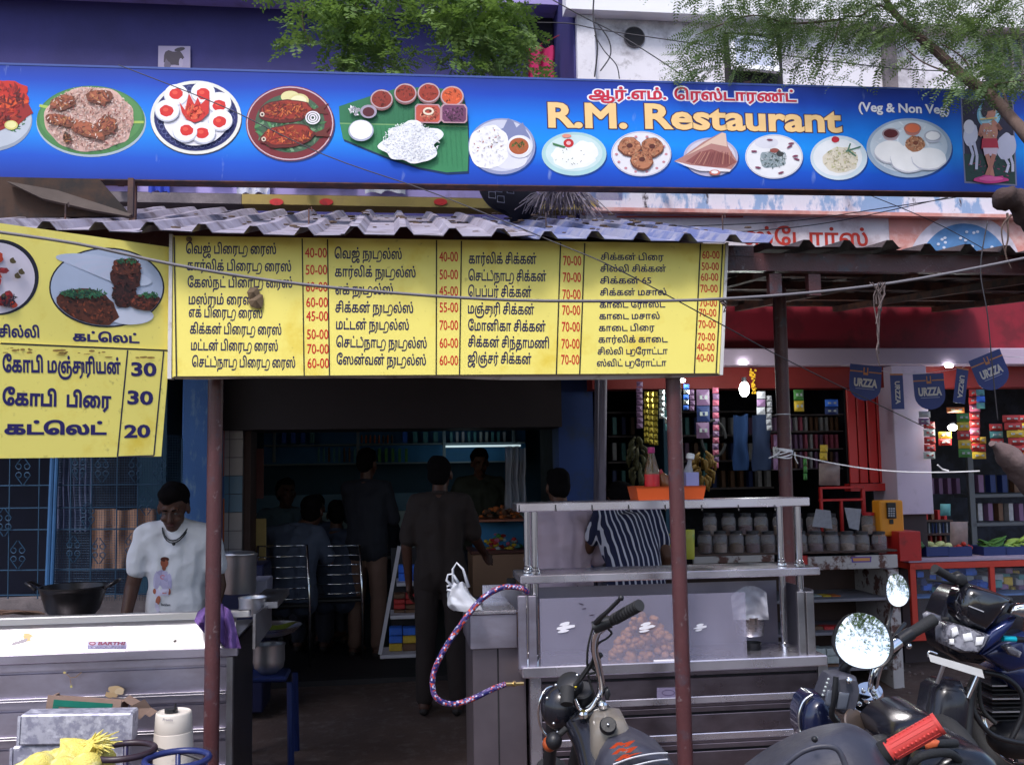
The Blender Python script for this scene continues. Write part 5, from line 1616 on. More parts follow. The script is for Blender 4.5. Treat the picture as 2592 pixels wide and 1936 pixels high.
for hx in((1148,1484,1146,1440,1156,1424,1172,1440,1186,1486),(1150,1488,1130,1468,1134,1454,1146,1452,1160,1476),(1152,1496,1131,1492,1132,1483,1142,1480,1162,1486)):
 pts=[at(hx[i],hx[i+1],4.44)for i in range(0,10,2)]
 mb=MB();mb.tube(pts,[.016,.011,.009,.011,.018],7,flat=.5);mb.build('bag_handle',m_bag,bag,smooth=True)
pf=fthing('puffed_snack_heap','big heap of round fried puffs behind the glass of the snack cart','snacks',fu(1630,VR_+.15),VR_+.15,fz(1682,VR_+.15,1630))
m_puff=mat('fried_puff',(.52,.24,.10),.6,var=.25,scale=20,bump=.3,c2=(.62,.38,.2),cut=.5,s2=8)
proto=None
for i in range(240):
 a=rr.random();px_=1548+rr.random()*164
 top=1556+96*(abs(px_-1632)/84)**2
 py_=rr.uniform(min(top,1664),1674)
 v=VR_+.06+rr.random()*.1
 u,z=fp(px_,py_,v)
 if proto is None:
  proto=MB().ball(FM@V((u,v,z)),(.018,.017,.016),8,6).build('puff',m_puff,pf,smooth=True)
  org=FM@V((u,v,z))
 else:
  c=proto.copy();COL.objects.link(c);c.parent=pf
  k=rr.uniform(.85,1.2)
  I=MW[pf.name].inverted()
  c.scale=(k,k,k*rr.uniform(.8,1.1))
  c.location=(I@(FM@V((u,v,z))))-V([a_*b_ for a_,b_ in zip(I@org,c.scale)])
pot(1862,1932,1560,1606,VR_+.16,'steel_bowl','steel bowl under a plastic sheet in the snack cart case','bowl',m_steel)
pot(1882,1925,1626,1664,VR_+.2,'black_tin','short dark tin at the right inside the snack cart case','tin',m_black)
mb=MB(FM)
def plp(a,b_):
 px_=1850+90*a+6*b_;py_=1482+86*b_+(22*(abs(a-.55)*2)**2)*(1-b_)
 v=VR_+.05+.05*math.sin(a*3)+.02*noise.noise(V((a*4,b_*4,5)))
 x,z=fp(px_,py_,v);return(x,v,z)
mb.grid(plp,24,20)
tag(mb.build('plastic_sheet',mat('clear_crinkled_plastic',(.6,.6,.7),.25,var=.15,alpha=.55,bump=.6,bscale=25),smooth=True),'crinkled clear plastic draped over the steel bowl in the snack cart','plastic sheet')
fq(1656,1670,1712,1684,VR_-.022,VR_-.004).build('folded_paper',mat('white_paper',(.7,.68,.75),.7))
tag(bpy.data.objects['folded_paper'],'folded white paper lying on the snack cart ledge behind the pole','paper')
vt=VR_+.1
u0,zt=fp(1600,1231,vt);u1,_=fp(1774,1229,vt);zb=zS1+.001
tr=fthing('orange_tray','orange plastic basket holding sauce bottles on the upper shelf of the snack cart','basket',(u0+u1)/2,vt,zb)
mb=MB(FM)
def ringbox(u0,u1,v0,v1,z,k):return[(u0+k,v0+k,z),(u1-k,v0+k,z),(u1-k,v1-k,z),(u0+k,v1-k,z)]
h=zt-zb
vs=ringbox(u0+.012,u1-.012,vt-.07,vt+.09,zb,0)+ringbox(u0,u1,vt-.08,vt+.1,zt,0)+ringbox(u0-.006,u1+.006,vt-.086,vt+.106,zt,0)+ringbox(u0+.006,u1-.006,vt-.075,vt+.095,zt,0)+ringbox(u0+.016,u1-.016,vt-.066,vt+.086,zb+.004,0)
mb.add(vs,[(3,2,1,0)]+[(q*4+i,q*4+(i+1)%4,(q+1)*4+(i+1)%4,(q+1)*4+i)for q in range(4)for i in range(4)]+[(16,17,18,19)])
mb.build('tub',mat('orange_plastic',(.85,.13,.03),.4,var=.05),tr)
def bottle(pxc,pyt,pyb,wpx,v,name,label,mats,prof,cat='bottle',tilt=0,group=None):
 """mats/prof: list of (part name, material, [(r, z)...] in relative units)"""
 u,zb=fp(pxc,pyb,v);zt=fz(pyt,v,pxc);r=(fu(pxc+wpx/2,v,pyb)-u);h=zt-zb
 t=thing(name,label,cat,FM@V((u,v,zb)),YAW,group)
 for pn,m,pr in prof:
  mb=MB(FM);mb.lathe([(max(a*r,.0005),b_*h)for a,b_ in pr],M.Translation((u,v,zb))@M.Rotation(R(tilt),4,'Y'),14)
  mb.build(pn,m,t,smooth=True,ang=45)
 return t
m_red_l=mat('red_label',(.62,.02,.03),.4,var=.2,c2=(.75,.3,.1),cut=.64,s2=25)
m_glassb=mat('tinted_bottle_glass',(.45,.28,.14),.08,trans=.7,var=.1)
m_clear=mat('clear_plastic_jar',(.55,.50,.54),.1,var=.05,alpha=.28,spec=1.)
bottle(1651,1132,1238,37,vt,'sauce_bottle','clear sauce bottle with red label and pink cap standing in the orange basket',None,[('glass',m_glassb,[(.9,0),(1,.03),(1,.45),(.75,.62),(.42,.85),(.4,.9)]),('label',m_red_l,[(1.02,.06),(1.02,.34),(.96,.40)]),('sauce',m_red_l,[(.8,.02),(.8,.4),(.1,.41)]),('cap',mat('pink_cap',(.5,.05,.2),.4),[(.46,.86),(.5,.87),(.48,1.),(.1,1.01)])])
bottle(1690,1186,1240,34,vt+.03,'brown_sauce_bottle','brown sauce bottle with a red cap lying slanted in the orange basket',None,[('body',mat('brown_sauce',(.22,.08,.03),.2),[(.9,0),(1,.05),(1,.6),(.5,.85)]),('cap',mat('red_cap',(.5,.03,.04),.4),[(.52,.84),(.52,1.02),(.1,1.03)])],tilt=-24)
bottle(1736,1146,1238,30,vt+.03,'vinegar_bottle','clear slanted bottle with a round white cap in the orange basket',None,[('body',mat('clear_thin_bottle',(.6,.6,.66),.12,alpha=.4),[(.9,0),(1,.04),(1,.45),(.4,.68),(.35,.84)]),('cap',mat('white_cap',(.85,.85,.85),.4),[(.5,.83),(.68,.85),(.68,.98),(.4,1.0)])],tilt=10)
fq(1736,1195,1769,1236,vt-.03,vt+.02).build('lilac_box',mat('lilac_carton',(.33,.33,.62),.6))
tag(bpy.data.objects['lilac_box'],'lilac carton in the right end of the orange basket behind the pole','carton')
# people
def cap(mb,p0,p1,r0,r1,n=12):
 p0,p1=V(p0),V(p1)
 mb.ball(p0,r0,n,8);mb.ball(p1,r1,n,8)
 mb.tube([p0,p1],[r0,r1],n)
def organic(mb,voxel,name,m,parent,smooth=2,wrinkle=0.,seed=0):
 me=bpy.data.meshes.new('tmp');me.from_pydata([tuple(v)for v in mb.v],[],mb.f);me.update()
 o=bpy.data.objects.new('tmp',me);COL.objects.link(o)
 r=o.modifiers.new('r','REMESH');r.mode='VOXEL';r.voxel_size=voxel
 if smooth:
  s_=o.modifiers.new('s','SMOOTH');s_.iterations=smooth;s_.factor=.6
 dg=bpy.context.evaluated_depsgraph_get()
 e=o.evaluated_get(dg).to_mesh()
 n=len(e.vertices)
 co=np.empty(n*3,'f');e.vertices.foreach_get('co',co);co=co.reshape(-1,3)
 if wrinkle:
  nm=np.empty(n*3,'f');e.vertices.foreach_get('normal',nm);nm=nm.reshape(-1,3)
  d=np.array([noise.noise(V((p[0]*9+seed,p[1]*9,p[2]*4+p[0]*7)))-.9*abs(noise.noise(V((p[0]*6+p[2]*9,p[1]*6+seed,p[2]*10-p[0]*8))))+.5*noise.noise(V((p[0]*22,p[1]*22+seed,p[2]*13)))for p in co])
  co=co+nm*d[:,None]*wrinkle
 out=MB()
 out.v=[tuple(p)for p in co]
 out.f=[list(p.vertices)for p in e.polygons]
 out.c=[(.5,.5,.5)]*len(out.f);out.m=[0]*len(out.f)
 o.evaluated_get(dg).to_mesh_clear()
 bpy.data.objects.remove(o);bpy.data.meshes.remove(me)
 return out.build(name,m,parent,smooth=True)
DEF=dict(pelvis=(0,0,.93),waist=(0,0,1.07),chest=(0,.0,1.27),neck=(0,.01,1.43),head=(0,-.02,1.585),shL=(.175,0,1.385),shR=(-.175,0,1.385),elL=(.235,.03,1.10),elR=(-.235,.03,1.10),wrL=(.25,-.06,.86),wrR=(-.25,-.06,.86),hiL=(.09,0,.90),hiR=(-.09,0,.90),knL=(.10,-.02,.49),knR=(-.10,-.02,.49),anL=(.11,.02,.08),anR=(-.11,.02,.08))
m_hair=mat('black_hair',(.006,.005,.006),.95,var=.3,bump=.3,bscale=160,spec=.08)
def skin(n,c):return mat(n,c,.5,var=.08,scale=8,spec=.4)
sk_dark=skin('deep_brown_skin',(.075,.032,.022));sk_mid=skin('brown_skin',(.11,.05,.032))
m_sandal=mat('dark_sandal',(.02,.015,.015),.6)
def person(label,pos,rz,H,shirt,pants,sk=sk_dark,J={},sleeve=.55,yaw_head=0.,pitch_head=0.,group=None,shirt_hem=.86,vox=.011,build=1.,loose=.016):
 t=thing('person',label,'person',pos,rz,group)
 W=MW[t.name];k=H/1.7
 j={a:V(b_)for a,b_ in{**DEF,**J}.items()}
 X=lambda p:W@(V(p)*k)
 b=build
 def torso(mb,g):
  Jp,Jw,Jc,Jn=j['pelvis'],j['waist'],j['chest'],j['neck']
  side=(j['shL']-j['shR']).normalized()
  for s_ in(-1,1):
   cap(mb,X(Jp+side*s_*.075*b),X(Jw+side*s_*.065*b),(.105*b+g)*k,(.095*b+g)*k)
   cap(mb,X(Jw+side*s_*.065*b),X(Jc+side*s_*.085*b),(.095*b+g)*k,(.10*b+g)*k)
  for s_,a in((1,'shL'),(-1,'shR')):
   cap(mb,X(Jc+side*s_*.085*b),X(j[a]-side*s_*.03-V((0,0,.035))),(.10*b+g)*k,(.068+g)*k)
   cap(mb,X(Jn+side*s_*.03-V((0,0,.03))),X(j[a]-side*s_*.02),(.055+g*.6)*k,(.052+g)*k)
  cap(mb,X(Jp),X(Jw),(.115*b+g)*k,(.105*b+g)*k);cap(mb,X(Jw),X(Jc),(.105*b+g)*k,(.112*b+g)*k);cap(mb,X(Jc),X(Jn-V((0,0,.07))),(.11*b+g)*k,(.07+g)*k)
 mb=MB()
 torso(mb,-.004)
 hd,nk=j['head'],j['neck']
 RH=M.Rotation(yaw_head,4,'Z')@M.Rotation(pitch_head,4,'X')
 def HP(p):return X(hd+RH@V(p))
 TH=(W.to_3x3()@RH.to_3x3()).to_4x4()
 cap(mb,X(nk-V((0,0,.04))),X(hd+V((0,.02,-.06))),.056*k,.052*k)
 mb.ball(HP((0,.015,.035)),(.074*k,.092*k,.088*k),20,14,TH)
 mb.ball(HP((0,-.018,-.035)),(.058*k,.068*k,.082*k),18,12,TH)
 mb.ball(HP((0,-.04,-.088)),(.032*k,.034*k,.03*k),12,8,TH)
 cap(mb,HP((0,-.085,.012)),HP((0,-.104,-.028)),.009*k,.0145*k,8)
 for s_ in(-1,1):
  mb.ball(HP((s_*.076,.01,-.01)),(.011*k,.022*k,.032*k),10,8,TH)
  mb.ball(HP((s_*.03,-.078,.028)),(.026*k,.014*k,.009*k),10,6,TH)
  mb.ball(HP((s_*.036,-.066,-.03)),(.022*k,.018*k,.018*k),10,6,TH)
 for S_ in 'LR':
  s_=1 if S_=='L' else-1
  sh,el,wr=j['sh'+S_],j['el'+S_],j['wr'+S_]
  cap(mb,X(sh),X(el),.048*k,.038*k);cap(mb,X(el),X(wr),.039*k,.026*k)
  d=(wr-el).normalized()
  sdv=V((s_,0,0));w_=d.cross(V((s_,0,0)));
  w_=(w_ if w_.length>.2 else V((0,1,0))).normalized()
  pc=wr+d*.075
  cap(mb,X(wr),X(wr+d*.05+w_*.018),.024*k,.02*k,8);cap(mb,X(wr),X(wr+d*.05-w_*.018),.024*k,.02*k,8);cap(mb,X(wr+d*.04+w_*.026),X(wr+d*.04-w_*.028),.018*k,.018*k,8)
  n_=w_.cross(d)*-s_
  for i,(o_,l)in enumerate(((.034,.066),(.012,.078),(-.012,.074),(-.034,.058))):
   b0=wr+d*.07+w_*o_
   m0=b0+d*l*.5+n_*.008;e0=m0+d*l*.4+n_*.022
   cap(mb,X(b0),X(m0),.0098*k,.009*k,6);cap(mb,X(m0),X(e0),.009*k,.0078*k,6)
  cap(mb,X(wr+d*.02+w_*.028),X(wr+d*.055+w_*.056+n_*.01),.012*k,.0098*k,6);cap(mb,X(wr+d*.055+w_*.056+n_*.01),X(wr+d*.085+w_*.056+n_*.022),.0098*k,.0085*k,6)
  hi,kn,an=j['hi'+S_],j['kn'+S_],j['an'+S_]
  cap(mb,X(hi),X(kn),.078*k,.052*k);cap(mb,X(kn),X(an),.052*k,.036*k)
  f=V((0,-1,0))
  cap(mb,X(an+V((0,.02,-.035))),X(an+f*.15+V((0,0,-.05))),.04*k,.028*k,10)
 organic(mb,vox*.75,'body',sk,t,2)
 mb=MB()
 torso(mb,loose)
 hem=j['pelvis']+V((0,0,shirt_hem-.93))
 side=(j['shL']-j['shR']).normalized()
 for s_ in(-1,1):
  cap(mb,X(j['pelvis']+side*s_*.075*b),X(hem+side*s_*.08*b),(.105*b+loose)*k,(.10*b+loose)*k)
 for S_ in 'LR':
  sh,el,wr=j['sh'+S_],j['el'+S_],j['wr'+S_]
  if sleeve<=1:
   cap(mb,X(sh),X(sh.lerp(el,sleeve)),(.058+loose*.5)*k,(.060+loose*.4)*k)
  else:
   cap(mb,X(sh),X(el),(.058+loose*.4)*k,(.048+loose*.4)*k);cap(mb,X(el),X(el.lerp(wr,sleeve-1)),(.048+loose*.4)*k,(.036+loose*.3)*k)
 organic(mb,vox,'shirt',shirt,t,3,.011,len(label))
 mb=MB();TT=M.Translation(X(nk+V((0,-.012,.015))))@W.to_3x3().to_4x4()@M.Rotation(R(14),4,'X')
 mb.lathe([(.062*k,-.02),(.064*k,.004),(.056*k,.006),(.054*k,-.02)],TT,24);mb.build('collar',shirt,t,smooth=True)
 mb=MB()
 for S_ in 'LR':
  hi,kn,an=j['hi'+S_],j['kn'+S_],j['an'+S_]
  cap(mb,X(j['pelvis']+side*(.055 if S_=='L' else-.055)),X(hi),.108*k*b,.102*k*b);cap(mb,X(hi),X(kn),.096*k,.074*k);cap(mb,X(kn),X(an+V((0,0,.02))),.072*k,.060*k)
 organic(mb,vox,'trousers',pants,t,2,.006,3)
 for S_ in 'LR':
  mb=MB();an=j['an'+S_]
  cap(mb,X(an+V((0,.03,-.06))),X(an+V((0,-.15,-.06))),.034*k,.03*k,10)
  organic(mb,vox,'sandal',m_sandal,t,1)
 mb=MB()
 mb.ball(HP((0,.030,.055)),(.083*k,.094*k,.084*k),20,14,TH)
 mb.ball(HP((0,.05,.0)),(.078*k,.070*k,.080*k),18,12,TH)
 mb.ball(HP((0,-.035,.098)),(.060*k,.046*k,.034*k),14,10,TH)
 organic(mb,.008,'hair',m_hair,t,1,.012,9)
 for s_ in(-1,1):
  MB().ball(HP((s_*.030,-.083,.008)),(.0105*k,.006*k,.005*k),10,8,TH).build('eye',mat('eye_white',(.06,.05,.048),.5),t,smooth=True)
  mb=MB();cap(mb,HP((s_*.016,-.092,.030)),HP((s_*.046,-.082,.030)),.0045*k,.003*k,6);mb.build('eyebrow',m_hair,t,smooth=True)
 mb=MB();mb.ball(HP((0,-.086,-.058)),(.022*k,.012*k,.0075*k),12,8,TH);mb.build('mouth',skin('dark_lips',(.07,.022,.02)),t,smooth=True)
 return t,HP,X,k
def ppos(px_,py_top,v,H,floor):
 """foot point of a standing person whose head top shows at the pixel; returns world position and the height that fits"""
 u,z=fp(px_,py_top,v)
 p=FM@V((u,v,floor))
 return p,z-floor
cloth=lambda n,c,**k:mat(n,c,.85,var=.12,scale=5,bump=.15,bscale=140,**k)
p,h=ppos(452,1250,5.25,0,0)
white_m=mat('white_cotton',(.66,.66,.72),.8,var=.05,scale=4,bump=.12,bscale=60)
t1,HP,X,k=person('person in a white printed T-shirt and black neck cord behind the left cart',p,R(7),h*1.08,white_m,cloth('dark_trousers',(.03,.03,.045)),sk_dark,J=dict(head=(-.01,-.075,1.50),neck=(0,-.02,1.41),chest=(0,-.0,1.26),shL=(.165,-.01,1.355),shR=(-.165,-.01,1.355),elL=(.225,-.02,1.08),elR=(-.23,-.02,1.08),wrL=(.21,-.16,.90),wrR=(-.24,-.14,.88)),sleeve=.6,pitch_head=R(24),vox=.008,build=.86,loose=.016)
mb=MB()
for dz,w in((0,.0035),(.012,.0028)):
 mb.tube([X((.062*math.cos(a)*(1.1),-.055-.065*max(0,-math.sin(a))+(.05 if math.sin(a)>0 else 0),1.405-dz-.075*max(0,-math.sin(a))**1.5))for a in[i*math.pi/12 for i in range(24)]],w,6,closed=True)
mb.ball(X((.008,-.135,1.315)),.009)
mb.build('neck_cord',m_black,t1,smooth=True)
sh_ob=[c for c in t1.children if c.name.startswith('shirt')][0]
from mathutils.bvhtree import BVHTree
me=sh_ob.data;MWs=MW[sh_ob.name]
bvh=BVHTree.FromPolygons([MWs@v.co for v in me.vertices],[list(p_.vertices)for p_ in me.polygons])
class OnShirt:
 T=None
 def uv(s,px_,py_):return(px_,py_)
def drape(shapes,name):
 mb=MB();lift=.0015
 for pts,c in shapes:
  mb.col=lin(c);lift+=.00022
  vs=[]
  cx=sum(p_[0]for p_ in pts)/len(pts);cy=sum(p_[1]for p_ in pts)/len(pts)
  for(a,b_)in[(cx,cy)]+pts:
   d=ray(a,b_);hit=bvh.ray_cast(CO,d)[0]
   vs.append((hit if hit else at(a,b_,5.2))-d*lift)
  mb.add(vs,[(0,i,i%len(pts)+1)for i in range(1,len(pts)+1)]if False else[(0,1+i,1+(i+1)%len(pts))for i in range(len(pts))])
 return mb.build(name,print_mat('printed_cloth',.85,.2,.1),t1)
el=lambda cx,cy,rx,ry,ro=0,n=14:[(cx+rx*math.cos(a)*math.cos(ro)-ry*math.sin(a)*math.sin(ro),cy+rx*math.cos(a)*math.sin(ro)+ry*math.sin(a)*math.cos(ro))for a in[i*2*math.pi/n for i in range(n)]]
drape([(el(409,1462,17,20),(176,168,206)),([(395,1445),(424,1446),(428,1490),(392,1490)],(190,182,216)),(el(393,1468,5,20,.1),(196,190,222)),(el(430,1470,5,20,-.1),(180,174,212)),(el(415,1436,5,8),(150,88,70)),(el(416,1424,10,12),(160,92,72)),(el(417,1415,11,6),(92,52,44)),(el(412,1460,7,6),(206,130,150)),(el(412,1460,4,3),(190,182,216)),([(392,1490),(428,1490),(426,1508),(410,1506),(394,1510)],(206,200,226)),(el(391,1496,4,7),(164,96,78)),(el(428,1497,4,8),(164,96,78)),(el(400,1519,6,12,.25),(172,102,84)),(el(398,1537,5,13,-.3),(206,200,226)),(el(404,1551,5,4),(60,50,80)),(el(416,1500,6,2),(200,120,120))],'printed_figure')['label']='printed footballer in a pale kit'
mt=MB();PT1=Plane(FM@V((0,5.05,0)),FM@V((1,5.05,0)))
mb=MB(PT1.T);ptext(PT1,mb,"Beckham",407,1532,431,1533,6,0,(50,60,80),.03)
nv=[]
for p_ in mb.v:
 d=(V(p_)-CO).normalized();hit=bvh.ray_cast(CO,d)[0]
 nv.append(tuple((hit if hit else V(p_))-d*.004))
mb.v=nv;tag(mb.build('shirt_lettering',m_print,t1),kind='stuff')
RF=.15
p,h=ppos(928,1140,7.95,0,RF)
person('person in a black shirt and tan trousers standing inside the restaurant',p,R(160),h,cloth('black_shirt',(.012,.013,.022)),cloth('tan_trousers',(.15,.085,.065)),J=dict(elL=(.22,-.08,1.12),wrL=(.14,-.28,1.10),elR=(-.22,-.08,1.12),wrR=(-.12,-.28,1.12)),sleeve=1.7)
p,h=ppos(1112,1192,6.35,0,.07)
brown=cloth('brown_uniform',(.024,.015,.014))
person('person in brown shirt and trousers seen from behind in the doorway',p,R(176),max(h,1.6)*1.02,brown,brown,J=dict(shL=(.165,0,1.38),shR=(-.165,0,1.38),elL=(.225,.02,1.10),wrL=(.22,-.04,.84),elR=(-.23,-.06,1.14),wrR=(-.27,-.26,1.02),head=(0,-.05,1.57)),sleeve=.85,build=.92)
p,h=ppos(1212,1134,8.7,0,RF)
person('person in a dark olive shirt facing the street behind the snack counter',p,R(10),h,cloth('olive_shirt',(.035,.04,.03)),cloth('dark_trousers',None),sk_mid,J=dict(elL=(.26,-.02,1.12),elR=(-.26,-.02,1.12),wrL=(.2,-.22,1.06),wrR=(-.2,-.22,1.06),head=(0,-.06,1.56)),pitch_head=R(15),build=1.15)
p,h=ppos(1418,1196,5.95,0,.03)
person('person in a pale mauve long sleeved shirt seen from behind the snack cart',p,R(196),h*1.02,cloth('mauve_shirt',(.60,.45,.54),stretch=(1,1,1)),cloth('navy_trousers',(.02,.025,.06)),sk_mid,J=dict(elL=(.2,-.02,1.10),wrL=(.1,-.25,1.1),elR=(-.26,-.02,1.08),wrR=(-.24,-.22,1.20),head=(0,-.06,1.57)),sleeve=1.6,build=1.08)
ms=mat('striped_shirt',(.015,.018,.06),.85,bump=.1,bscale=120)
nt=ms.node_tree;b_=nt.nodes['Principled BSDF']
tc=nt.nodes.new('ShaderNodeTexCoord');wv=nt.nodes.new('ShaderNodeTexWave');wv.wave_type='BANDS';wv.bands_direction='X'
wv.inputs['Scale'].default_value=9.5;wv.inputs['Distortion'].default_value=1.2;wv.inputs['Detail'].default_value=0;wv.inputs['Detail Scale'].default_value=.5
nt.links.new(tc.outputs['Object'],wv.inputs[0])
cr=nt.nodes.new('ShaderNodeValToRGB');cr.color_ramp.interpolation='CONSTANT'
e=cr.color_ramp.elements;e[0].position=0;e[0].color=(.012,.014,.05,1);e[1].position=.80;e[1].color=(.55,.53,.60,1)
nt.links.new(wv.outputs['Fac'],cr.inputs[0]);nt.links.new(cr.outputs[0],b_.inputs['Base Color'])
p,_=ppos(1592,1300,5.65,0,.02)
person('person in a navy and white striped shirt bending forward at the jar counter',p,R(200),1.66,ms,cloth('dark_trousers',None),sk_mid,J=dict(pelvis=(0,.06,.90),waist=(.0,.04,1.04),chest=(-.04,-.10,1.22),neck=(-.07,-.22,1.34),head=(-.10,-.33,1.40),shL=(.11,-.14,1.33),shR=(-.22,-.12,1.33),elL=(.14,-.30,1.12),wrL=(.1,-.5,1.06),elR=(-.235,.03,1.08),wrR=(-.22,-.10,.86)),sleeve=.62,build=1.0)
SEAT=dict(pelvis=(0,0,.52),waist=(0,.0,.66),chest=(0,-.03,.86),neck=(0,-.07,1.02),head=(0,-.12,1.16),shL=(.18,-.05,.97),shR=(-.18,-.05,.97),elL=(.23,-.16,.74),elR=(-.23,-.16,.74),wrL=(.15,-.36,.76),wrR=(-.15,-.36,.76),hiL=(.09,-.02,.50),hiR=(-.09,-.02,.50),knL=(.11,-.43,.50),knR=(-.11,-.43,.50),anL=(.11,-.42,.10),anR=(-.11,-.42,.10))
g='diners seated in the dim room'
greyblue=cloth('grey_blue_shirt',(.065,.08,.13));slate=cloth('slate_shirt',(.035,.045,.08));pale=cloth('pale_blue_shirt',(.08,.12,.15))
p,_=ppos(742,1300,7.75,0,RF);person('person in grey blue shirt sitting on the left steel chair, back to street',p,R(172),1.72,greyblue,cloth('dark_trousers',None),J={**SEAT,'head':(-.10,-.16,1.13)},sleeve=.8,group=g)
p,_=ppos(848,1300,8.0,0,RF);person('person in a slate shirt sitting on the right steel chair beside the standing man',p,R(184),1.62,slate,cloth('dark_trousers',None),J=SEAT,sleeve=.8,group=g)
p,_=ppos(806,1300,9.0,0,RF);person('person with bushy hair seated across the table between the two steel chairs',p,R(0),1.66,slate,cloth('dark_trousers',None),J=SEAT,sleeve=.8,group=g)
p,_=ppos(715,1300,9.6,0,RF);person('person in a pale blue shirt sitting upright at the far left of the room',p,R(30),1.85,pale,cloth('dark_trousers',None),J=SEAT,sleeve=.8,group=g)
p,_=ppos(972,1300,8.9,0,RF);person('person in dark clothes seated right of the standing man',p,R(-40),1.66,cloth('black_shirt',None),cloth('dark_trousers',None),J=SEAT,sleeve=.8,group=g)
# left grille and the dark room behind it
def fb(px0,py0,px1,py1,v0,v1,name,m,par=None,bev=.003):
 return fq(px0,py0,px1,py1,v0,v1,bev).build(name,m,par)
m_gr=mat('blue_grille_iron',(.02,.06,.12),.5,.3,var=.3,scale=20)
VG=6.3
m_dblue=mat('dark_blue_room',(.008,.010,.028),.8,var=.3)
MB(FM).box(-6,8.2,0,fu(470,8.2),8.35,2.8).build('side_room_back_wall',m_dblue,left_b)
MB(FM).box(-6.1,6.4,0,-6,8.2,2.8).build('side_room_wall',m_dblue,left_b)
MB(FM).box(-6,6.6,2.6,fu(470,6.9),8.2,2.7).build('side_room_ceiling',m_dblue,left_b)
MB(FM).box(-6,6.42,0,fu(560,6.4),8.2,.02).build('side_room_floor',m_floor,left_b)
MB(FM).box(-6,6.36,fz(1512,6.36,200)-.5,fu(470,6.36),6.5,fz(1512,6.36,200)).build('sill_wall',m_grime,left_b)
gt=fthing('iron_grille','blue iron grille with scrollwork and wire mesh behind the cook','grille',fu(230,VG),VG,.3)
zg0,zg1=fz(1515,VG,200),fz(1100,VG,200)
def tb(pts,r,name,par,m=m_gr,v=VG,n=6,T=True):
 mb=MB(FM);mb.tube([(*[fp(a,b,v)[0]],v,fp(a,b,v)[1])for a,b in pts],r,n);return mb.build(name,m,par)
for px_ in(-160,-60,20,95,175,228,292,345,405,455):
 tb([(px_+6,1110),(px_,1515)],.0042,'bar',gt)
for py_ in(1228,1285,1340,1442,1505):
 tb([(-200,py_+3),(462,py_-3)],.0042,'cross_bar',gt)
for px0,w in((128,.016),(139,.013)):
 tb([(px0+8,1100),(px0-8,1485)],w,'corner_post',gt,mat('mid_blue_post',(.03,.10,.24),.45,var=.3,scale=9),VG-.05,8)
mb=MB(FM)
for i in range(52):
 p0=136+i*6.4;a=fp(p0,1100,VG+.02);b_=fp(p0,1520,VG+.02)
 mb.tube([(a[0],VG+.02,a[1]),(b_[0],VG+.02,b_[1])],.0011,3)
for i in range(64):
 p0=1105+i*6.4;a=fp(134,p0,VG+.022);b_=fp(466,p0,VG+.022)
 mb.tube([(a[0],VG+.022,a[1]),(b_[0],VG+.022,b_[1])],.0011,3)
tag(mb.build('wire_mesh',m_gr,gt),kind='stuff')
def spiral(cx,cy,r,a0,turn,n=14):return[(cx+r*(1-.62*i/n)*math.cos(a0+turn*i/n),cy+r*(1-.62*i/n)*math.sin(a0+turn*i/n))for i in range(n+1)]
for cx,cy,s_ in((58,1190,1.1),(200,1180,1.),(258,1186,1.),(343,1186,1.),(404,1186,1.),(10,1320,1.1),(222,1302,1.),(370,1272,.9),(45,1402,1.1),(186,1388,1.),(250,1392,1.),(335,1380,1.),(404,1390,1.)):
 mb=MB(FM);Fv=lambda L_:[(fp(a,b,VG-.012)[0],VG-.012,fp(a,b,VG-.012)[1])for a,b in L_]
 for q in(-1,1):
  for dy,sg in((-10,1),(13,-1)):
   mb.tube(Fv([(cx+q*2,cy+dy+24*-sg*s_*.9),(cx+q*17*s_,cy+dy)]+[(cx+q*9*s_+q*a,cy+dy+b)for a,b in[(8*math.cos(t)*(1-i*.06),sg*9*math.sin(t)*(1-i*.06))for i,t in enumerate([.2,.8,1.5,2.2,2.9,3.6,4.3,5.])]]),.0032,5)
 mb.build('scroll',m_gr,gt)
def hangcloth(px0,py0,px1,py1,v,name,label,m,folds=6,amp=.03):
 mb=MB(FM)
 def f(a,b_):
  px_=px0+(px1-px0)*a;py_=py0+(py1-py0)*b_+8*noise.noise(V((a*3,b_*2,px0)))
  vv=v+amp*math.sin(a*folds*6.28+1.5*noise.noise(V((a*3,b_*3,1))))
  x,z=fp(px_,py_,v);return(x,vv,z)
 mb.grid(f,folds*8,10)
 return tag(mb.build(name,m,smooth=True),label,'cloth')
hangcloth(140,1120,236,1345,7.2,'curtain','faded violet blue curtain behind the grille left of the brown sheet',mat('faded_curtain',(.07,.08,.16),.9,var=.3,scale=6),7)
hangcloth(232,1288,396,1440,7.0,'brown_sheet','brown sheet hung on a line behind the grille',mat('tan_cloth',(.19,.11,.08),.9,var=.25,scale=6),4)
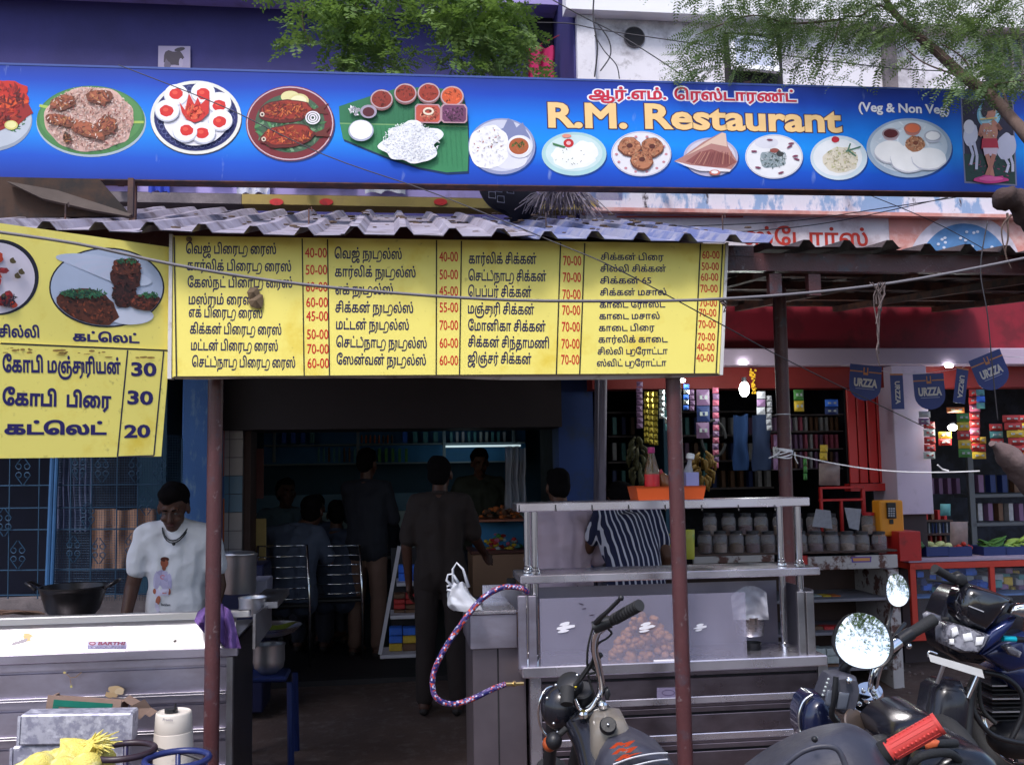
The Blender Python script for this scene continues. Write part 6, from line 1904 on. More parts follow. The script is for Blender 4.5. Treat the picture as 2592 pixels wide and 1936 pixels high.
# inside the restaurant
cab=fthing('wall_cabinet','long glass wall cabinet with rows of packets on the back wall','cabinet',fu(1000,10.6),10.6,fz(1172,10.6,1000))
m_frame=mat('grey_blue_frame',(.20,.26,.30),.5)
VC=10.55
fb(668,1084,1330,1172,VC+.25,VC+.28,'back',mat('cabinet_blue',(.05,.24,.5),.6,var=.2),cab)
for py_ in(1083,1122,1170):fb(668,py_,1330,py_+4,VC,VC+.25,'shelf',m_frame,cab)
for px_ in(694,906,1124,1300):fb(px_-4,1087,px_+4,1170,VC-.02,VC,'post',m_frame,cab)
sm=[mat('packet_'+n,c,.5,var=.3,scale=30)for n,c in(('teal',(.10,.30,.32)),('white',(.42,.46,.46)),('orange',(.5,.13,.03)),('blue',(.04,.17,.75)),('red',(.45,.03,.03)),('yellow',(.62,.42,.04)),('green',(.06,.22,.05)),('brown',(.14,.07,.04)),('pink',(.5,.12,.2)),('silver',(.4,.4,.44)))]
PK=dict(zip(('teal','white','orange','blue','red','yellow','green','brown','pink','silver'),sm))
def prow(x0,x1,yb,h,wd,cols,v,label,cat='packet',group=None,n=None,depth=.08):
 """a row of small boxes or jars standing on a shelf: things of their own sharing meshes"""
 protos={};num=0
 x=x0
 while x<x1-wd*.5:
  c=rr.choice(cols);w=wd;hh=h*rr.choice((.8,.9,1))
  u,z=fp(x+w/2,yb,v)
  if c not in protos:
   u1=fu(x+w,v,yb);hw=(u1-u)*.44;hz=fz(yb-h,v,x)-z
   mb=MB(FM)
   if cat=='jar':mb.lathe([(hw,0),(hw,hz*.8),(hw*.8,hz*.82),(hw*.8,hz)],M.Translation((u,v+hw,z)),10)
   else:mb.box(u-hw,v,z,u+hw,v+depth,z+hz,bev=.002)
   o=mb.build('packet' if cat!='jar' else 'small_jar',PK[c]);tag(o,None,cat,group or label)
   protos[c]=(o,FM@V((u,v,z)))
  else:
   o,p0=protos[c];q=o.copy();COL.objects.link(q)
   q.location=o.location+(FM@V((u,v,z))-p0);o=q
  num+=1;o['label']=f'{c} {label}, {ordn(num)} from left'
  x+=w
prow(910,1000,1121,20,11,['orange','brown'],VC+.06,'jar on the top shelf of the wall cabinet','jar')
prow(1012,1118,1121,28,26,['blue','teal'],VC+.06,'box on the top cabinet shelf right of the orange jars')
prow(706,800,1121,26,24,['blue','teal'],VC+.06,'box at the left of the top cabinet shelf')
prow(800,905,1169,36,13,['teal','brown'],VC+.06,'jar on the lower left cabinet shelf','jar')
prow(935,1035,1169,34,17,['teal','white','green'],VC+.06,'packet on the lower middle cabinet shelf')
prow(1135,1290,1121,28,15,['white','teal','silver'],VC+.06,'packet on the top right cabinet shelf')
fb(1128,1126,1318,1131,VC-.03,VC-.01,'tube_lamp',mat('dim_tube',(.8,.9,.9),.3,emit=(.75,.95,1),es=.35))
tl=bpy.data.lights.new('tube_light','POINT');tl.energy=.5;tl.color=(.7,.92,1);tl.shadow_soft_size=.2
to=bpy.data.objects.new('tube_light',tl);COL.objects.link(to);to.location=fw(1180,1150,VC-.35)
tag(bpy.data.objects['tube_lamp'],'thin lit tube under the top shelf at the right of the wall cabinet','lamp')
fb(640,1248,1330,1292,ROOM-.02,ROOM-.004,'tile_band',m_tile_room,left_b)
fb(640,1293,1330,1440,ROOM-.02,ROOM-.004,'tile_dado',mat('pale_room_tile',(.5,.6,.62),.35),left_b)
def chair(pxc,v,rz,label):
 u=fu(pxc,v,1450)
 t=fthing('steel_chair',label,'chair',u,v,RF,'steel chairs in the dim room')
 mb=MB(FM);zt=fz(1380,v,pxc);zs=RF+.45;w=.20
 m=m_chrome
 for s_ in(-1,1):
  b=MB(FM);b.tube([(u+s_*w,v,RF),(u+s_*w,v,zs),(u+s_*w*.9,v-.04,zt)],.010,8);b.build('back_leg',m,t,smooth=True)
  b=MB(FM);b.tube([(u+s_*w,v+.38,RF),(u+s_*w,v+.36,zs-.02),(u+s_*w,v+.02,zs-.02)],.010,8);b.build('front_leg',m,t,smooth=True)
 for i in range(6):
  z=zs+.06+(zt-zs-.06)*i/5
  b=MB(FM);b.tube([(u-w*.93,v-.03*i/5,z),(u,v-.03*i/5-.03,z),(u+w*.93,v-.03*i/5,z)],.006,6);b.build('back_slat',m,t,smooth=True)
 MB(FM).box(u-w,v,zs-.01,u+w,v+.38,zs+.02,bev=.008).build('seat',m_black,t)
 return t
chair(716,7.55,0,'steel chair with bars across its back under the grey blue shirt')
chair(852,7.8,0,'steel chair with bars beside the standing man in tan trousers')
tbm=fthing('dining_table','dark dining table among the seated people','table',fu(810,8.5),8.5,RF)
MB(FM).box(fu(700,8.4),8.3,RF+.72,fu(1010,8.4),8.8,RF+.75,bev=.004).build('table_top',mat('dark_table_top',(.05,.05,.06),.3),tbm)
for px_ in(715,995):
 for v in(8.36,8.74):MB(FM).box(fu(px_,v)-.02,v-.02,RF,fu(px_,v)+.02,v+.02,RF+.719).build('leg',m_black,tbm)
v=7.0
rk=fthing('display_rack','white framed slanted display rack of biscuit packs in the doorway','rack',fu(1010,v),v,.16)
m_wf=mat('white_rack_paint',(.5,.48,.54),.5)
def post2(pa,pb,v,r,name,m,par):
 a=fp(*pa,v);b_=fp(*pb,v);mb=MB(FM)
 d=V((b_[0]-a[0],b_[1]-a[1])).normalized();nx,nz=-d.y*r,d.x*r
 mb.prism([(a[0]+nx,a[1]+nz),(b_[0]+nx,b_[1]+nz),(b_[0]-nx,b_[1]-nz),(a[0]-nx,a[1]-nz)],v-.012,v+.02)
 return mb.build(name,m,par)
post2((1011,1382),(962,1655),v,.013,'side_frame',m_wf,rk)
for x0,y in((1004,1478),(988,1561),(962,1660)):
 fb(x0,y-4,1068,y+5,v-.014,v+.3,'shelf',m_wf,rk)
fb(990,1385,1068,1655,v+.30,v+.31,'back',m_dark,rk)
post2((1070,1560),(1062,1660),v,.02,'torn_panel',m_card,rk)
def pack_stack(x0,y0,x1,y1,nx,ny,v,cols,label,group=None):
 for i in range(nx):
  for j in range(ny):
   c=rr.choice(cols);w=(x1-x0)/nx;h=(y1-y0)/ny
   mb=fq(x0+i*w+1,y0+j*h+1,x0+(i+1)*w-1,y0+(j+1)*h-.5,v+rr.uniform(0,.02),v+.12,.004)
   tag(mb.build('packet',PK[c]),f'{c} {label}, {ordn(j + 1)} down, column {["one", "two", "three"][i]}','packet',f'{label} stack')
pack_stack(996,1502,1056,1555,2,4,v+.1,['red','brown'],'biscuit pack on the middle shelf of the white rack')
pack_stack(984,1588,1054,1648,2,3,v+.1,['blue','brown','blue','yellow'],'packet on the bottom shelf of the white rack')
pack_stack(1008,1430,1056,1472,2,2,v+.1,['blue'],'packet on the top shelf of the white rack')
v=7.7
ct=fthing('snack_counter','tan fronted snack counter with trays of fried food beside the doorway','counter',fu(1260,v),v,RF)
fb(1196,1402,1340,1790,v,v+.5,'front',mat('tan_laminate',(.36,.20,.12),.5,var=.08),ct)
fb(1192,1393,1340,1401,v-.02,v+.5,'rim',mat('dark_wood_rim',(.12,.04,.03),.5),ct)
fb(1192,1314,1340,1320,v-.01,v+.5,'glass_shelf',mat('orange_rim',(.36,.12,.07),.4),ct)
fb(1196,1321,1340,1392,v+.4,v+.42,'case_back',mat('cabinet_blue',None),ct)
for(x0,x1,y0,y1,nm,cols,cnt,lb)in((1215,1316,1280,1310,'fried_snack',['orange','brown'],46,'heap of dark orange fried snacks on top of the snack counter'),(1215,1320,1346,1392,'sweet_packet',['red','green','yellow','pink','teal','white'],60,'jumble of coloured sweets and packets inside the snack counter')):
 hp=fthing(nm+'_heap',lb,'snacks',fu((x0+x1)/2,v+.15),v+.15,fz(y1,v+.15,x0))
 for i in range(cnt):
  px_=rr.uniform(x0,x1);t_=abs(px_-(x0+x1)/2)/(x1-x0)*2
  u,z=fp(px_,y1-rr.random()*(y1-y0)*(1-t_*.6),v+.15)
  vv=v+rr.uniform(.08,.22)
  MB(FM).ball((u,vv,z),(rr.uniform(.014,.03),.015,rr.uniform(.01,.02)),6,4).build(nm,PK[rr.choice(cols)],hp)
hangcloth(1278,1130,1332,1290,7.9,'hanging_bag','clear plastic bags hanging over the right end of the snack counter',mat('clear_crinkled_plastic',None),3,.05)['category']='bag'
for(x0,y0,x1,y1,v,c,lb)in((552,1085,568,1205,7.2,(.50,.11,.02),'upper orange poster strip on the edge of the tiled pillar'),(552,1262,568,1372,7.2,(.55,.14,.02),'lower orange poster strip on the edge of the tiled pillar'),(638,1135,668,1262,7.6,(.10,.03,.03),'dark red framed poster inside the doorway'),(645,1312,674,1440,7.6,(.40,.28,.10),'yellow poster with a red star inside the doorway')):
 o=fb(x0,y0,x1,y1,v,v+.01,'poster',mat('poster_%d'%x0 if y0<1300 else 'poster_b%d'%x0,c,.6,var=.3,scale=12));tag(o,lb,'poster',)
 # grocery: jar counter
VJ=6.35
jc=fthing('jar_counter','wooden shop counter with peeling white front carrying rows of jars','counter',fu(2000,VJ),VJ,.1)
m_peelw=mat('peeling_white_wood',(.50,.46,.46),.8,var=.15,c2=(.13,.06,.05),cut=.55,wid=.06,s2=7,bump=.2,scale=10)
m_cwood=mat('old_counter_wood',(.07,.04,.035),.7,var=.4,scale=6)
fb(1560,1400,2272,1405,VJ-.02,VJ+.6,'counter_top',m_cwood,jc)
fb(1755,1406,1960,1424,VJ-.02,VJ+.01,'front_board',m_peelw,jc)
fb(2045,1406,2272,1440,VJ-.02,VJ+.01,'front_board',m_peelw,jc)
fb(2030,1406,2044,1440,VJ-.02,VJ+.008,'front_board',m_red,jc)
for x0,x1 in((1562,1580),(2248,2275)):fb(x0,1441,x1,1745,VJ,VJ+.5,'side_post',m_peelw if x0>2000 else m_cwood,jc)
for y in(1522,1607,1700):fb(1581,y,2247,y+8,VJ+.01,VJ+.5,'shelf',mat('grey_shelf_board',(.20,.19,.22),.7,var=.3),jc)
fb(1581,1441,2247,1745,VJ+.5,VJ+.52,'back_board',m_cwood,jc)
art=Art(Plane(FM@V((0,VJ-.022,0)),FM@V((1,VJ-.022,0))),-.0006)
art.lay();art.poly([(2155,1401+8),(2206,1408),(2205,1422),(2156,1423)],(96,70,160));art.lay();art.poly([(2158,1412),(2202,1411),(2202,1419),(2160,1420)],(216,150,90))
art.build('sticker',jc)
pack_stack(2058,1506,2130,1521,3,3,VJ+.1,['white','yellow','orange','silver'],'magazine lying on the upper shelf below the jars')
pack_stack(2136,1508,2225,1521,2,3,VJ+.1,['silver','teal','white'],'folded paper on the upper shelf below the jars')
pack_stack(2058,1585,2140,1606,3,2,VJ+.1,['brown','white','red'],'bundle on the middle shelf below the jars')
pack_stack(2058,1640,2125,1699,2,3,VJ+.05,['yellow','white','brown'],'box on the lowest shelf below the jars')
pack_stack(1765,1480,1870,1520,3,1,VJ+.1,['yellow','brown','white','green'],'bag behind the glass case of the snack cart')
m_lid=mat('dark_jar_lid',(.03,.03,.04),.4);m_cont=[mat('jar_'+n,c,.7,var=.5,scale=60)for n,c in(('beans',(.10,.045,.03)),('candy',(.34,.24,.18)),('nuts',(.16,.08,.035)),('sweets',(.12,.045,.06)))]
jproto={}
def jar(pxc,yb,h,w,v,ci,label,group,lidm=m_lid):
 key=(ci,lidm.name)
 u,z=fp(pxc,yb,v)
 if key not in jproto:
  r=(fu(pxc+w/2,v,yb)-u);H_=fz(yb-h,v,pxc)-z
  t=fthing('candy_jar',label,'jar',u,v,z,group)
  T=M.Translation((u,v,z))
  MB(FM).lathe([(r*.9,0),(r,.006),(r,H_*.72),(r*.78,H_*.84),(r*.76,H_*.86)],T,14,caps=True).build('glass',m_clear,t,smooth=True,ang=50)
  MB(FM).lathe([(r*.86,.005),(r*.9,.01),(r*.9,H_*.38),(r*.5,H_*.44),(.002,H_*.45)],T,10).build('contents',m_cont[ci],t,smooth=True,ang=50)
  MB(FM).lathe([(r*.80,H_*.86),(r*.83,H_*.87),(r*.83,H_*.99),(r*.6,H_)],T,14).build('lid',lidm,t,smooth=True,ang=40)
  jproto[key]=t
 else:
  t=clone(jproto[key],FM@V((u,v,z)),YAW+rr.uniform(-1,1),label);t['group']=group
 return t
g='candy jars on the shop counter'
m_lidr=mat('red_jar_lid',(.5,.02,.03),.4)
for i in range(12):
 jar(1785+i*40+rr.uniform(-2,2),1399,56,36,VJ+.06,i%4,f'dark lidded clear jar, {ordn(i + 1)} from left in the front row on the shop counter',g)
for i in range(8):
 jar(1800+i*43+rr.uniform(-3,3),1352,52,35,VJ+.32,(i*3+1)%4,f'dark lidded clear jar, {ordn(i + 1)} from left in the raised back row',g+', back row')
for x in(1790,1920,2050):fb(x,1352,x+120,1356,VJ+.22,VJ+.45,'step_shelf',m_cwood,jc)
jar(2200,1352,56,34,VJ+.3,1,'clear jar with a red lid beside the yellow wall phone box','red lid',m_lidr)
for o in[c for c in COL.objects if c.get('group')=='red lid']:del o['group']
def pouch(px0,py0,px1,py1,v,m,name,label,cat='packet',par=None):
 mb=MB(FM)
 def f(a,b_):
  e=math.sin(math.pi*a)**.5*math.sin(math.pi*b_)**.5 if 0<a<1 and 0<b_<1 else 0
  x,z=fp(px0+(px1-px0)*a,py0+(py1-py0)*b_,v)
  return(x,v-.02*e+.004*noise.noise(V((a*5,b_*5,px0))),z)
 mb.grid(f,8,8)
 mb.grid(lambda a,b_:(lambda p_:(p_[0],2*v-p_[1]+.002,p_[2]))(f(1-a,b_)),8,8)
 o=mb.build(name,m,par,smooth=True)
 if not par:tag(o,label,cat)
 return o
m_gy=mat('green_yellow_packet',(.16,.42,.12),.35,var=.3,c2=(.72,.62,.05),cut=.5,wid=.04,s2=5)
pouch(1693,1350,1728,1420,VJ-.05,m_gy,'chips_packet','green chips packet hanging beside the striped shirt, left one')
pouch(1722,1340,1758,1415,VJ-.02,mat('yellow_green_packet',(.6,.58,.08),.35,var=.2,c2=(.15,.35,.12),cut=.55,wid=.04,s2=4),'chips_packet','yellow and green chips packet right of the maroon pole')
for x0,y0,x1,y1,sk2,lb in((2066,1288,2102,1338,10,'dark framed leaflet standing on the counter jars'),(2138,1284,2180,1342,-12,'pale folded newspaper standing behind the jars')):
 mb=MB(FM);a=[fp(x0,y0,VJ+.2),fp(x1,y0+4,VJ+.2),fp(x1+sk2*.5,y1,VJ+.2),fp(x0+sk2*-1,y1-6,VJ+.2)]
 mb.prism(a[::-1],VJ+.2,VJ+.206);tag(mb.build('newspaper',mat('newsprint',(.36,.35,.40),.8,var=.3,scale=40)),lb,'paper')
rd=fthing('red_rack','red open metal rack standing on the shop counter','rack',fu(2130,VJ+.5),VJ+.5,fz(1345,VJ+.5,2130))
for(x0,y0,x1,y1)in((2076,1231,2188,1237),(2076,1262,2190,1268),(2076,1237,2082,1345),(2182,1237,2190,1300),(2128,1268,2134,1345)):
 fb(x0,y0,x1,y1,VJ+.5,VJ+.53,'rail',m_red,rd)
yb=fthing('yellow_phone_box','orange yellow coin phone box at the right end of the jar counter','phone',fu(2255,VJ+.2),VJ+.2,fz(1357,VJ+.2,2255))
fb(2226,1266,2286,1357,VJ+.2,VJ+.32,'case',mat('orange_yellow_case',(.80,.30,.02),.45,var=.1,c2=(.3,.1,.02),cut=.66,s2=8),yb,.01)
fb(2246,1272,2268,1312,VJ+.18,VJ+.2,'keypad',m_black,yb,.003)
fb(2252,1314,2262,1326,VJ+.19,VJ+.2,'slot',m_black,yb)
for i in range(4):
 for j in range(3):fb(2249+j*6,1285+i*6,2253+j*6,1289+i*6,VJ+.175,VJ+.18,'key',PK['silver'],yb,.0005)
fb(2275,1345,2330,1420,VJ+.1,VJ+.4,'red_counter_end',m_red,jc)
pouch(2073,1172,2126,1228,VJ+.6,mat('clear_snack_bag',(.26,.18,.17),.3,var=.5,scale=20),'snack_bag','brown snack filled clear bag hanging over the red rack')
# goods hanging in the shop
def strip(pxc,y0,y1,w,n,v,cols,label,skew=0,cat='packets'):
 u,z=fp(pxc,y1,v)
 t=fthing('sachet_strip',label,cat,u,v,z)
 h=(y1-y0)/n
 for i in range(n):
  c=cols[i%len(cols)];x=pxc+skew*i/n+rr.uniform(-1,1)
  u0,z1=fp(x-w/2,y0+i*h+1,v);u1,z0=fp(x+w/2,y0+(i+1)*h-1,v)
  mb=MB(FM);k_=.010 if w<24 else .018
  um,zm=(u0+u1)/2,(z0+z1)/2
  mb.add([(u0,v,z0),(u1,v,z0),(u1,v,z1),(u0,v,z1),(um,v-k_,zm),(um,v+k_,zm)],[(0,1,4),(1,2,4),(2,3,4),(3,0,4),(1,0,5),(2,1,5),(3,2,5),(0,3,5)])
  mb.build('sachet',PK[c],t)
  if w>24:
   MB(FM).box(u0+(u1-u0)*.2,v-k_*.8,zm-(z1-z0)*.12,u1-(u1-u0)*.2,v-k_*.78+.004,zm+(z1-z0)*.12).build('printed_band',PK['white' if c!='white' else 'red'],t)
 return t
PK['gold']=mat('gold_foil',(.42,.32,.04),.25,.6,var=.4,scale=30);PK['foil']=mat('silver_foil',(.55,.62,.64),.2,.8,var=.3,scale=20);PK['violet']=mat('violet_packet',(.22,.12,.24),.5);PK['navy']=mat('navy_packet',(.02,.04,.16),.5)
VH=6.7
for a in((1619,965,1085,16,8,['violet'],'mauve sachet strip hanging left of the gold ones'),(1636,990,1122,11,9,['gold'],'first gold sachet strip from the left'),(1648,990,1126,11,9,['gold'],'second gold sachet strip, beside the first'),(1660,990,1128,11,9,['gold'],'third gold sachet strip, touching the silver one'),(1675,985,1060,14,5,['foil'],'silver sachet strip right of the gold ones'),(1689,985,1090,12,6,['foil','teal'],'silver and teal sachet strip beside the maroon pole'),(1737,972,1038,14,5,['blue','foil'],'blue and silver sachet strip just right of the maroon pole'),(1752,985,1040,12,4,['violet'],'short dusky sachet strip by the blue one'),(1812,980,1185,16,13,['pink','violet'],'long magenta sachet strip near the bulb'),(1780,985,1110,34,3,['violet','navy'],'wide dusky packets hanging behind the pole'),(1926,990,1050,22,3,['silver','violet'],'grey packets hanging right of the bulb'),(1947,1000,1090,14,6,['silver'],'thin grey strip against the third pole'),(2022,985,1042,26,2,['green','yellow'],'green and yellow packets over the shelf'),(2105,1010,1050,34,2,['blue','navy'],'blue packets at the edge of the red door'),(2085,1125,1165,20,2,['yellow'],'yellow packet above the snack bag'),(2038,1160,1215,10,3,['green'],'thin green strip under the shelf'),(1968,1100,1190,22,3,['violet','silver'],'dull packets hanging behind the third pole')):
 strip(*a[:5],VH+rr.uniform(-.1,.3),a[5],a[6])
for x0,x1,c,lb in((1856,1894,(.012,.04,.13),'dark blue cloth bag hanging below the bulb'),(1904,1950,(.02,.035,.09),'navy cloth bag hanging right of the blue one')):
 o=hangcloth(x0,1050,x1,1190,6.9,'cloth_bag',lb,mat('bag_cloth_%d'%x0,c,.9),1,.03);o['category']='bag'
def bananas(pxc,y0,y1,w,v,m,label,n=34):
 u,z=fp(pxc,y1,v);t=fthing('banana_bunch',label,'bananas',u,v,z)
 for i in range(n):
  a=rr.uniform(0,6.28);q=rr.random();py_=y0+(y1-y0)*(.15+.7*q)
  rw=w/2*math.sin(math.pi*(.2+.7*q))
  u0,z0=fp(pxc+rw*.5*math.cos(a),py_,v);u1,z1=fp(pxc+rw*math.cos(a),py_+9,v);u2,z2=fp(pxc+rw*1.05*math.cos(a),py_+27,v)
  mb=MB(FM);mb.tube([(u0,v+.05*math.sin(a),z0),(u1,v+.1*math.sin(a),z1),(u2,v+.1*math.sin(a),z2)],[.009,.015,.006],6);mb.build('banana',m,t,smooth=True)
bananas(1778,1125,1232,62,6.55,mat('ripe_banana',(.26,.15,.03),.6,var=.4,scale=15),'brownish yellow banana bunch hanging right of the maroon pole',44)
bananas(1614,1085,1228,48,6.55,mat('dull_green_banana',(.07,.065,.025),.6,var=.3),'dull green banana bunch hanging behind the sauce bottle',40)
mb=MB(FM);u,z=fp(1907,965,6.8)
for k in range(46):mb.ball((u+rr.gauss(0,.010),6.8+rr.gauss(0,.01),z+rr.uniform(-.09,.09)),rr.uniform(.006,.010),6,4)
tag(mb.build('marigold_garland',mat('marigold',(.75,.42,.02),.7,var=.3)),'yellow marigold garland hanging beside the bright bulb','garland')
mb=MB(FM);u,z=fp(1806,1110,6.75);mb.tube([(u+.09*math.cos(a),6.75,z+.13*math.sin(a))for a in[i*.3 for i in range(21)]],.012,8);tag(mb.build('black_tube_ring',m_rubber),'black rubber tube ring hanging above the bananas','tube')
shf=fthing('goods_shelf','wall shelf of small boxes inside the shop beside the red door','shelf',fu(2050,7.6),7.6,fz(1185,7.6,2050))
for y in(1048,1090,1135,1185):fb(1955,y,2135,y+4,7.55,7.75,'shelf_board',m_grime,shf)
for y,h in((1090,34),(1135,36),(1185,42)):
 prow(1958,2130,y,h,13,['violet','brown','silver','pink','violet'],7.58,f'box on the {"upper" if y < 1100 else "middle" if y < 1150 else "lower"} goods shelf beside the red door')
MBk=fthing('stock_shelf','dim tall shelf of stock behind the hanging bananas','shelf',fu(1700,8.6),8.6,.1)
for y in(1040,1100,1165,1235):fb(1540,y,1960,y+5,8.5,8.8,'shelf_board',m_grime,MBk)
for y in(1100,1165,1235):prow(1545,1955,y,44,23,['violet','navy','silver','brown','teal'],8.55,f'packet on the {"upper" if y < 1110 else "middle" if y < 1200 else "lower"} stock shelf in the dim shop')
def bulb(pxc,py,rx,ry,v,label,es=14,power=6):
 u,z=fp(pxc,py,v)
 t=fthing('light_bulb',label,'lamp',u,v,z)
 r=fu(pxc+rx,v,py)-u;rz_=z-fz(py+ry,v,pxc)
 MB(FM).ball((u,v,z),(r,r,rz_),16,12).build('glow_glass',mat('lit_bulb',(.9,.9,.9),.3,emit=(.96,1,.96),es=es),t,smooth=True)
 MB(FM).lathe([(r*.5,rz_*.9),(r*.5,rz_*1.5)],M.Translation((u,v,z)),10).build('socket',m_black,t)
 ld=bpy.data.lights.new('bulb_light','POINT');ld.energy=power;ld.color=(.94,1,.96);ld.shadow_soft_size=.05
 lo=bpy.data.objects.new('bulb_light',ld);COL.objects.link(lo);lo.location=FM@V((u,v-r*1.3-.05,z))
bulb(1884,985,12,20,6.6,'bright oval bulb hanging in the shop beside the marigold garland',power=3)
bulb(2411,1082,11,8,6.9,'small bright bulb among the packets of the vegetable shop',power=3)
bulb(1727,963,8,5,6.6,'small lit bulb just below the menu board next to the maroon pole',power=1)
for x,y in((1883,918),(2404,926)):
 o=fb(x-9,y-4,x+9,y+3,6.84,6.86,'ceiling_spot',mat('lit_bulb',None));tag(o,'small lit ceiling spot under the lilac beam '+('left' if x<2000 else 'right')+' of the red door','lamp')
 # pennants
m_navy=mat('navy_pennant_sheet',(.015,.03,.20),.4,var=.15)
m_pt=print_mat('printed_pennant',.4,.3)
VP=6.55
pn=[(2190,968,40,0.10,1,'navy shield pennant reading URZZA over the red folding door'),(2271,990,16,.0,0,'narrow navy pennant between the two upright shields'),(2353,990,39,-.04,1,'navy shield pennant in front of the lilac pillar'),(2432,975,15,.18,0,'tilted narrow navy pennant right of the lilac pillar'),(2508,940,43,-.36,1,'tilted navy shield pennant at the far right end')]
for cx,cy,hw,tl_,shield,lb in pn:
 u,z=fp(cx,cy,VP);k=fu(cx+1,VP,cy)-u
 T=M.Translation((u,VP,z))@M.Rotation(tl_,4,'Y')
 t=fthing('pennant',lb,'pennant',u,VP,z-.1,'drink pennants strung under the lilac beam')
 q=[(-hw,42),(hw,42)]+([(hw,-10)]+[(hw*math.cos(a),-10-34*math.sin(a))for a in[i*.314 for i in range(1,10)]]+[(-hw,-10)]if shield else[(hw,-43),(-hw,-43)])
 mb=MB(FM);mb.prism([(a*k,b_*k)for a,b_ in q][::-1],-.001,.001,T);mb.build('sheet',m_navy,t)
 mb=MB(FM@T)
 if shield:
  mb.col=lin((200,130,80));mb.box(-hw*k,-.0025,24*k,-8*k,-.0015,27*k);mb.box(8*k,-.0025,24*k,hw*k,-.0015,27*k)
  mb.box(-6*k,-.0025,18*k,6*k,-.0015,24*k);mb.box(-6*k,-.0025,24*k,-3.4*k,-.0015,36*k);mb.box(3.4*k,-.0025,24*k,6*k,-.0015,36*k)
  text_mesh(mb,"URZZA",-29*k,-10*k,29*k,-10*k,19*k,-.0025,(214,206,200),.05)
  mb.col=lin((190,190,210));mb.box(-24*k,-.0025,-16*k,24*k,-.0015,-15*k)
 else:
  mb.T=FM@T@M.Rotation(R(90),4,'Y')
  text_mesh(mb,"URZZA",-24*k,-5*k,30*k,-5*k,12*k,-.0025,(214,206,200),.04)
  mb.T=FM@T;mb.col=lin((200,130,90));mb.box(-hw*k,-.0025,38*k,hw*k,-.0015,42*k)
 tag(mb.build('lettering',m_pt,t),kind='stuff')
mb=MB(FM)
ln=[(2130,926),(2190,928),(2271,948),(2353,944),(2432,932),(2508,900),(2600,905)]
mb.tube([(fp(a,b_,VP+.01)[0],VP+.01,fp(a,b_,VP+.01)[1])for a,b_ in ln],.002,5)
tag(mb.build('pennant_line',m_string),'thin line holding the navy pennants','string')
# vegetable shop
VV=6.75
sc=fthing('glass_showcase','red framed glass showcase full of blue packets under the vegetable trays','showcase',fu(2460,VV),VV,fz(1612,VV,2460))
m_rf=mat('orange_red_frame',(.62,.05,.03),.45,var=.15,scale=8,c2=(.35,.03,.02),cut=.64,s2=9)
for(x0,y0,x1,y1,m)in((2303,1418,2800,1434,m_rf),(2303,1593,2800,1613,m_rf),(2303,1435,2318,1592,m_rf),(2505,1435,2518,1592,m_rf),(2700,1435,2714,1592,m_rf),(2300,1409,2800,1417,m_beam)):
 fb(x0,y0,x1,y1,VV,VV+(.45 if y1-y0<30 and x1>2700 else .03),'frame_bar',m,sc)
fb(2319,1502,2800,1507,VV+.04,VV+.42,'shelf',mat('blue_shelf',(.10,.22,.5),.5),sc)
fb(2319,1435,2800,1592,VV+.43,VV+.44,'back',m_dblue,sc)
fb(2319,1435,2504,1592,VV+.012,VV+.016,'pane',mat('showcase_glass',(.5,.5,.55),.06,alpha=.06),sc)
fb(2519,1435,2699,1592,VV+.012,VV+.016,'pane',mat('showcase_glass',None),sc)
for i in range(90):
 low=i%3==0
 px_=2326+266*(i+.5)/90;yb=1588 if low else 1500
 py_=yb-rr.random()*(40 if low else 50);c=rr.choice(['blue','blue','navy','white','teal','blue']if not low else['blue','white','orange','silver'])
 if px_>2515 and not low:c=rr.choice(['silver','teal','violet','yellow'])
 if 2500<px_<2522:continue
 h=rr.uniform(12,22);w=rr.uniform(14,24)
 tag(fq(px_-w/2,py_-h,px_+w/2,py_,VV+rr.uniform(.08,.3),VV+.36,.004).build('packet',PK[c]),f'{c} packet on the {"lower" if low else "upper"} shelf of the red showcase, {ordn(i // 3 + 1 if low else i - i // 3)} from left','packet','packets in the red showcase')
def heap(px0,px1,yt,yb,v,m,n,sz,name,label,cat,shape=(1,1,1)):
 u,z=fp((px0+px1)/2,yb,v);t=fthing(name,label,cat,u,v,z)
 for i in range(n):
  px_=rr.uniform(px0,px1);q=1-abs(px_-(px0+px1)/2)/(px1-px0)*1.6
  u,z=fp(px_,yb-(yb-yt)*rr.random()*max(.1,q),v)
  s_=sz*rr.uniform(.7,1.2)
  MB(FM).ball((u,v+rr.uniform(-.08,.08),z),(s_*shape[0],s_*shape[1],s_*shape[2]),8,6,M.Rotation(rr.uniform(-.5,.5),4,'Y')).build('piece',m,t,smooth=True)
m_tray=mat('navy_plastic_tray',(.02,.035,.15),.5)
vm={n:mat(n,c,.5,var=.3,scale=20)for n,c in(('leafy_green',(.04,.10,.03)),('pale_gourd',(.52,.56,.26)),('tomato_red',(.50,.03,.02)),('bean_green',(.08,.20,.04)),('light_green',(.34,.50,.10)),('onion_violet',(.25,.08,.12)))}
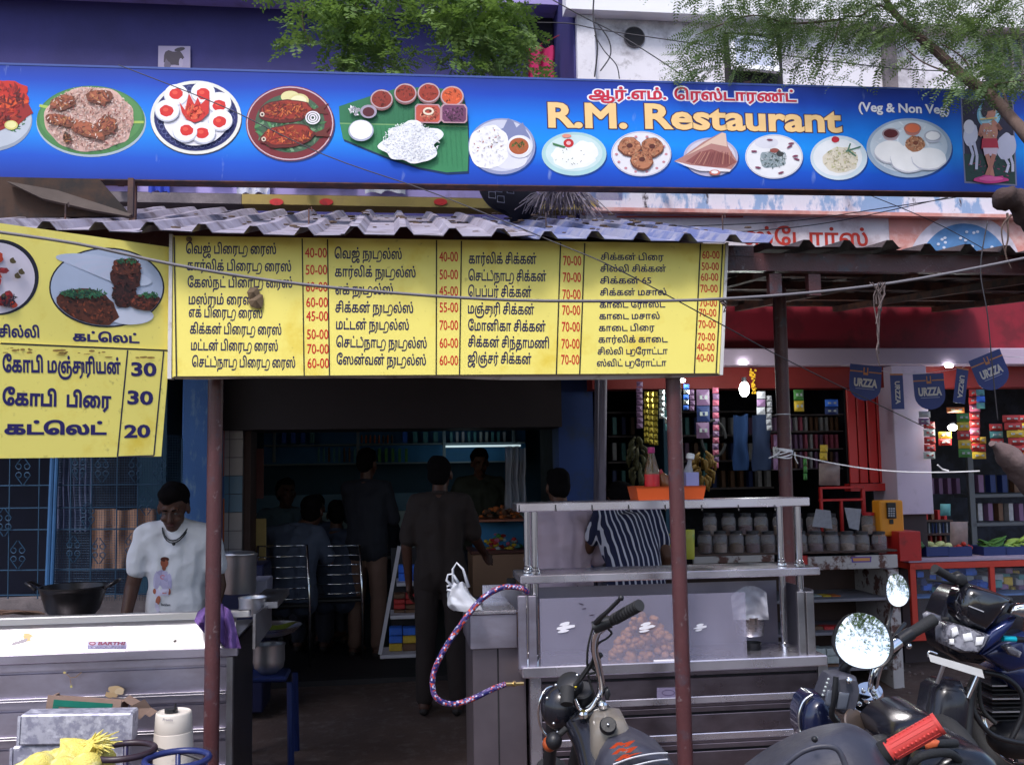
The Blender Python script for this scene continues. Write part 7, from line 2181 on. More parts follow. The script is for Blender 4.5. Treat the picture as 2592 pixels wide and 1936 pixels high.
for i,(x0,x1,yt,m,sz,n,sh,lb)in enumerate(((2272,2330,1362,'leafy_green',.03,22,(1.3,1,.7),'dark leafy greens'),(2345,2402,1366,'pale_gourd',.04,5,(1.2,1,.8),'pale gourds'),(2400,2460,1370,'tomato_red',.024,16,(1,1,.9),'red tomatoes'),(2490,2548,1352,'bean_green',.05,26,(1.5,.5,.22),'long green beans'),(2545,2640,1348,'light_green',.06,12,(1.5,.5,.32),'light green gourds'))):
 v=VV+.12
 u0,zt=fp(x0,1384,v);u1,_=fp(x1,1384,v);zb=fz(1408,v,x0)+.0
 tt_=fthing('vegetable_tray',f'navy plastic tray holding {lb}','tray',(u0+u1)/2,v,zb,'navy trays on the showcase')
 for bx in((u0,v,zb,u1,v+.008,zt),(u0,v+.2,zb,u1,v+.208,zt),(u0,v+.0085,zb,u0+.008,v+.1995,zt),(u1-.008,v+.0085,zb,u1,v+.1995,zt),(u0+.009,v+.009,zb,u1-.009,v+.199,zb+.006)):
  MB(FM).box(*bx).build('tray_side',m_tray,tt_)
 heap(x0+4,x1-4,yt,1388,v+.1,vm[m],n,sz*.8,'vegetable_heap',f'heap of {lb} in its navy tray on the showcase','vegetables',sh)
for a in((2353,1066,1162,30,5,['red','white','red'],'red and white packet string just right of the lilac pillar',0),(2392,1092,1128,34,2,['yellow','red'],'short string of red and yellow packets under the bulb',0),(2438,1045,1158,34,5,['green','yellow','red','yellow'],'yellow packet string hanging left of the red one',6),(2466,985,1140,28,8,['red','red','pink'],'long red packet string under the tilted shield pennant',2),(2482,985,1035,22,3,['teal','blue'],'blue packets beside the long red string',0),(2478,1105,1162,36,3,['yellow','red'],'yellow packets below the long red string',2),(2520,1072,1128,34,3,['red','teal'],'red and teal packets above the dry limb',6),(2560,1050,1165,46,6,['red','red','yellow','red'],'big fan of red packets at the right edge, left string',30),(2590,1050,1170,40,6,['red','yellow','red'],'big fan of red packets at the right edge, right string',30),(2340,1040,1075,30,2,['silver','violet'],'grey packets above the red and white string',0),(2418,1030,1045,46,1,['orange'],'flat orange packet above the bulb',0)):
 strip(*a[:5],6.75+rr.uniform(-.05,.15),a[5],a[6],a[7])
dr=fthing('steel_rack','dark slotted rack at the back of the vegetable shop','rack',fu(2480,8.2),8.2,.1)
fb(2448,1140,2462,1400,8.0,8.04,'upright',mat('dim_grey_steel',(.12,.13,.15),.5),dr)
for y in(1248,1320):fb(2462,y,2750,y+9,8.0,8.3,'rack_shelf',mat('dim_grey_steel',None),dr)
prow(2350,2440,1250,40,22,['brown','navy','violet'],8.3,'carton on the back rack of the vegetable shop')
prow(2470,2600,1246,44,30,['violet','navy','brown'],8.1,'carton on the upper back rack at the right edge')
prow(2470,2600,1318,44,26,['silver','violet','brown','red'],8.1,'carton on the lower back rack at the right edge')
er=fthing('egg_rack','small wooden rack of dark bottles and bags behind the vegetable trays','rack',fu(2370,7.3),7.3,fz(1372,7.3,2370))
for y in(1316,1350):fb(2335,y,2412,y+5,7.25,7.45,'rack_shelf',m_cwood,er)
prow(2338,2410,1315,24,16,['brown','orange','red'],7.3,'packet on top of the small wooden rack')
prow(2340,2405,1349,26,9,['navy','silver'],7.3,'bottle in the middle of the small wooden rack','jar')
prow(2340,2405,1374,18,12,['brown','green','red'],7.3,'packet at the bottom of the small wooden rack')
pouch(2380,1275,2406,1305,7.1,PK['teal'],'snack_bag','clear and teal snack bag on the small wooden rack')
pouch(2405,1320,2450,1392,6.95,mat('clear_snack_bag',None),'snack_bag','pale clear bag leaning between the tomatoes and the rack')
# motorcycles
def tp(pts,r,name,m,par,n=10,flat=1.):
 mb=MB();P_=[at(*p)for p in pts]
 if len(P_)>2:
  out=[]
  for i in range(len(P_)-1):
   p0,p1,p2,p3=P_[max(i-1,0)],P_[i],P_[i+1],P_[min(i+2,len(P_)-1)]
   for k in range(6):
    t=k/6;out.append(.5*((2*p1)+(p2-p0)*t+(2*p0-5*p1+4*p2-p3)*t*t+(3*p1-p0-3*p2+p3)*t**3))
  P_=out+[P_[-1]]
 rr_=r
 if isinstance(r,(list,tuple)):rr_=[np.interp(i/(len(P_)-1),np.linspace(0,1,len(r)),r)for i in range(len(P_))]
 mb.tube(P_,rr_,n,flat=flat)
 return mb.build(name,m,par,smooth=True,ang=60)
def pillow(pts,Y,bulge,depth,name,m,par,ins=.55,Ys=None,ang=70):
 """rounded solid with the outline of a pixel polygon at distance Y"""
 n=len(pts);cx=sum(p[0]for p in pts)/n;cy=sum(p[1]for p in pts)/n
 Yf=(lambda x,y:Y)if Ys is None else Ys
 mb=MB();vs=[]
 for k,(s_,dy)in enumerate(((.97,depth),(1,depth*.3),(1,0),(.93,-bulge*.45),(.78,-bulge*.8),(ins,-bulge*.95))):
  for x,y in pts:
   X_,Y_=cx+(x-cx)*s_,cy+(y-cy)*s_
   vs.append(at(X_,Y_,Yf(X_,Y_))+V((0,dy,0)))
 vs.append(at(cx,cy,Yf(cx,cy))+V((0,-bulge,0)));vs.append(at(cx,cy,Yf(cx,cy))+V((0,depth,0)))
 fs=[(k*n+i,k*n+(i+1)%n,(k+1)*n+(i+1)%n,(k+1)*n+i)for k in range(5)for i in range(n)]
 fs+=[(5*n+i,5*n+(i+1)%n,6*n)for i in range(n)]+[((i+1)%n,i,6*n+1)for i in range(n)]
 mb.add(vs,fs);return mb.build(name,m,par,smooth=True,ang=ang,fix=True)
def orb(px_,py_,Y,r,name,m,par,rx=1,ry=1,rz=1,T=None):
 return MB().ball(at(px_,py_,Y),(r*rx,r*ry,r*rz),20,14,T).build(name,m,par,smooth=True)
def wheel(par,c,ax,r,w):
 T=M.Translation(c)@ax
 def tr(R_,r_,nm,m,n=28):
  mb=MB();mb.tube([T@V((R_*math.cos(a),R_*math.sin(a),0))for a in[i*2*math.pi/n for i in range(n)]],r_,8,closed=True);return mb.build(nm,m,wh,smooth=True)
 wh=bpy.data.objects.new('wheel',None);COL.objects.link(wh);wh.parent=par;MW[wh.name]=MW[par.name]
 tr(r,w,'tyre',m_rubber);tr(r*.8,w*.35,'rim',m_chrome)
 mb=MB()
 for i in range(6):
  a=i*math.pi/3;mb.tube([T@V((0,0,0)),T@V((r*.8*math.cos(a),r*.8*math.sin(a),0))],.012,6)
 mb.build('spokes',m_black,wh)
m_gblack=mat('gloss_black_paint',(.012,.012,.018),.22,var=.1,coat=.15)
m_grey_bl=mat('worn_grey_black_plastic',(.045,.045,.065),.42,var=.25,scale=7,c2=(.07,.07,.09),cut=.55,s2=5,bump=.08,bscale=120)
m_mirror=mat('mirror_glass',(.92,.93,.95),.02,1.,var=0)
m_amber=mat('amber_lens',(.36,.07,.02),.3);m_clearl=mat('clear_lens',(.30,.30,.35),.08,var=.4,scale=30,bump=.3,bscale=30,c2=(.07,.07,.09),cut=.5,wid=.1,s2=14,coat=.6)  # lens mottling: light and dark patches painted in to stand for reflections
m_bluep=mat('metallic_blue_paint',(.012,.022,.10),.2,.3,var=.2,coat=.6)
A=thing('motorcycle','black motorcycle with beige tank and orange graphic in front of the snack cart','motorcycle',at(1500,1900,3.1).xy.to_3d())
tp([(1549,1570,2.92),(1619,1531,2.80)],[.0155,.0165,.0165,.017],'hand_grip',m_rubber,A,14)
for k in range(9):
 t=.12+k*.1;mb=MB();p_=at(1549+70*t,1570-39*t,2.92-.12*t);q_=at(1553+70*t,1568-39*t,2.913-.12*t);mb.tube([p_,q_],.0176,14);mb.build('grip_ridge',m_rubber,A,smooth=True)
tp([(1505,1583,2.93),(1516,1567,2.9),(1540,1545,2.87),(1567,1518,2.84)],[.009,.008,.006,.006],'brake_lever',m_black,A)
orb(1572,1513,2.835,.0085,'lever_knob',m_black,A)
tp([(1503,1588,2.93),(1545,1572,2.92)],.019,'switch_housing',m_black,A,10)
tp([(1530,1585,2.93),(1511,1603,2.94),(1505,1640,2.96),(1514,1685,2.98),(1522,1735,3.0),(1514,1765,3.02),(1488,1792,3.05),(1440,1800,3.12),(1400,1790,3.2)],.0115,'handlebar',m_chrome,A)
tp([(1503,1580,2.94),(1488,1640,2.96),(1488,1700,3.0),(1500,1750,3.02)],.0035,'cable',m_rubber,A,6)
tp([(1540,1592,2.93),(1548,1602,2.94),(1536,1615,2.95),(1512,1632,2.95),(1495,1680,2.98),(1470,1720,3.02)],.0035,'cable',m_rubber,A,6)
tp([(1522,1655,2.97),(1498,1680,2.99),(1478,1705,3.02),(1455,1735,3.04)],.008,'cable',m_rubber,A,6)
tp([(1510,1680,2.98),(1500,1690,2.99),(1510,1700,3.0),(1486,1706,3.0)],.004,'cable',m_rubber,A,6)
orb(1423,1790,3.12,.072,'headlamp_shell',m_gblack,A,.95,.9,1)
mb=MB();c=at(1393,1800,3.18);mb.tube([c+V((.078*math.cos(a)*.5,.01*math.sin(a*2)+.02*math.cos(a),.078*math.sin(a)))for a in[i*.3142 for i in range(20)]],.004,6,closed=True);mb.build('headlamp_rim',m_chrome,A,smooth=True)
for x,y,r in((1445,1737,.040),(1478,1757,.034)):
 mb=MB();mb.lathe([(r*.8,-.03),(r,-.01),(r,.022),(r*.86,.026),(.001,.026)],M.Translation(at(x,y,3.08))@M.Rotation(R(38),4,'X')@M.Rotation(R(-14),4,'Y'),24);mb.build('gauge',m_black,A,smooth=True,ang=40)
orb(1457,1737,3.035,.0045,'neutral_lamp',mat('yellow_lamp',(.8,.6,.05),.3),A)
tp([(1436,1740,3.03),(1435,1782,3.0)],[.022,.02],'rubber_boot',m_rubber,A,12)
for x,y in((1461,1708),(1407,1733),(1420,1755),(1385,1766),(1402,1830)):orb(x,y,3.03,.005,'screw',m_chrome,A)
pillow([(1442,1822),(1470,1800),(1500,1788),(1535,1780),(1546,1792),(1542,1806),(1500,1818),(1478,1832),(1455,1834)],3.02,.02,.05,'fork_yoke',m_gblack,A)
for x,y in((1526,1788),(1476,1812)):
 mb=MB();mb.lathe([(.014,0),(.014,.012),(.008,.018),(.001,.018)],M.Translation(at(x,y,2.985))@M.Rotation(R(20),4,'X'),12);mb.build('fork_cap',m_chrome,A,smooth=True,ang=40)
tp([(1455,1768,3.0),(1466,1792,3.0),(1478,1800,3.0),(1495,1792,3.0),(1512,1765,3.0)],.0055,'key_guard',m_chrome,A)
pillow([(1530,1745),(1540,1738),(1546,1755),(1540,1772),(1532,1768)],3.0,.01,.02,'switch',m_black,A)
tp([(1434,1842,3.02),(1414,1860,3.02)],.009,'indicator_stalk',m_rubber,A)
orb(1402,1874,3.0,.025,'indicator',m_black,A,1,1.1,1.05);orb(1391,1882,3.02,.022,'indicator_lens',m_amber,A,1,1.3,1.05)
tp([(1490,1800,3.05),(1450,1960,3.12),(1420,2240,3.3)],.021,'fork_leg',m_black,A);tp([(1400,1810,3.25),(1370,2200,3.45)],.021,'fork_leg',m_black,A)
tp([(1470,1835,3.05),(1500,1900,2.95),(1530,2050,2.8)],.05,'frame_neck',m_gblack,A)
pillow([(1497,1842),(1510,1820),(1545,1812),(1580,1816),(1596,1850),(1604,1880),(1560,1900),(1525,1936),(1505,1950),(1494,1900)],2.9,.05,.12,'fuel_tank',mat('beige_tank_paint',(.20,.175,.15),.35,var=.15,scale=9,coat=.3),A)
mb=MB();mb.lathe([(.024,-.01),(.0245,.006),(.021,.012),(.001,.012)],M.Translation(at(1539,1836,2.845))@M.Rotation(R(58),4,'X'),22);mb.build('filler_cap',m_black,A,smooth=True,ang=40)
orb(1539,1833,2.83,.004,'cap_lock',m_chrome,A)
pillow([(1510,1960),(1524,1915),(1545,1883),(1600,1868),(1640,1886),(1680,1908),(1712,1945),(1700,2010),(1560,2030)],2.78,.05,.16,'tank_panel',m_grey_bl,A)
dec=MB();PA=Plane(at(1500,1900,2.722),at(1700,1900,2.722))
for ln_,x0,y0,x1 in(("M",1543,1893,1592),("M",1548,1908,1598),("K",1556,1924,1604)):ptext(PA,dec,ln_,x0,y0,x1,y0-6,12,0,(206,74,36),.06,slant=.4)
dec.v=[tuple(PA.T@V(p))for p in dec.v]
tag(dec.build('orange_graphic',m_print,A),kind='stuff')
for pts in([(1552,1934,2.72),(1600,1917,2.72),(1650,1907,2.725),(1690,1905,2.74)],[(1600,1938,2.72),(1650,1926,2.72),(1690,1921,2.74)]):tp(pts,.0022,'white_stripe',mat('white_pinstripe',(.6,.6,.65),.4),A,5)
pillow([(1458,1905),(1474,1888),(1484,1905),(1478,1925),(1468,1930)],3.0,.01,.02,'lilac_sticker',mat('lilac_carton',None),A)
pillow([(1560,2010),(1720,1990),(1900,2120),(1880,2200),(1620,2120)],2.5,.06,.2,'seat',m_black,A)
wheel(A,V((.10,3.45,.30)),M.Rotation(R(90),4,'Y')@M.Rotation(R(15),4,'X'),.26,.045);wheel(A,V((.85,2.3,.30)),M.Rotation(R(90),4,'Y')@M.Rotation(R(30),4,'X'),.26,.05)
B=thing('motorcycle','motorcycle with chrome handlebar, round mirror and black instrument box at the lower right','motorcycle',at(2190,1800,2.6).xy.to_3d())
def mirror(px_,py_,rx,ry,Y,tilt,yaw,par,rot=0):
 c=at(px_,py_,Y);k=Y/FPX*1.03
 T=M.Translation(c)@M.Rotation(yaw,4,'Z')@M.Rotation(tilt,4,'X')@M.Rotation(rot,4,'Y')
 pts=[(rx*k*math.cos(a)*(1+.10*math.cos(a+.6)**3),ry*k*math.sin(a)*(1+.05*math.cos(2*a)))for a in[i*2*math.pi/40 for i in range(40)]]
 n=40;vs=[]
 for s_,y in((1.11,-.004),(1.15,.004),(.98,.02),(.5,.028)):vs+=[T@V((x*s_,y,z))for x,z in pts]
 mb=MB();mb.add(vs,[(q*n+i,q*n+(i+1)%n,(q+1)*n+(i+1)%n,(q+1)*n+i)for q in range(3)for i in range(n)]+[tuple(3*n+i for i in range(n))])
 vs=[]
 for s_,y in((1.11,-.004),(1.0,-.002)):vs+=[T@V((x*s_,y,z))for x,z in pts]
 mb.add(vs,[(i,n+i,n+(i+1)%n,(i+1)%n)for i in range(n)])
 fr=mb.build('mirror_housing',m_black,par,smooth=True,ang=50,fix=True)
 mb=MB();vs=[T@V((0,-.0045,0))]
 for q in range(1,6):vs+=[T@V((x*q/5,-.0021-.0024*(1-(q/5)**2),z*q/5))for x,z in pts]
 mb.add(vs,[(0,1+(i+1)%n,1+i)for i in range(n)]+[(1+q*n+i,1+q*n+(i+1)%n,1+(q+1)*n+(i+1)%n,1+(q+1)*n+i)for q in range(4)for i in range(n)])
 mb.build('mirror_glass',m_mirror,par,smooth=True,fix=True)
mirror(2181,1620,62,68,2.5,R(-13),R(-10),B,R(14))
mirror(2270,1493,25,41,3.0,R(-12),R(-14),B)
tp([(2258,1536,3.02),(2250,1570,2.95),(2245,1600,2.85),(2275,1606,2.72)],.005,'mirror_stem',m_black,B)
tp([(2137,1706,2.55),(2140,1690,2.54),(2152,1678,2.53)],[.016,.013,.010],'mirror_stem',m_black,B)
tp([(2208,1752,2.58),(2214,1712,2.57),(2226,1676,2.57),(2246,1648,2.58),(2280,1622,2.6)],.0135,'handlebar',m_chrome,B,14)
tp([(2276,1622,2.60),(2306,1602,2.61)],.0175,'switch_housing',m_black,B,10)
tp([(2306,1602,2.61),(2364,1567,2.63)],[.0145,.0155,.0155,.0165],'hand_grip',m_rubber,B,14)
tp([(2250,1640,2.62),(2272,1600,2.68),(2290,1578,2.72)],.006,'brake_lever',m_black,B)
orb(2300,1634,2.6,.008,'switch',m_chrome,B)
for i,(x0,x1)in enumerate(((2215,2235),(2226,2262),(2210,2250))):
 tp([(2200+i*8,1740,2.62),(x0,1700,2.63),(x1,1660,2.64),(2290,1625,2.62)],.0035,'cable',m_rubber,B,6)
for x,y in((2200,1754),(2190,1786)):
 mb=MB();mb.lathe([(.034,-.008),(.036,0),(.034,.008)],M.Translation(at(x,y,2.58))@M.Rotation(R(28),4,'X')@M.Rotation(R(-12),4,'Y'),20);mb.build('clamp_plate',m_chrome,B,smooth=True,ang=40)
 for dx in(-14,12):
  orb(x+dx,y-6,2.555,.0065,'bolt',m_chrome,B)
tp([(2188,1755,2.58),(2184,1785,2.58)],.024,'clamp_core',m_gblack,B,14)
tp([(2195,1798,2.56),(2208,1830,2.5),(2230,1860,2.42)],[.012,.012,.015,.016],'lower_bar',m_chrome,B)
tp([(2210,1848,2.46),(2236,1868,2.40)],.018,'bar_joint',m_alu,B)
orb(2222,1803,2.62,.026,'ignition_barrel',m_gblack,B,1,1,.7);orb(2222,1801,2.6,.006,'ignition_key',m_chrome,B)
cl=[(2078,1757),(2092,1722),(2100,1708),(2130,1704),(2166,1712),(2172,1740),(2162,1785),(2150,1806),(2128,1806),(2100,1785)]
pillow(cl,2.48,.03,.06,'instrument_box',m_grey_bl,B,ins=.85,ang=40)
pillow([(2094,1744),(2112,1748),(2104,1790),(2088,1782)],2.445,.004,.006,'gauge_window',mat('grey_window',(.10,.11,.14),.15),B);pillow([(2124,1750),(2150,1754),(2142,1796),(2116,1794)],2.445,.004,.006,'gauge_window',mat('grey_window',None),B)
tp([(2116,1712,2.44),(2112,1760,2.44),(2105,1806,2.45),(2118,1826,2.46)],.007,'box_rib',m_black,B)
for i in range(5):orb(2097-i*3.6,1718+i*10,2.45,.0032,'warning_lamp',PK['white'],B)
orb(2149,1722,2.44,.0085,'reset_knob',m_chrome,B)
pillow([(2024,1850),(2022,1810),(2032,1775),(2052,1757),(2084,1758),(2100,1790),(2125,1815),(2130,1850),(2095,1885),(2040,1890)],2.62,.05,.09,'headlamp_shell',mat('dark_blue_gloss',(.012,.016,.05),.2,coat=.5,var=.2),B)
tp([(2058,1757,2.6),(2034,1775,2.6),(2023,1812,2.6),(2026,1850,2.6),(2040,1885,2.58)],.004,'headlamp_rim',m_chrome,B)
mb=MB();mb.lathe([(.03,0),(.032,.004),(.03,.008)],M.Translation(at(2160,1826,2.45))@M.Rotation(R(70),4,'X')@M.Rotation(R(25),4,'Y'),20);mb.build('horn_disc',mat('bronze_disc',(.25,.19,.16),.35,.8),B,smooth=True,ang=40)
pillow([(2235,1850),(2262,1820),(2310,1802),(2345,1800),(2380,1830),(2390,1880),(2330,1920),(2250,1900)],2.3,.06,.16,'fuel_tank',m_gblack,B)
tp([(2060,1880,2.68),(2030,2250,2.95)],.022,'fork_leg',m_black,B);tp([(2130,1880,2.6),(2090,2250,2.85)],.022,'fork_leg',m_black,B)
pillow([(2260,1930),(2400,1900),(2560,2100),(2500,2250),(2300,2100)],2.1,.07,.2,'seat',m_black,B)
wheel(B,V((.98,3.0,.3)),M.Rotation(R(90),4,'Y')@M.Rotation(R(5),4,'X'),.26,.045);wheel(B,V((1.3,1.8,.3)),M.Rotation(R(90),4,'Y')@M.Rotation(R(16),4,'X'),.26,.05)
Cx=thing('scooter','grey black scooter handlebar cowl with a red ribbed grip, nearest the camera','scooter',at(2150,1900,1.7).xy.to_3d())
top=[(1905,1952),(1930,1934),(1975,1897),(2040,1862),(2090,1842),(2140,1833),(2175,1836),(2205,1852),(2232,1878),(2254,1908),(2268,1940)]
mb=MB();n=len(top);vs=[]
for k,(dy,dz)in enumerate(((.16,-.09),(.10,-.012),(.05,.0),(0,-.012),(-.05,-.045),(-.085,-.10),(-.10,-.17))):
 for i,(x,y)in enumerate(top):
  t=i/(n-1)
  vs.append(at(x,y,1.72)+V((0,dy,dz+(.004*math.sin(t*9+k))))if k!=2 else at(x,y,1.77))
mb.add(vs,[(k*n+i,k*n+i+1,(k+1)*n+i+1,(k+1)*n+i)for k in range(6)for i in range(n-1)])
cw=mb.build('cowl',m_grey_bl,Cx,smooth=True,fix=True)
sf=cw.modifiers.new('s','SUBSURF');sf.levels=sf.render_levels=2
tp([(1985,1936,1.66),(2030,1902,1.655),(2080,1888,1.65),(2120,1896,1.645),(2140,1936,1.64)],.005,'cowl_ridge',m_grey_bl,Cx,8)
orb(2062,1870,1.675,.0055,'screw',m_black,Cx)
tp([(2236,1908,1.73),(2262,1895,1.72)],.021,'grip_collar',m_rubber,Cx,18)
m_rg=mat('red_rubber_grip',(.70,.07,.06),.5,var=.08,scale=30)
tp([(2254,1899,1.72),(2374,1831,1.70)],.0172,'red_grip',m_rg,Cx,20)
a,b_=at(2254,1899,1.72),at(2374,1831,1.70);d=(b_-a).normalized();u_=d.cross(V((0,-1,0))).normalized();w_=d.cross(u_)
for k,lines in enumerate((0,26,40,54,68,94,120,146,180,214,240,270,300,330)):
 ang_=R(lines);off=(u_*math.cos(ang_)+w_*math.sin(ang_))*.0174
 if lines in(26,94,180,270):
  for q in range(11):MB().ball(a.lerp(b_,.07+q*.085)+off,.0026,6,4).build('grip_stud',m_rg,Cx,smooth=True)
 else:mb=MB();mb.tube([a.lerp(b_,.05)+off,a.lerp(b_,.95)+off],.0009,4);mb.build('grip_rib',m_rg,Cx)
for q in(0,1):mb=MB();mb.tube([a.lerp(b_,q)-d*.003,a.lerp(b_,q)+d*.003],.019,20);mb.build('grip_flange',m_rg,Cx,smooth=True,ang=40)
pillow([(2290,1936),(2302,1905),(2340,1880),(2400,1868),(2460,1878),(2500,1905),(2520,1945),(2500,2000),(2320,2010)],1.95,.08,.12,'front_apron',m_gblack,Cx)
pillow([(2330,1880),(2350,1870),(2378,1874),(2372,1888),(2340,1896)],1.86,.008,.01,'orange_sticker',mat('orange_sticker',(.7,.14,.05),.4),Cx)
for pts in([(2280,1950,1.9),(2296,1900,1.88),(2330,1885,1.86),(2420,1880,1.9)],[(2300,1950,1.85),(2330,1915,1.83),(2400,1905,1.85),(2440,1935,1.9)]):tp(pts,.008,'cable',m_rubber,Cx,8)
mb=MB();mb.box(at(2150,1900,1.75).x-.02,1.75,.2,at(2150,1900,1.75).x+.02,1.8,1.1,bev=.01);mb.build('steering_column',m_black,Cx)
pillow([(2000,2080),(2100,2040),(2250,2050),(2330,2100),(2320,2600),(2100,2700)],1.85,.05,.2,'leg_shield',m_grey_bl,Cx)
wheel(Cx,V((.64,2.15,.22)),M.Rotation(R(90),4,'Y'),.18,.045)
D=thing('motorcycle','black and blue motorcycle facing the camera with clear headlamp and smoked visor at the right','motorcycle',at(2450,1700,4.1).xy.to_3d())
YD=4.05
pillow([(2396,1650),(2386,1610),(2390,1560),(2405,1520),(2432,1488),(2455,1480),(2500,1490),(2555,1514),(2592,1545),(2592,1600),(2520,1660),(2480,1680),(2430,1672)],YD+.13,.03,.2,'fairing',m_gblack,D)
pillow([(2444,1483),(2477,1486),(2520,1498),(2556,1514),(2535,1545),(2510,1575),(2488,1597),(2447,1581),(2426,1560),(2422,1530),(2430,1500)],YD-.05,.05,.1,'visor',mat('smoked_visor',(.008,.008,.012),.08,coat=1.,var=.1),D)
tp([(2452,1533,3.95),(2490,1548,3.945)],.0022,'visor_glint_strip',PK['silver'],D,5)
pillow([(2403,1583),(2420,1578),(2466,1592),(2505,1606),(2492,1634),(2474,1652),(2430,1650),(2400,1636),(2398,1606)],YD-.07,.03,.12,'headlamp',m_clearl,D,ins=.8)
for q in([(2408,1592),(2422,1586),(2428,1604),(2412,1612)],[(2436,1604),(2458,1600),(2464,1620),(2440,1624)],[(2470,1612),(2492,1610),(2486,1632),(2468,1634)],[(2404,1618),(2414,1616),(2416,1632),(2405,1630)]):pillow(q,YD-.098,.006,.01,'reflector',mat('bright_reflector',(.85,.85,.88),.12),D,ins=.7)
pillow([(2500,1596),(2540,1572),(2572,1560),(2562,1580),(2520,1625),(2476,1656)],YD-.06,.02,.08,'side_cowl',m_bluep,D)
pillow([(2478,1655),(2520,1628),(2556,1612),(2600,1600),(2600,1690),(2550,1700)],YD+.08,.03,.1,'side_cowl',m_bluep,D)
for pts,n_ in(([(2342,1556),(2352,1548),(2380,1556),(2386,1568),(2362,1578),(2346,1572)],0),([(2541,1636),(2556,1630),(2586,1650),(2580,1664),(2552,1656)],1)):
 pillow(pts,YD-.03,.018,.03,'indicator',m_clearl,D);
tp([(2384,1566,YD),(2400,1566,YD)],.008,'indicator_stalk',m_rubber,D)
tp([(2366,1438,YD-.1),(2414,1466,YD-.02)],.017,'hand_grip',m_rubber,D,12);tp([(2410,1462,YD),(2440,1478,YD+.02),(2475,1490,YD+.05),(2560,1520,YD+.05)],.012,'handlebar',m_black,D)
pillow([(2412,1452),(2430,1446),(2446,1458),(2450,1476),(2430,1484),(2412,1474)],YD-.02,.02,.03,'switch_housing',m_black,D)
tp([(2347,1468,YD-.12),(2380,1471,YD-.08),(2415,1478,YD-.02)],.006,'clutch_lever',m_black,D)
tp([(2538,1615,YD-.05),(2570,1617,YD-.04)],.012,'cyan_knob',mat('cyan_band',(.0,.42,.55),.3),D,10);tp([(2570,1617,YD-.04),(2640,1622,YD)],.012,'bar_end',m_black,D)
pillow([(2556,1552),(2566,1532),(2590,1526),(2620,1530),(2625,1560),(2590,1562)],YD-.1,.015,.03,'side_mirror',m_chrome,D)
pl=MB();q=[at(2349,1654,YD-.12),at(2486,1694,YD-.12),at(2492,1716,YD-.12),at(2356,1674,YD-.12)]
pl.add([p for p in q]+[p+V((0,.004,0))for p in q],[(3,2,1,0),(4,5,6,7),(0,1,5,4),(1,2,6,5),(2,3,7,6),(3,0,4,7)]);pl.build('number_plate',mat('blank_plate',(.60,.60,.60),.5,var=.15,scale=25),D,fix=True)
tp([(2349,1662,YD-.11),(2352,1648,YD-.11),(2372,1654,YD-.11)],.004,'plate_bracket',m_chrome,D);tp([(2372,1728,YD-.05),(2390,1680,YD-.08)],.008,'plate_stay',m_alu,D);tp([(2450,1765,YD-.05),(2476,1706,YD-.06)],.009,'plate_stay',m_chrome,D)
pillow([(2360,1740),(2385,1722),(2430,1722),(2450,1760),(2440,1840),(2420,1936),(2400,2060),(2330,2060),(2334,1880)],YD-.02,.06,.12,'front_mudguard',m_gblack,D)
tp([(2455,1740,YD),(2430,2080,YD-.1)],.022,'fork_leg',m_black,D);tp([(2368,1735,YD),(2330,2080,YD-.1)],.022,'fork_leg',m_black,D)
tp([(2475,1715,YD+.05),(2458,1780,YD),(2500,1850,YD),(2560,1875,YD+.02),(2620,1882,YD+.05)],.011,'crash_bar',m_black,D);tp([(2490,1700,YD+.1),(2540,1712,YD+.1),(2580,1745,YD+.1),(2590,1800,YD+.1),(2560,1870,YD+.1)],.011,'crash_bar',m_black,D)
tp([(2478,1720,YD+.08),(2485,1790,YD+.08),(2520,1830,YD+.08)],.009,'cable',m_rubber,D,7)
for i in range(9):fx=at(2540,1735+i*11,YD+.3);MB().box(fx.x-.05,fx.y,fx.z-.003,fx.x+.14,fx.y+.14,fx.z+.003).build('engine_fin',m_alu if i%3==0 else m_black,D)
orb(2570,1870,YD+.3,.10,'engine_case',m_black,D,1.2,1,.8);pillow([(2500,1690),(2600,1660),(2700,1680),(2700,1740),(2560,1745)],YD+.3,.05,.3,'fuel_tank',m_bluep,D)
fw_=at(2385,1990,YD-.05);wheel(D,V((fw_.x,YD-.05,.30)),M.Rotation(R(90),4,'Y')@M.Rotation(R(-12),4,'X'),.26,.045);wheel(D,V((fw_.x+.8,YD+.95,.30)),M.Rotation(R(90),4,'Y')@M.Rotation(R(-18),4,'X'),.26,.05)
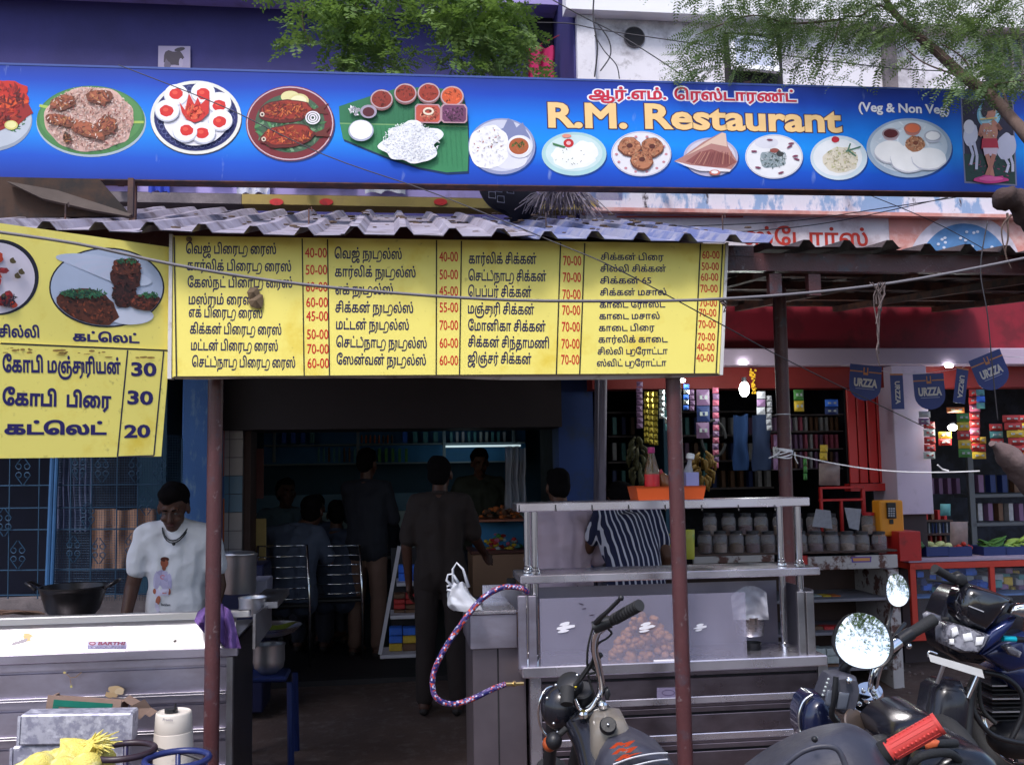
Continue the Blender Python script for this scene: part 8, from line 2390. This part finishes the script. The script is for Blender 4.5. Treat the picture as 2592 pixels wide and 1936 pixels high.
# laundry, old board, debris
m_cl={n:mat('laundry_'+n,c,.85,var=.2,scale=8,**k)for n,c,k in(('red',(.42,.02,.02),{}),('blue',(.03,.06,.42),{}),('patterned',(.30,.26,.10),dict(c2=(.08,.10,.25),cut=.5,wid=.03,s2=12)),('white',(.55,.56,.66),dict(c2=(.25,.28,.5),cut=.55,wid=.04,s2=16)),('green',(.03,.30,.20),{}),('pale',(.60,.60,.64),{}),('magenta',(.38,.01,.09),{}))}
for x0,x1,y1,c,lb in((242,342,472,'red','red garment hung on the lavender parapet under the sign'),(376,432,492,'blue','bright blue cloth hanging on the parapet'),(405,488,468,'patterned','yellow patterned cloth beside the bright blue one on the parapet'),(524,580,466,'white','blue and white cloth on the parapet'),(600,684,498,'white','chequered pale blue garment with dangling ends on the parapet'),(736,898,474,'green','green cloth strip along the parapet'),(924,1026,494,'pale','white towel on the parapet right of the green strip')):
 mb=MB(FM)
 def f(a,b_):
  yb=y1-10*abs(math.sin(a*7+x0))*(a*(1-a))*4*(0 if a in(0,1)else 1)
  x,z=fp(x0+(x1-x0)*a,425+(yb-425)*b_,6.93);return(x,6.93-.03*(1+math.sin(a*16+x0))*.5-.004,z)
 mb.grid(f,20,8);tag(mb.build('laundry_cloth',m_cl[c],smooth=True),lb,'laundry','laundry on the parapet')
hangcloth(1338,120,1404,215,7.6,'laundry_cloth','magenta cloth hanging in the dark balcony doorway',m_cl['magenta'],2)
mb=MB(FM);a,b_=fp(1290,150,7.6),fp(1458,70,7.6);mb.tube([(a[0],7.6,a[1]),(b_[0],7.6,b_[1])],.004,5);tag(mb.build('washing_line',mat('red_cord',(.3,.02,.03),.7)),'red cord carrying the magenta cloth','cord')
ob=fthing('old_signboard','dark brown back of an old signboard propped over the left end of the awning','signboard',fu(120,4.9),4.9,fz(548,4.9,150))
mb=MB(FM);P4=[fp(*p,4.9)for p in((-400,440),(250,453),(332,546),(-400,560))];mb.prism([tuple(p)for p in P4][::-1],4.9,4.93);mb.build('board',mat('rusty_brown_sheet',(.055,.028,.018),.8,var=.5,scale=7,c2=(.02,.015,.015),cut=.5,s2=4),ob)
mb=MB(FM);P4=[fp(*p,4.86)for p in((20,462),(150,485),(336,545),(328,550),(240,535),(110,505))];mb.prism([tuple(p)for p in P4][::-1],4.84,4.895);mb.build('folded_edge',mat('grey_brown_tarpaulin',(.11,.085,.075),.8,var=.4,scale=9),ob)
mb=MB(FM);a=fp(332,452,4.86);b_=fp(332,548,4.86);mb.box(a[0]-.013,4.85,b_[1],a[0]+.013,4.885,a[1]);mb.build('rusty_post',m_rust,ob)
u,z=fp(1290,496,6.2)
t=fthing('wrapped_bundle','dark cloth bundle printed with squares lying on the awning','bundle',u,6.2,z-.13)
mb=MB(FM)
mb.grid(lambda a,b_:(lambda th,ph:(u+.20*math.cos(ph)*math.cos(th)*(1+.15*noise.noise(V((th,ph,1)))),6.2+.14*math.cos(ph)*math.sin(th),z+.14*math.sin(ph)-.35*.12*math.cos(th)))(a*6.2832,(b_-.5)*3.1416),24,14)
mb.build('cloth',mat('black_cloth',(.02,.018,.025),.8,var=.3),t,smooth=True)
for x,y in((1262,478),(1292,482),(1268,505),(1246,494),(1302,466)):
 mb=MB(FM);q=fp(x,y,6.04);mb.tube([(q[0]+a*.022,6.04,q[1]+b*.022)for a,b in((-1,-.8),(1,-1),(.9,.9),(-1,1))],.0035,4,closed=True);mb.build('printed_square',mat('grey_print',(.25,.25,.3),.8),t)
mb=MB(FM);u,z=fp(1420,505,6.0)
for k in range(260):
 a=rr.uniform(-1,1);p0=V((u+a*.12,6.0+rr.uniform(-.1,.1),z+.09-abs(a)*.06));d=V((a*.10+rr.gauss(0,.05),rr.gauss(0,.04),-.16*rr.uniform(.4,1.1)))
 mb.tube([p0,p0+d*.5+V((rr.gauss(0,.015),0,.02)),p0+d],.003,3)
tag(mb.build('dry_brush',mat('grey_dry_twigs',(.20,.17,.20),.9,var=.3)),'heap of grey dry twigs on the awning beside the dark bundle','brushwood')
# trees
def leaf_mat(name,c,c2):
 m=mat(name,c,.5,var=.35,scale=3,c2=c2,cut=.5,wid=.3,s2=1.7,spec=.35)
 b_=m.node_tree.nodes['Principled BSDF'];tr=m.node_tree.nodes.new('ShaderNodeBsdfTranslucent');mx=m.node_tree.nodes.new('ShaderNodeMixShader')
 tr.inputs[0].default_value=(c2[0]*1.3,c2[1]*1.4,c2[2],1);mx.inputs[0].default_value=.3
 o=m.node_tree.nodes['Material Output'];m.node_tree.links.new(b_.outputs[0],mx.inputs[1]);m.node_tree.links.new(tr.outputs[0],mx.inputs[2]);m.node_tree.links.new(mx.outputs[0],o.inputs[0]);return m
m_leaf1=leaf_mat('broad_leaflets',(.075,.145,.04),(.15,.23,.055));m_leaf2=leaf_mat('fine_leaflets',(.075,.13,.055),(.14,.20,.07))
m_bark=mat('brown_bark',(.10,.065,.055),.9,var=.4,scale=12,bump=.8,bscale=35,stretch=(1,1,.4));m_bark2=mat('pale_dry_bark',(.15,.105,.105),.9,var=.4,scale=10,bump=.7,bscale=30,c2=(.12,.08,.08),cut=.55,s2=6)
def spray(mb,p,d,ln,pairs,ll,lw,rnd,droop=.35):
 """one pinnate leaf: midrib with leaflet pairs"""
 d=d.normalized();q=V(p);st_=ln/pairs
 sdv=d.cross(V((rnd.gauss(0,.4),rnd.gauss(0,.4),1))).normalized()
 pts=[V(q)]
 for i in range(pairs):
  d=(d+V((0,0,-droop*st_*3))).normalized();q=q+d*st_;pts.append(V(q))
  sc_=math.sin(math.pi*(.18+.74*i/pairs))
  up=sdv.cross(d).normalized()
  for s_ in(-1,1):
   ax=(sdv*s_+d*.45+up*rnd.gauss(0,.25)).normalized();wv_=ax.cross(up).normalized()
   l,w=ll*sc_*rnd.uniform(.8,1.1),lw*sc_
   b0=len(mb.v)
   mb.v+=[tuple(q),tuple(q+ax*l*.5+wv_*w),tuple(q+ax*l),tuple(q+ax*l*.5-wv_*w)]
   mb.f.append([b0,b0+1,b0+2,b0+3]);mb.c.append(mb.col);mb.m.append(0)
 b0=len(mb.v);mb.v+=[tuple(pts[0]),tuple(pts[0]+V((.002,0,.002))),tuple(pts[-1])];mb.f.append([b0,b0+1,b0+2]);mb.c.append(mb.col);mb.m.append(0)
rt=random.Random(11)
T1=thing('leafy_tree','tree with broad green leaflets hanging down behind the blue sign near the middle','tree',(-.6,5.95,4.1))
mb=MB()
lf=MB()
for(cx,cy,rx,ry,n,Y)in((905,60,85,78,260,5.85),(960,140,85,55,130,5.85),(880,165,50,32,45,5.85),(1215,40,110,62,300,5.85),(1230,135,115,62,240,5.9),(1300,80,60,60,90,5.9),(1340,160,30,30,26,5.9),(770,62,42,52,52,5.8),(740,108,28,16,16,5.8),(1090,20,90,26,90,5.85),(830,10,70,20,60,5.8),(1000,-60,420,60,420,5.85),(1000,-240,520,160,500,5.8)):
 for i in range(int(n*.62)):
  a,q=rt.random()*6.283,math.sqrt(rt.random())
  spray(lf,at(cx+rx*q*math.cos(a),cy+ry*q*math.sin(a),Y+rt.uniform(-.35,.35)),V((rt.gauss(0,1),rt.gauss(0,.8),rt.gauss(-.35,.5))),rt.uniform(.11,.18),6,.050,.0135,rt)
tag(lf.build('foliage',m_leaf1,T1),kind='stuff')
tp([(1000,-900,5.8),(990,-300,5.85),(1000,-80,5.9)],[.10,.06,.03],'trunk_bough',m_bark,T1)
for x in(900,1230,770):tp([(1000,-120,5.85),((1000+x)/2,-60,5.85),(x,20,5.85),(x+15,120,5.85)],[.022,.014,.008,.003],'branch',m_bark,T1,6)
T2=thing('feathery_tree','tree with fine feathery leaves and a bare branch crossing the right end of the sign','tree',(2.95,4.5,0))
tp([(2800,2300,4.5),(2790,1500,4.5),(2760,1200,4.5),(2740,800,4.5),(2730,420,4.5),(2760,0,4.5),(2780,-600,4.6)],[.20,.17,.15,.13,.11,.09,.06],'trunk',m_bark,T2,16)
tp([(2740,430,4.5),(2640,380,4.6),(2570,310,4.75),(2510,245,4.95),(2440,195,5.1),(2370,130,5.25),(2310,80,5.35),(2262,30,5.45),(2225,-30,5.5)],[.05,.04,.028,.030,.029,.026,.022,.018,.014],'branch',m_bark,T2,10)
for q in([(2310,80,5.35),(2230,15,5.4),(2180,40,5.4),(2130,50,5.4),(2110,110,5.4),(2070,180,5.4)],[(2440,195,5.1),(2360,120,5.2),(2330,95,5.2),(2270,125,5.2)],[(2470,215,5.05),(2440,150,5.1),(2380,110,5.1)],[(2500,240,5.0),(2440,200,5.0),(2340,160,5.0),(2290,120,5.0)],[(2130,50,5.4),(2000,60,5.4),(1900,40,5.4),(1760,90,5.4)],[(2560,300,4.8),(2540,235,4.9),(2520,215,4.9),(2592,205,4.9)]):
 tp(q,[.008,.005,.003],'twig',m_bark,T2,5)
tp([(2745,640,4.5),(2640,560,4.5),(2590,515,4.48),(2548,500,4.45),(2530,480,4.44)],[.12,.085,.085,.05,.06,.02],'cut_limb',mat('dark_brown_bark',(.055,.034,.032),.9,var=.4,scale=14,bump=.9,bscale=35),T2,14)
tp([(2760,1290,4.5),(2660,1250,4.45),(2590,1195,4.4),(2545,1150,4.35),(2512,1122,4.3)],[.12,.085,.08,.055,.06,.03,.012],'dry_limb',m_bark2,T2,12)
for q in([(2550,540,4.44),(2552,600,4.43),(2545,640,4.43),(2560,680,4.43)],[(2560,545,4.44),(2535,580,4.42),(2548,660,4.42)]):tp(q,[.006,.004,.002],'root_shoot',m_bark,T2,5)
lf=MB()
for(cx,cy,rx,ry,n,Y)in((1900,60,140,70,230,5.5),(1800,130,90,60,105,5.5),(2080,50,150,60,240,5.5),(2100,150,110,60,75,5.45),(2330,50,160,60,300,5.35),(2520,60,120,90,260,5.2),(2480,190,90,50,110,5.0),(2250,130,90,50,55,5.3),(2560,190,60,40,70,4.95),(1950,165,60,36,22,5.45),(1740,180,50,24,30,5.5),(2150,-50,480,60,520,5.3),(2200,-250,560,160,520,5.2)):
 for i in range(int(n*.85)):
  a,q=rt.random()*6.283,math.sqrt(rt.random())
  spray(lf,at(cx+rx*q*math.cos(a),cy+ry*q*math.sin(a),Y+rt.uniform(-.3,.3)),V((rt.gauss(-.5,.7),rt.gauss(0,.6),rt.gauss(-.35,.35))),rt.uniform(.12,.22),11,.030,.0052,rt,.5)
tag(lf.build('foliage',m_leaf2,T2),kind='stuff')
for o in T2.children:
 if o.name.split('.')[0]in('cut_limb','dry_limb','trunk'):
  for q in o.data.vertices:q.co+=q.normal*.016*(noise.noise(q.co*14)+.6*noise.noise(q.co*37))
T3=thing('street_tree','spreading tree across the street, seen in the motorcycle mirrors','tree',(5.8,-8.5,0))
mb=MB();mb.tube([(5.8,-8.5,0),(5.7,-8.4,2),(5.4,-8.2,3.8),(4.8,-7.6,5.6)],[.2,.14,.09,.04],12);mb.build('trunk',m_bark,T3,smooth=True)
lf=MB()
for c in range(150):
 cc=V((rt.uniform(-4.5,6),rt.uniform(-10,-1.6),rt.uniform(3.6,7.4)))
 if c%2:cc=V((rt.uniform(-.6,3.6),rt.uniform(-6.5,-1.2),rt.uniform(4.4,8.6)))
 mb=MB();mb.tube([(4.8,-7.6,5.5),(V((4.5,-7,7))+cc)/2+V((rt.gauss(0,.3),0,0)),cc],[.03,.018,.006],5)
 if c%5==0:mb.build('branch',m_bark,T3)
 for i in range(34):
  spray(lf,cc+V((rt.gauss(0,.42),rt.gauss(0,.42),rt.gauss(0,.26))),V((rt.gauss(0,1),rt.gauss(0,1),rt.gauss(-.2,.5))),rt.uniform(.22,.4),5,.11,.036,rt)
tag(lf.build('foliage',m_leaf1,T3),kind='stuff')
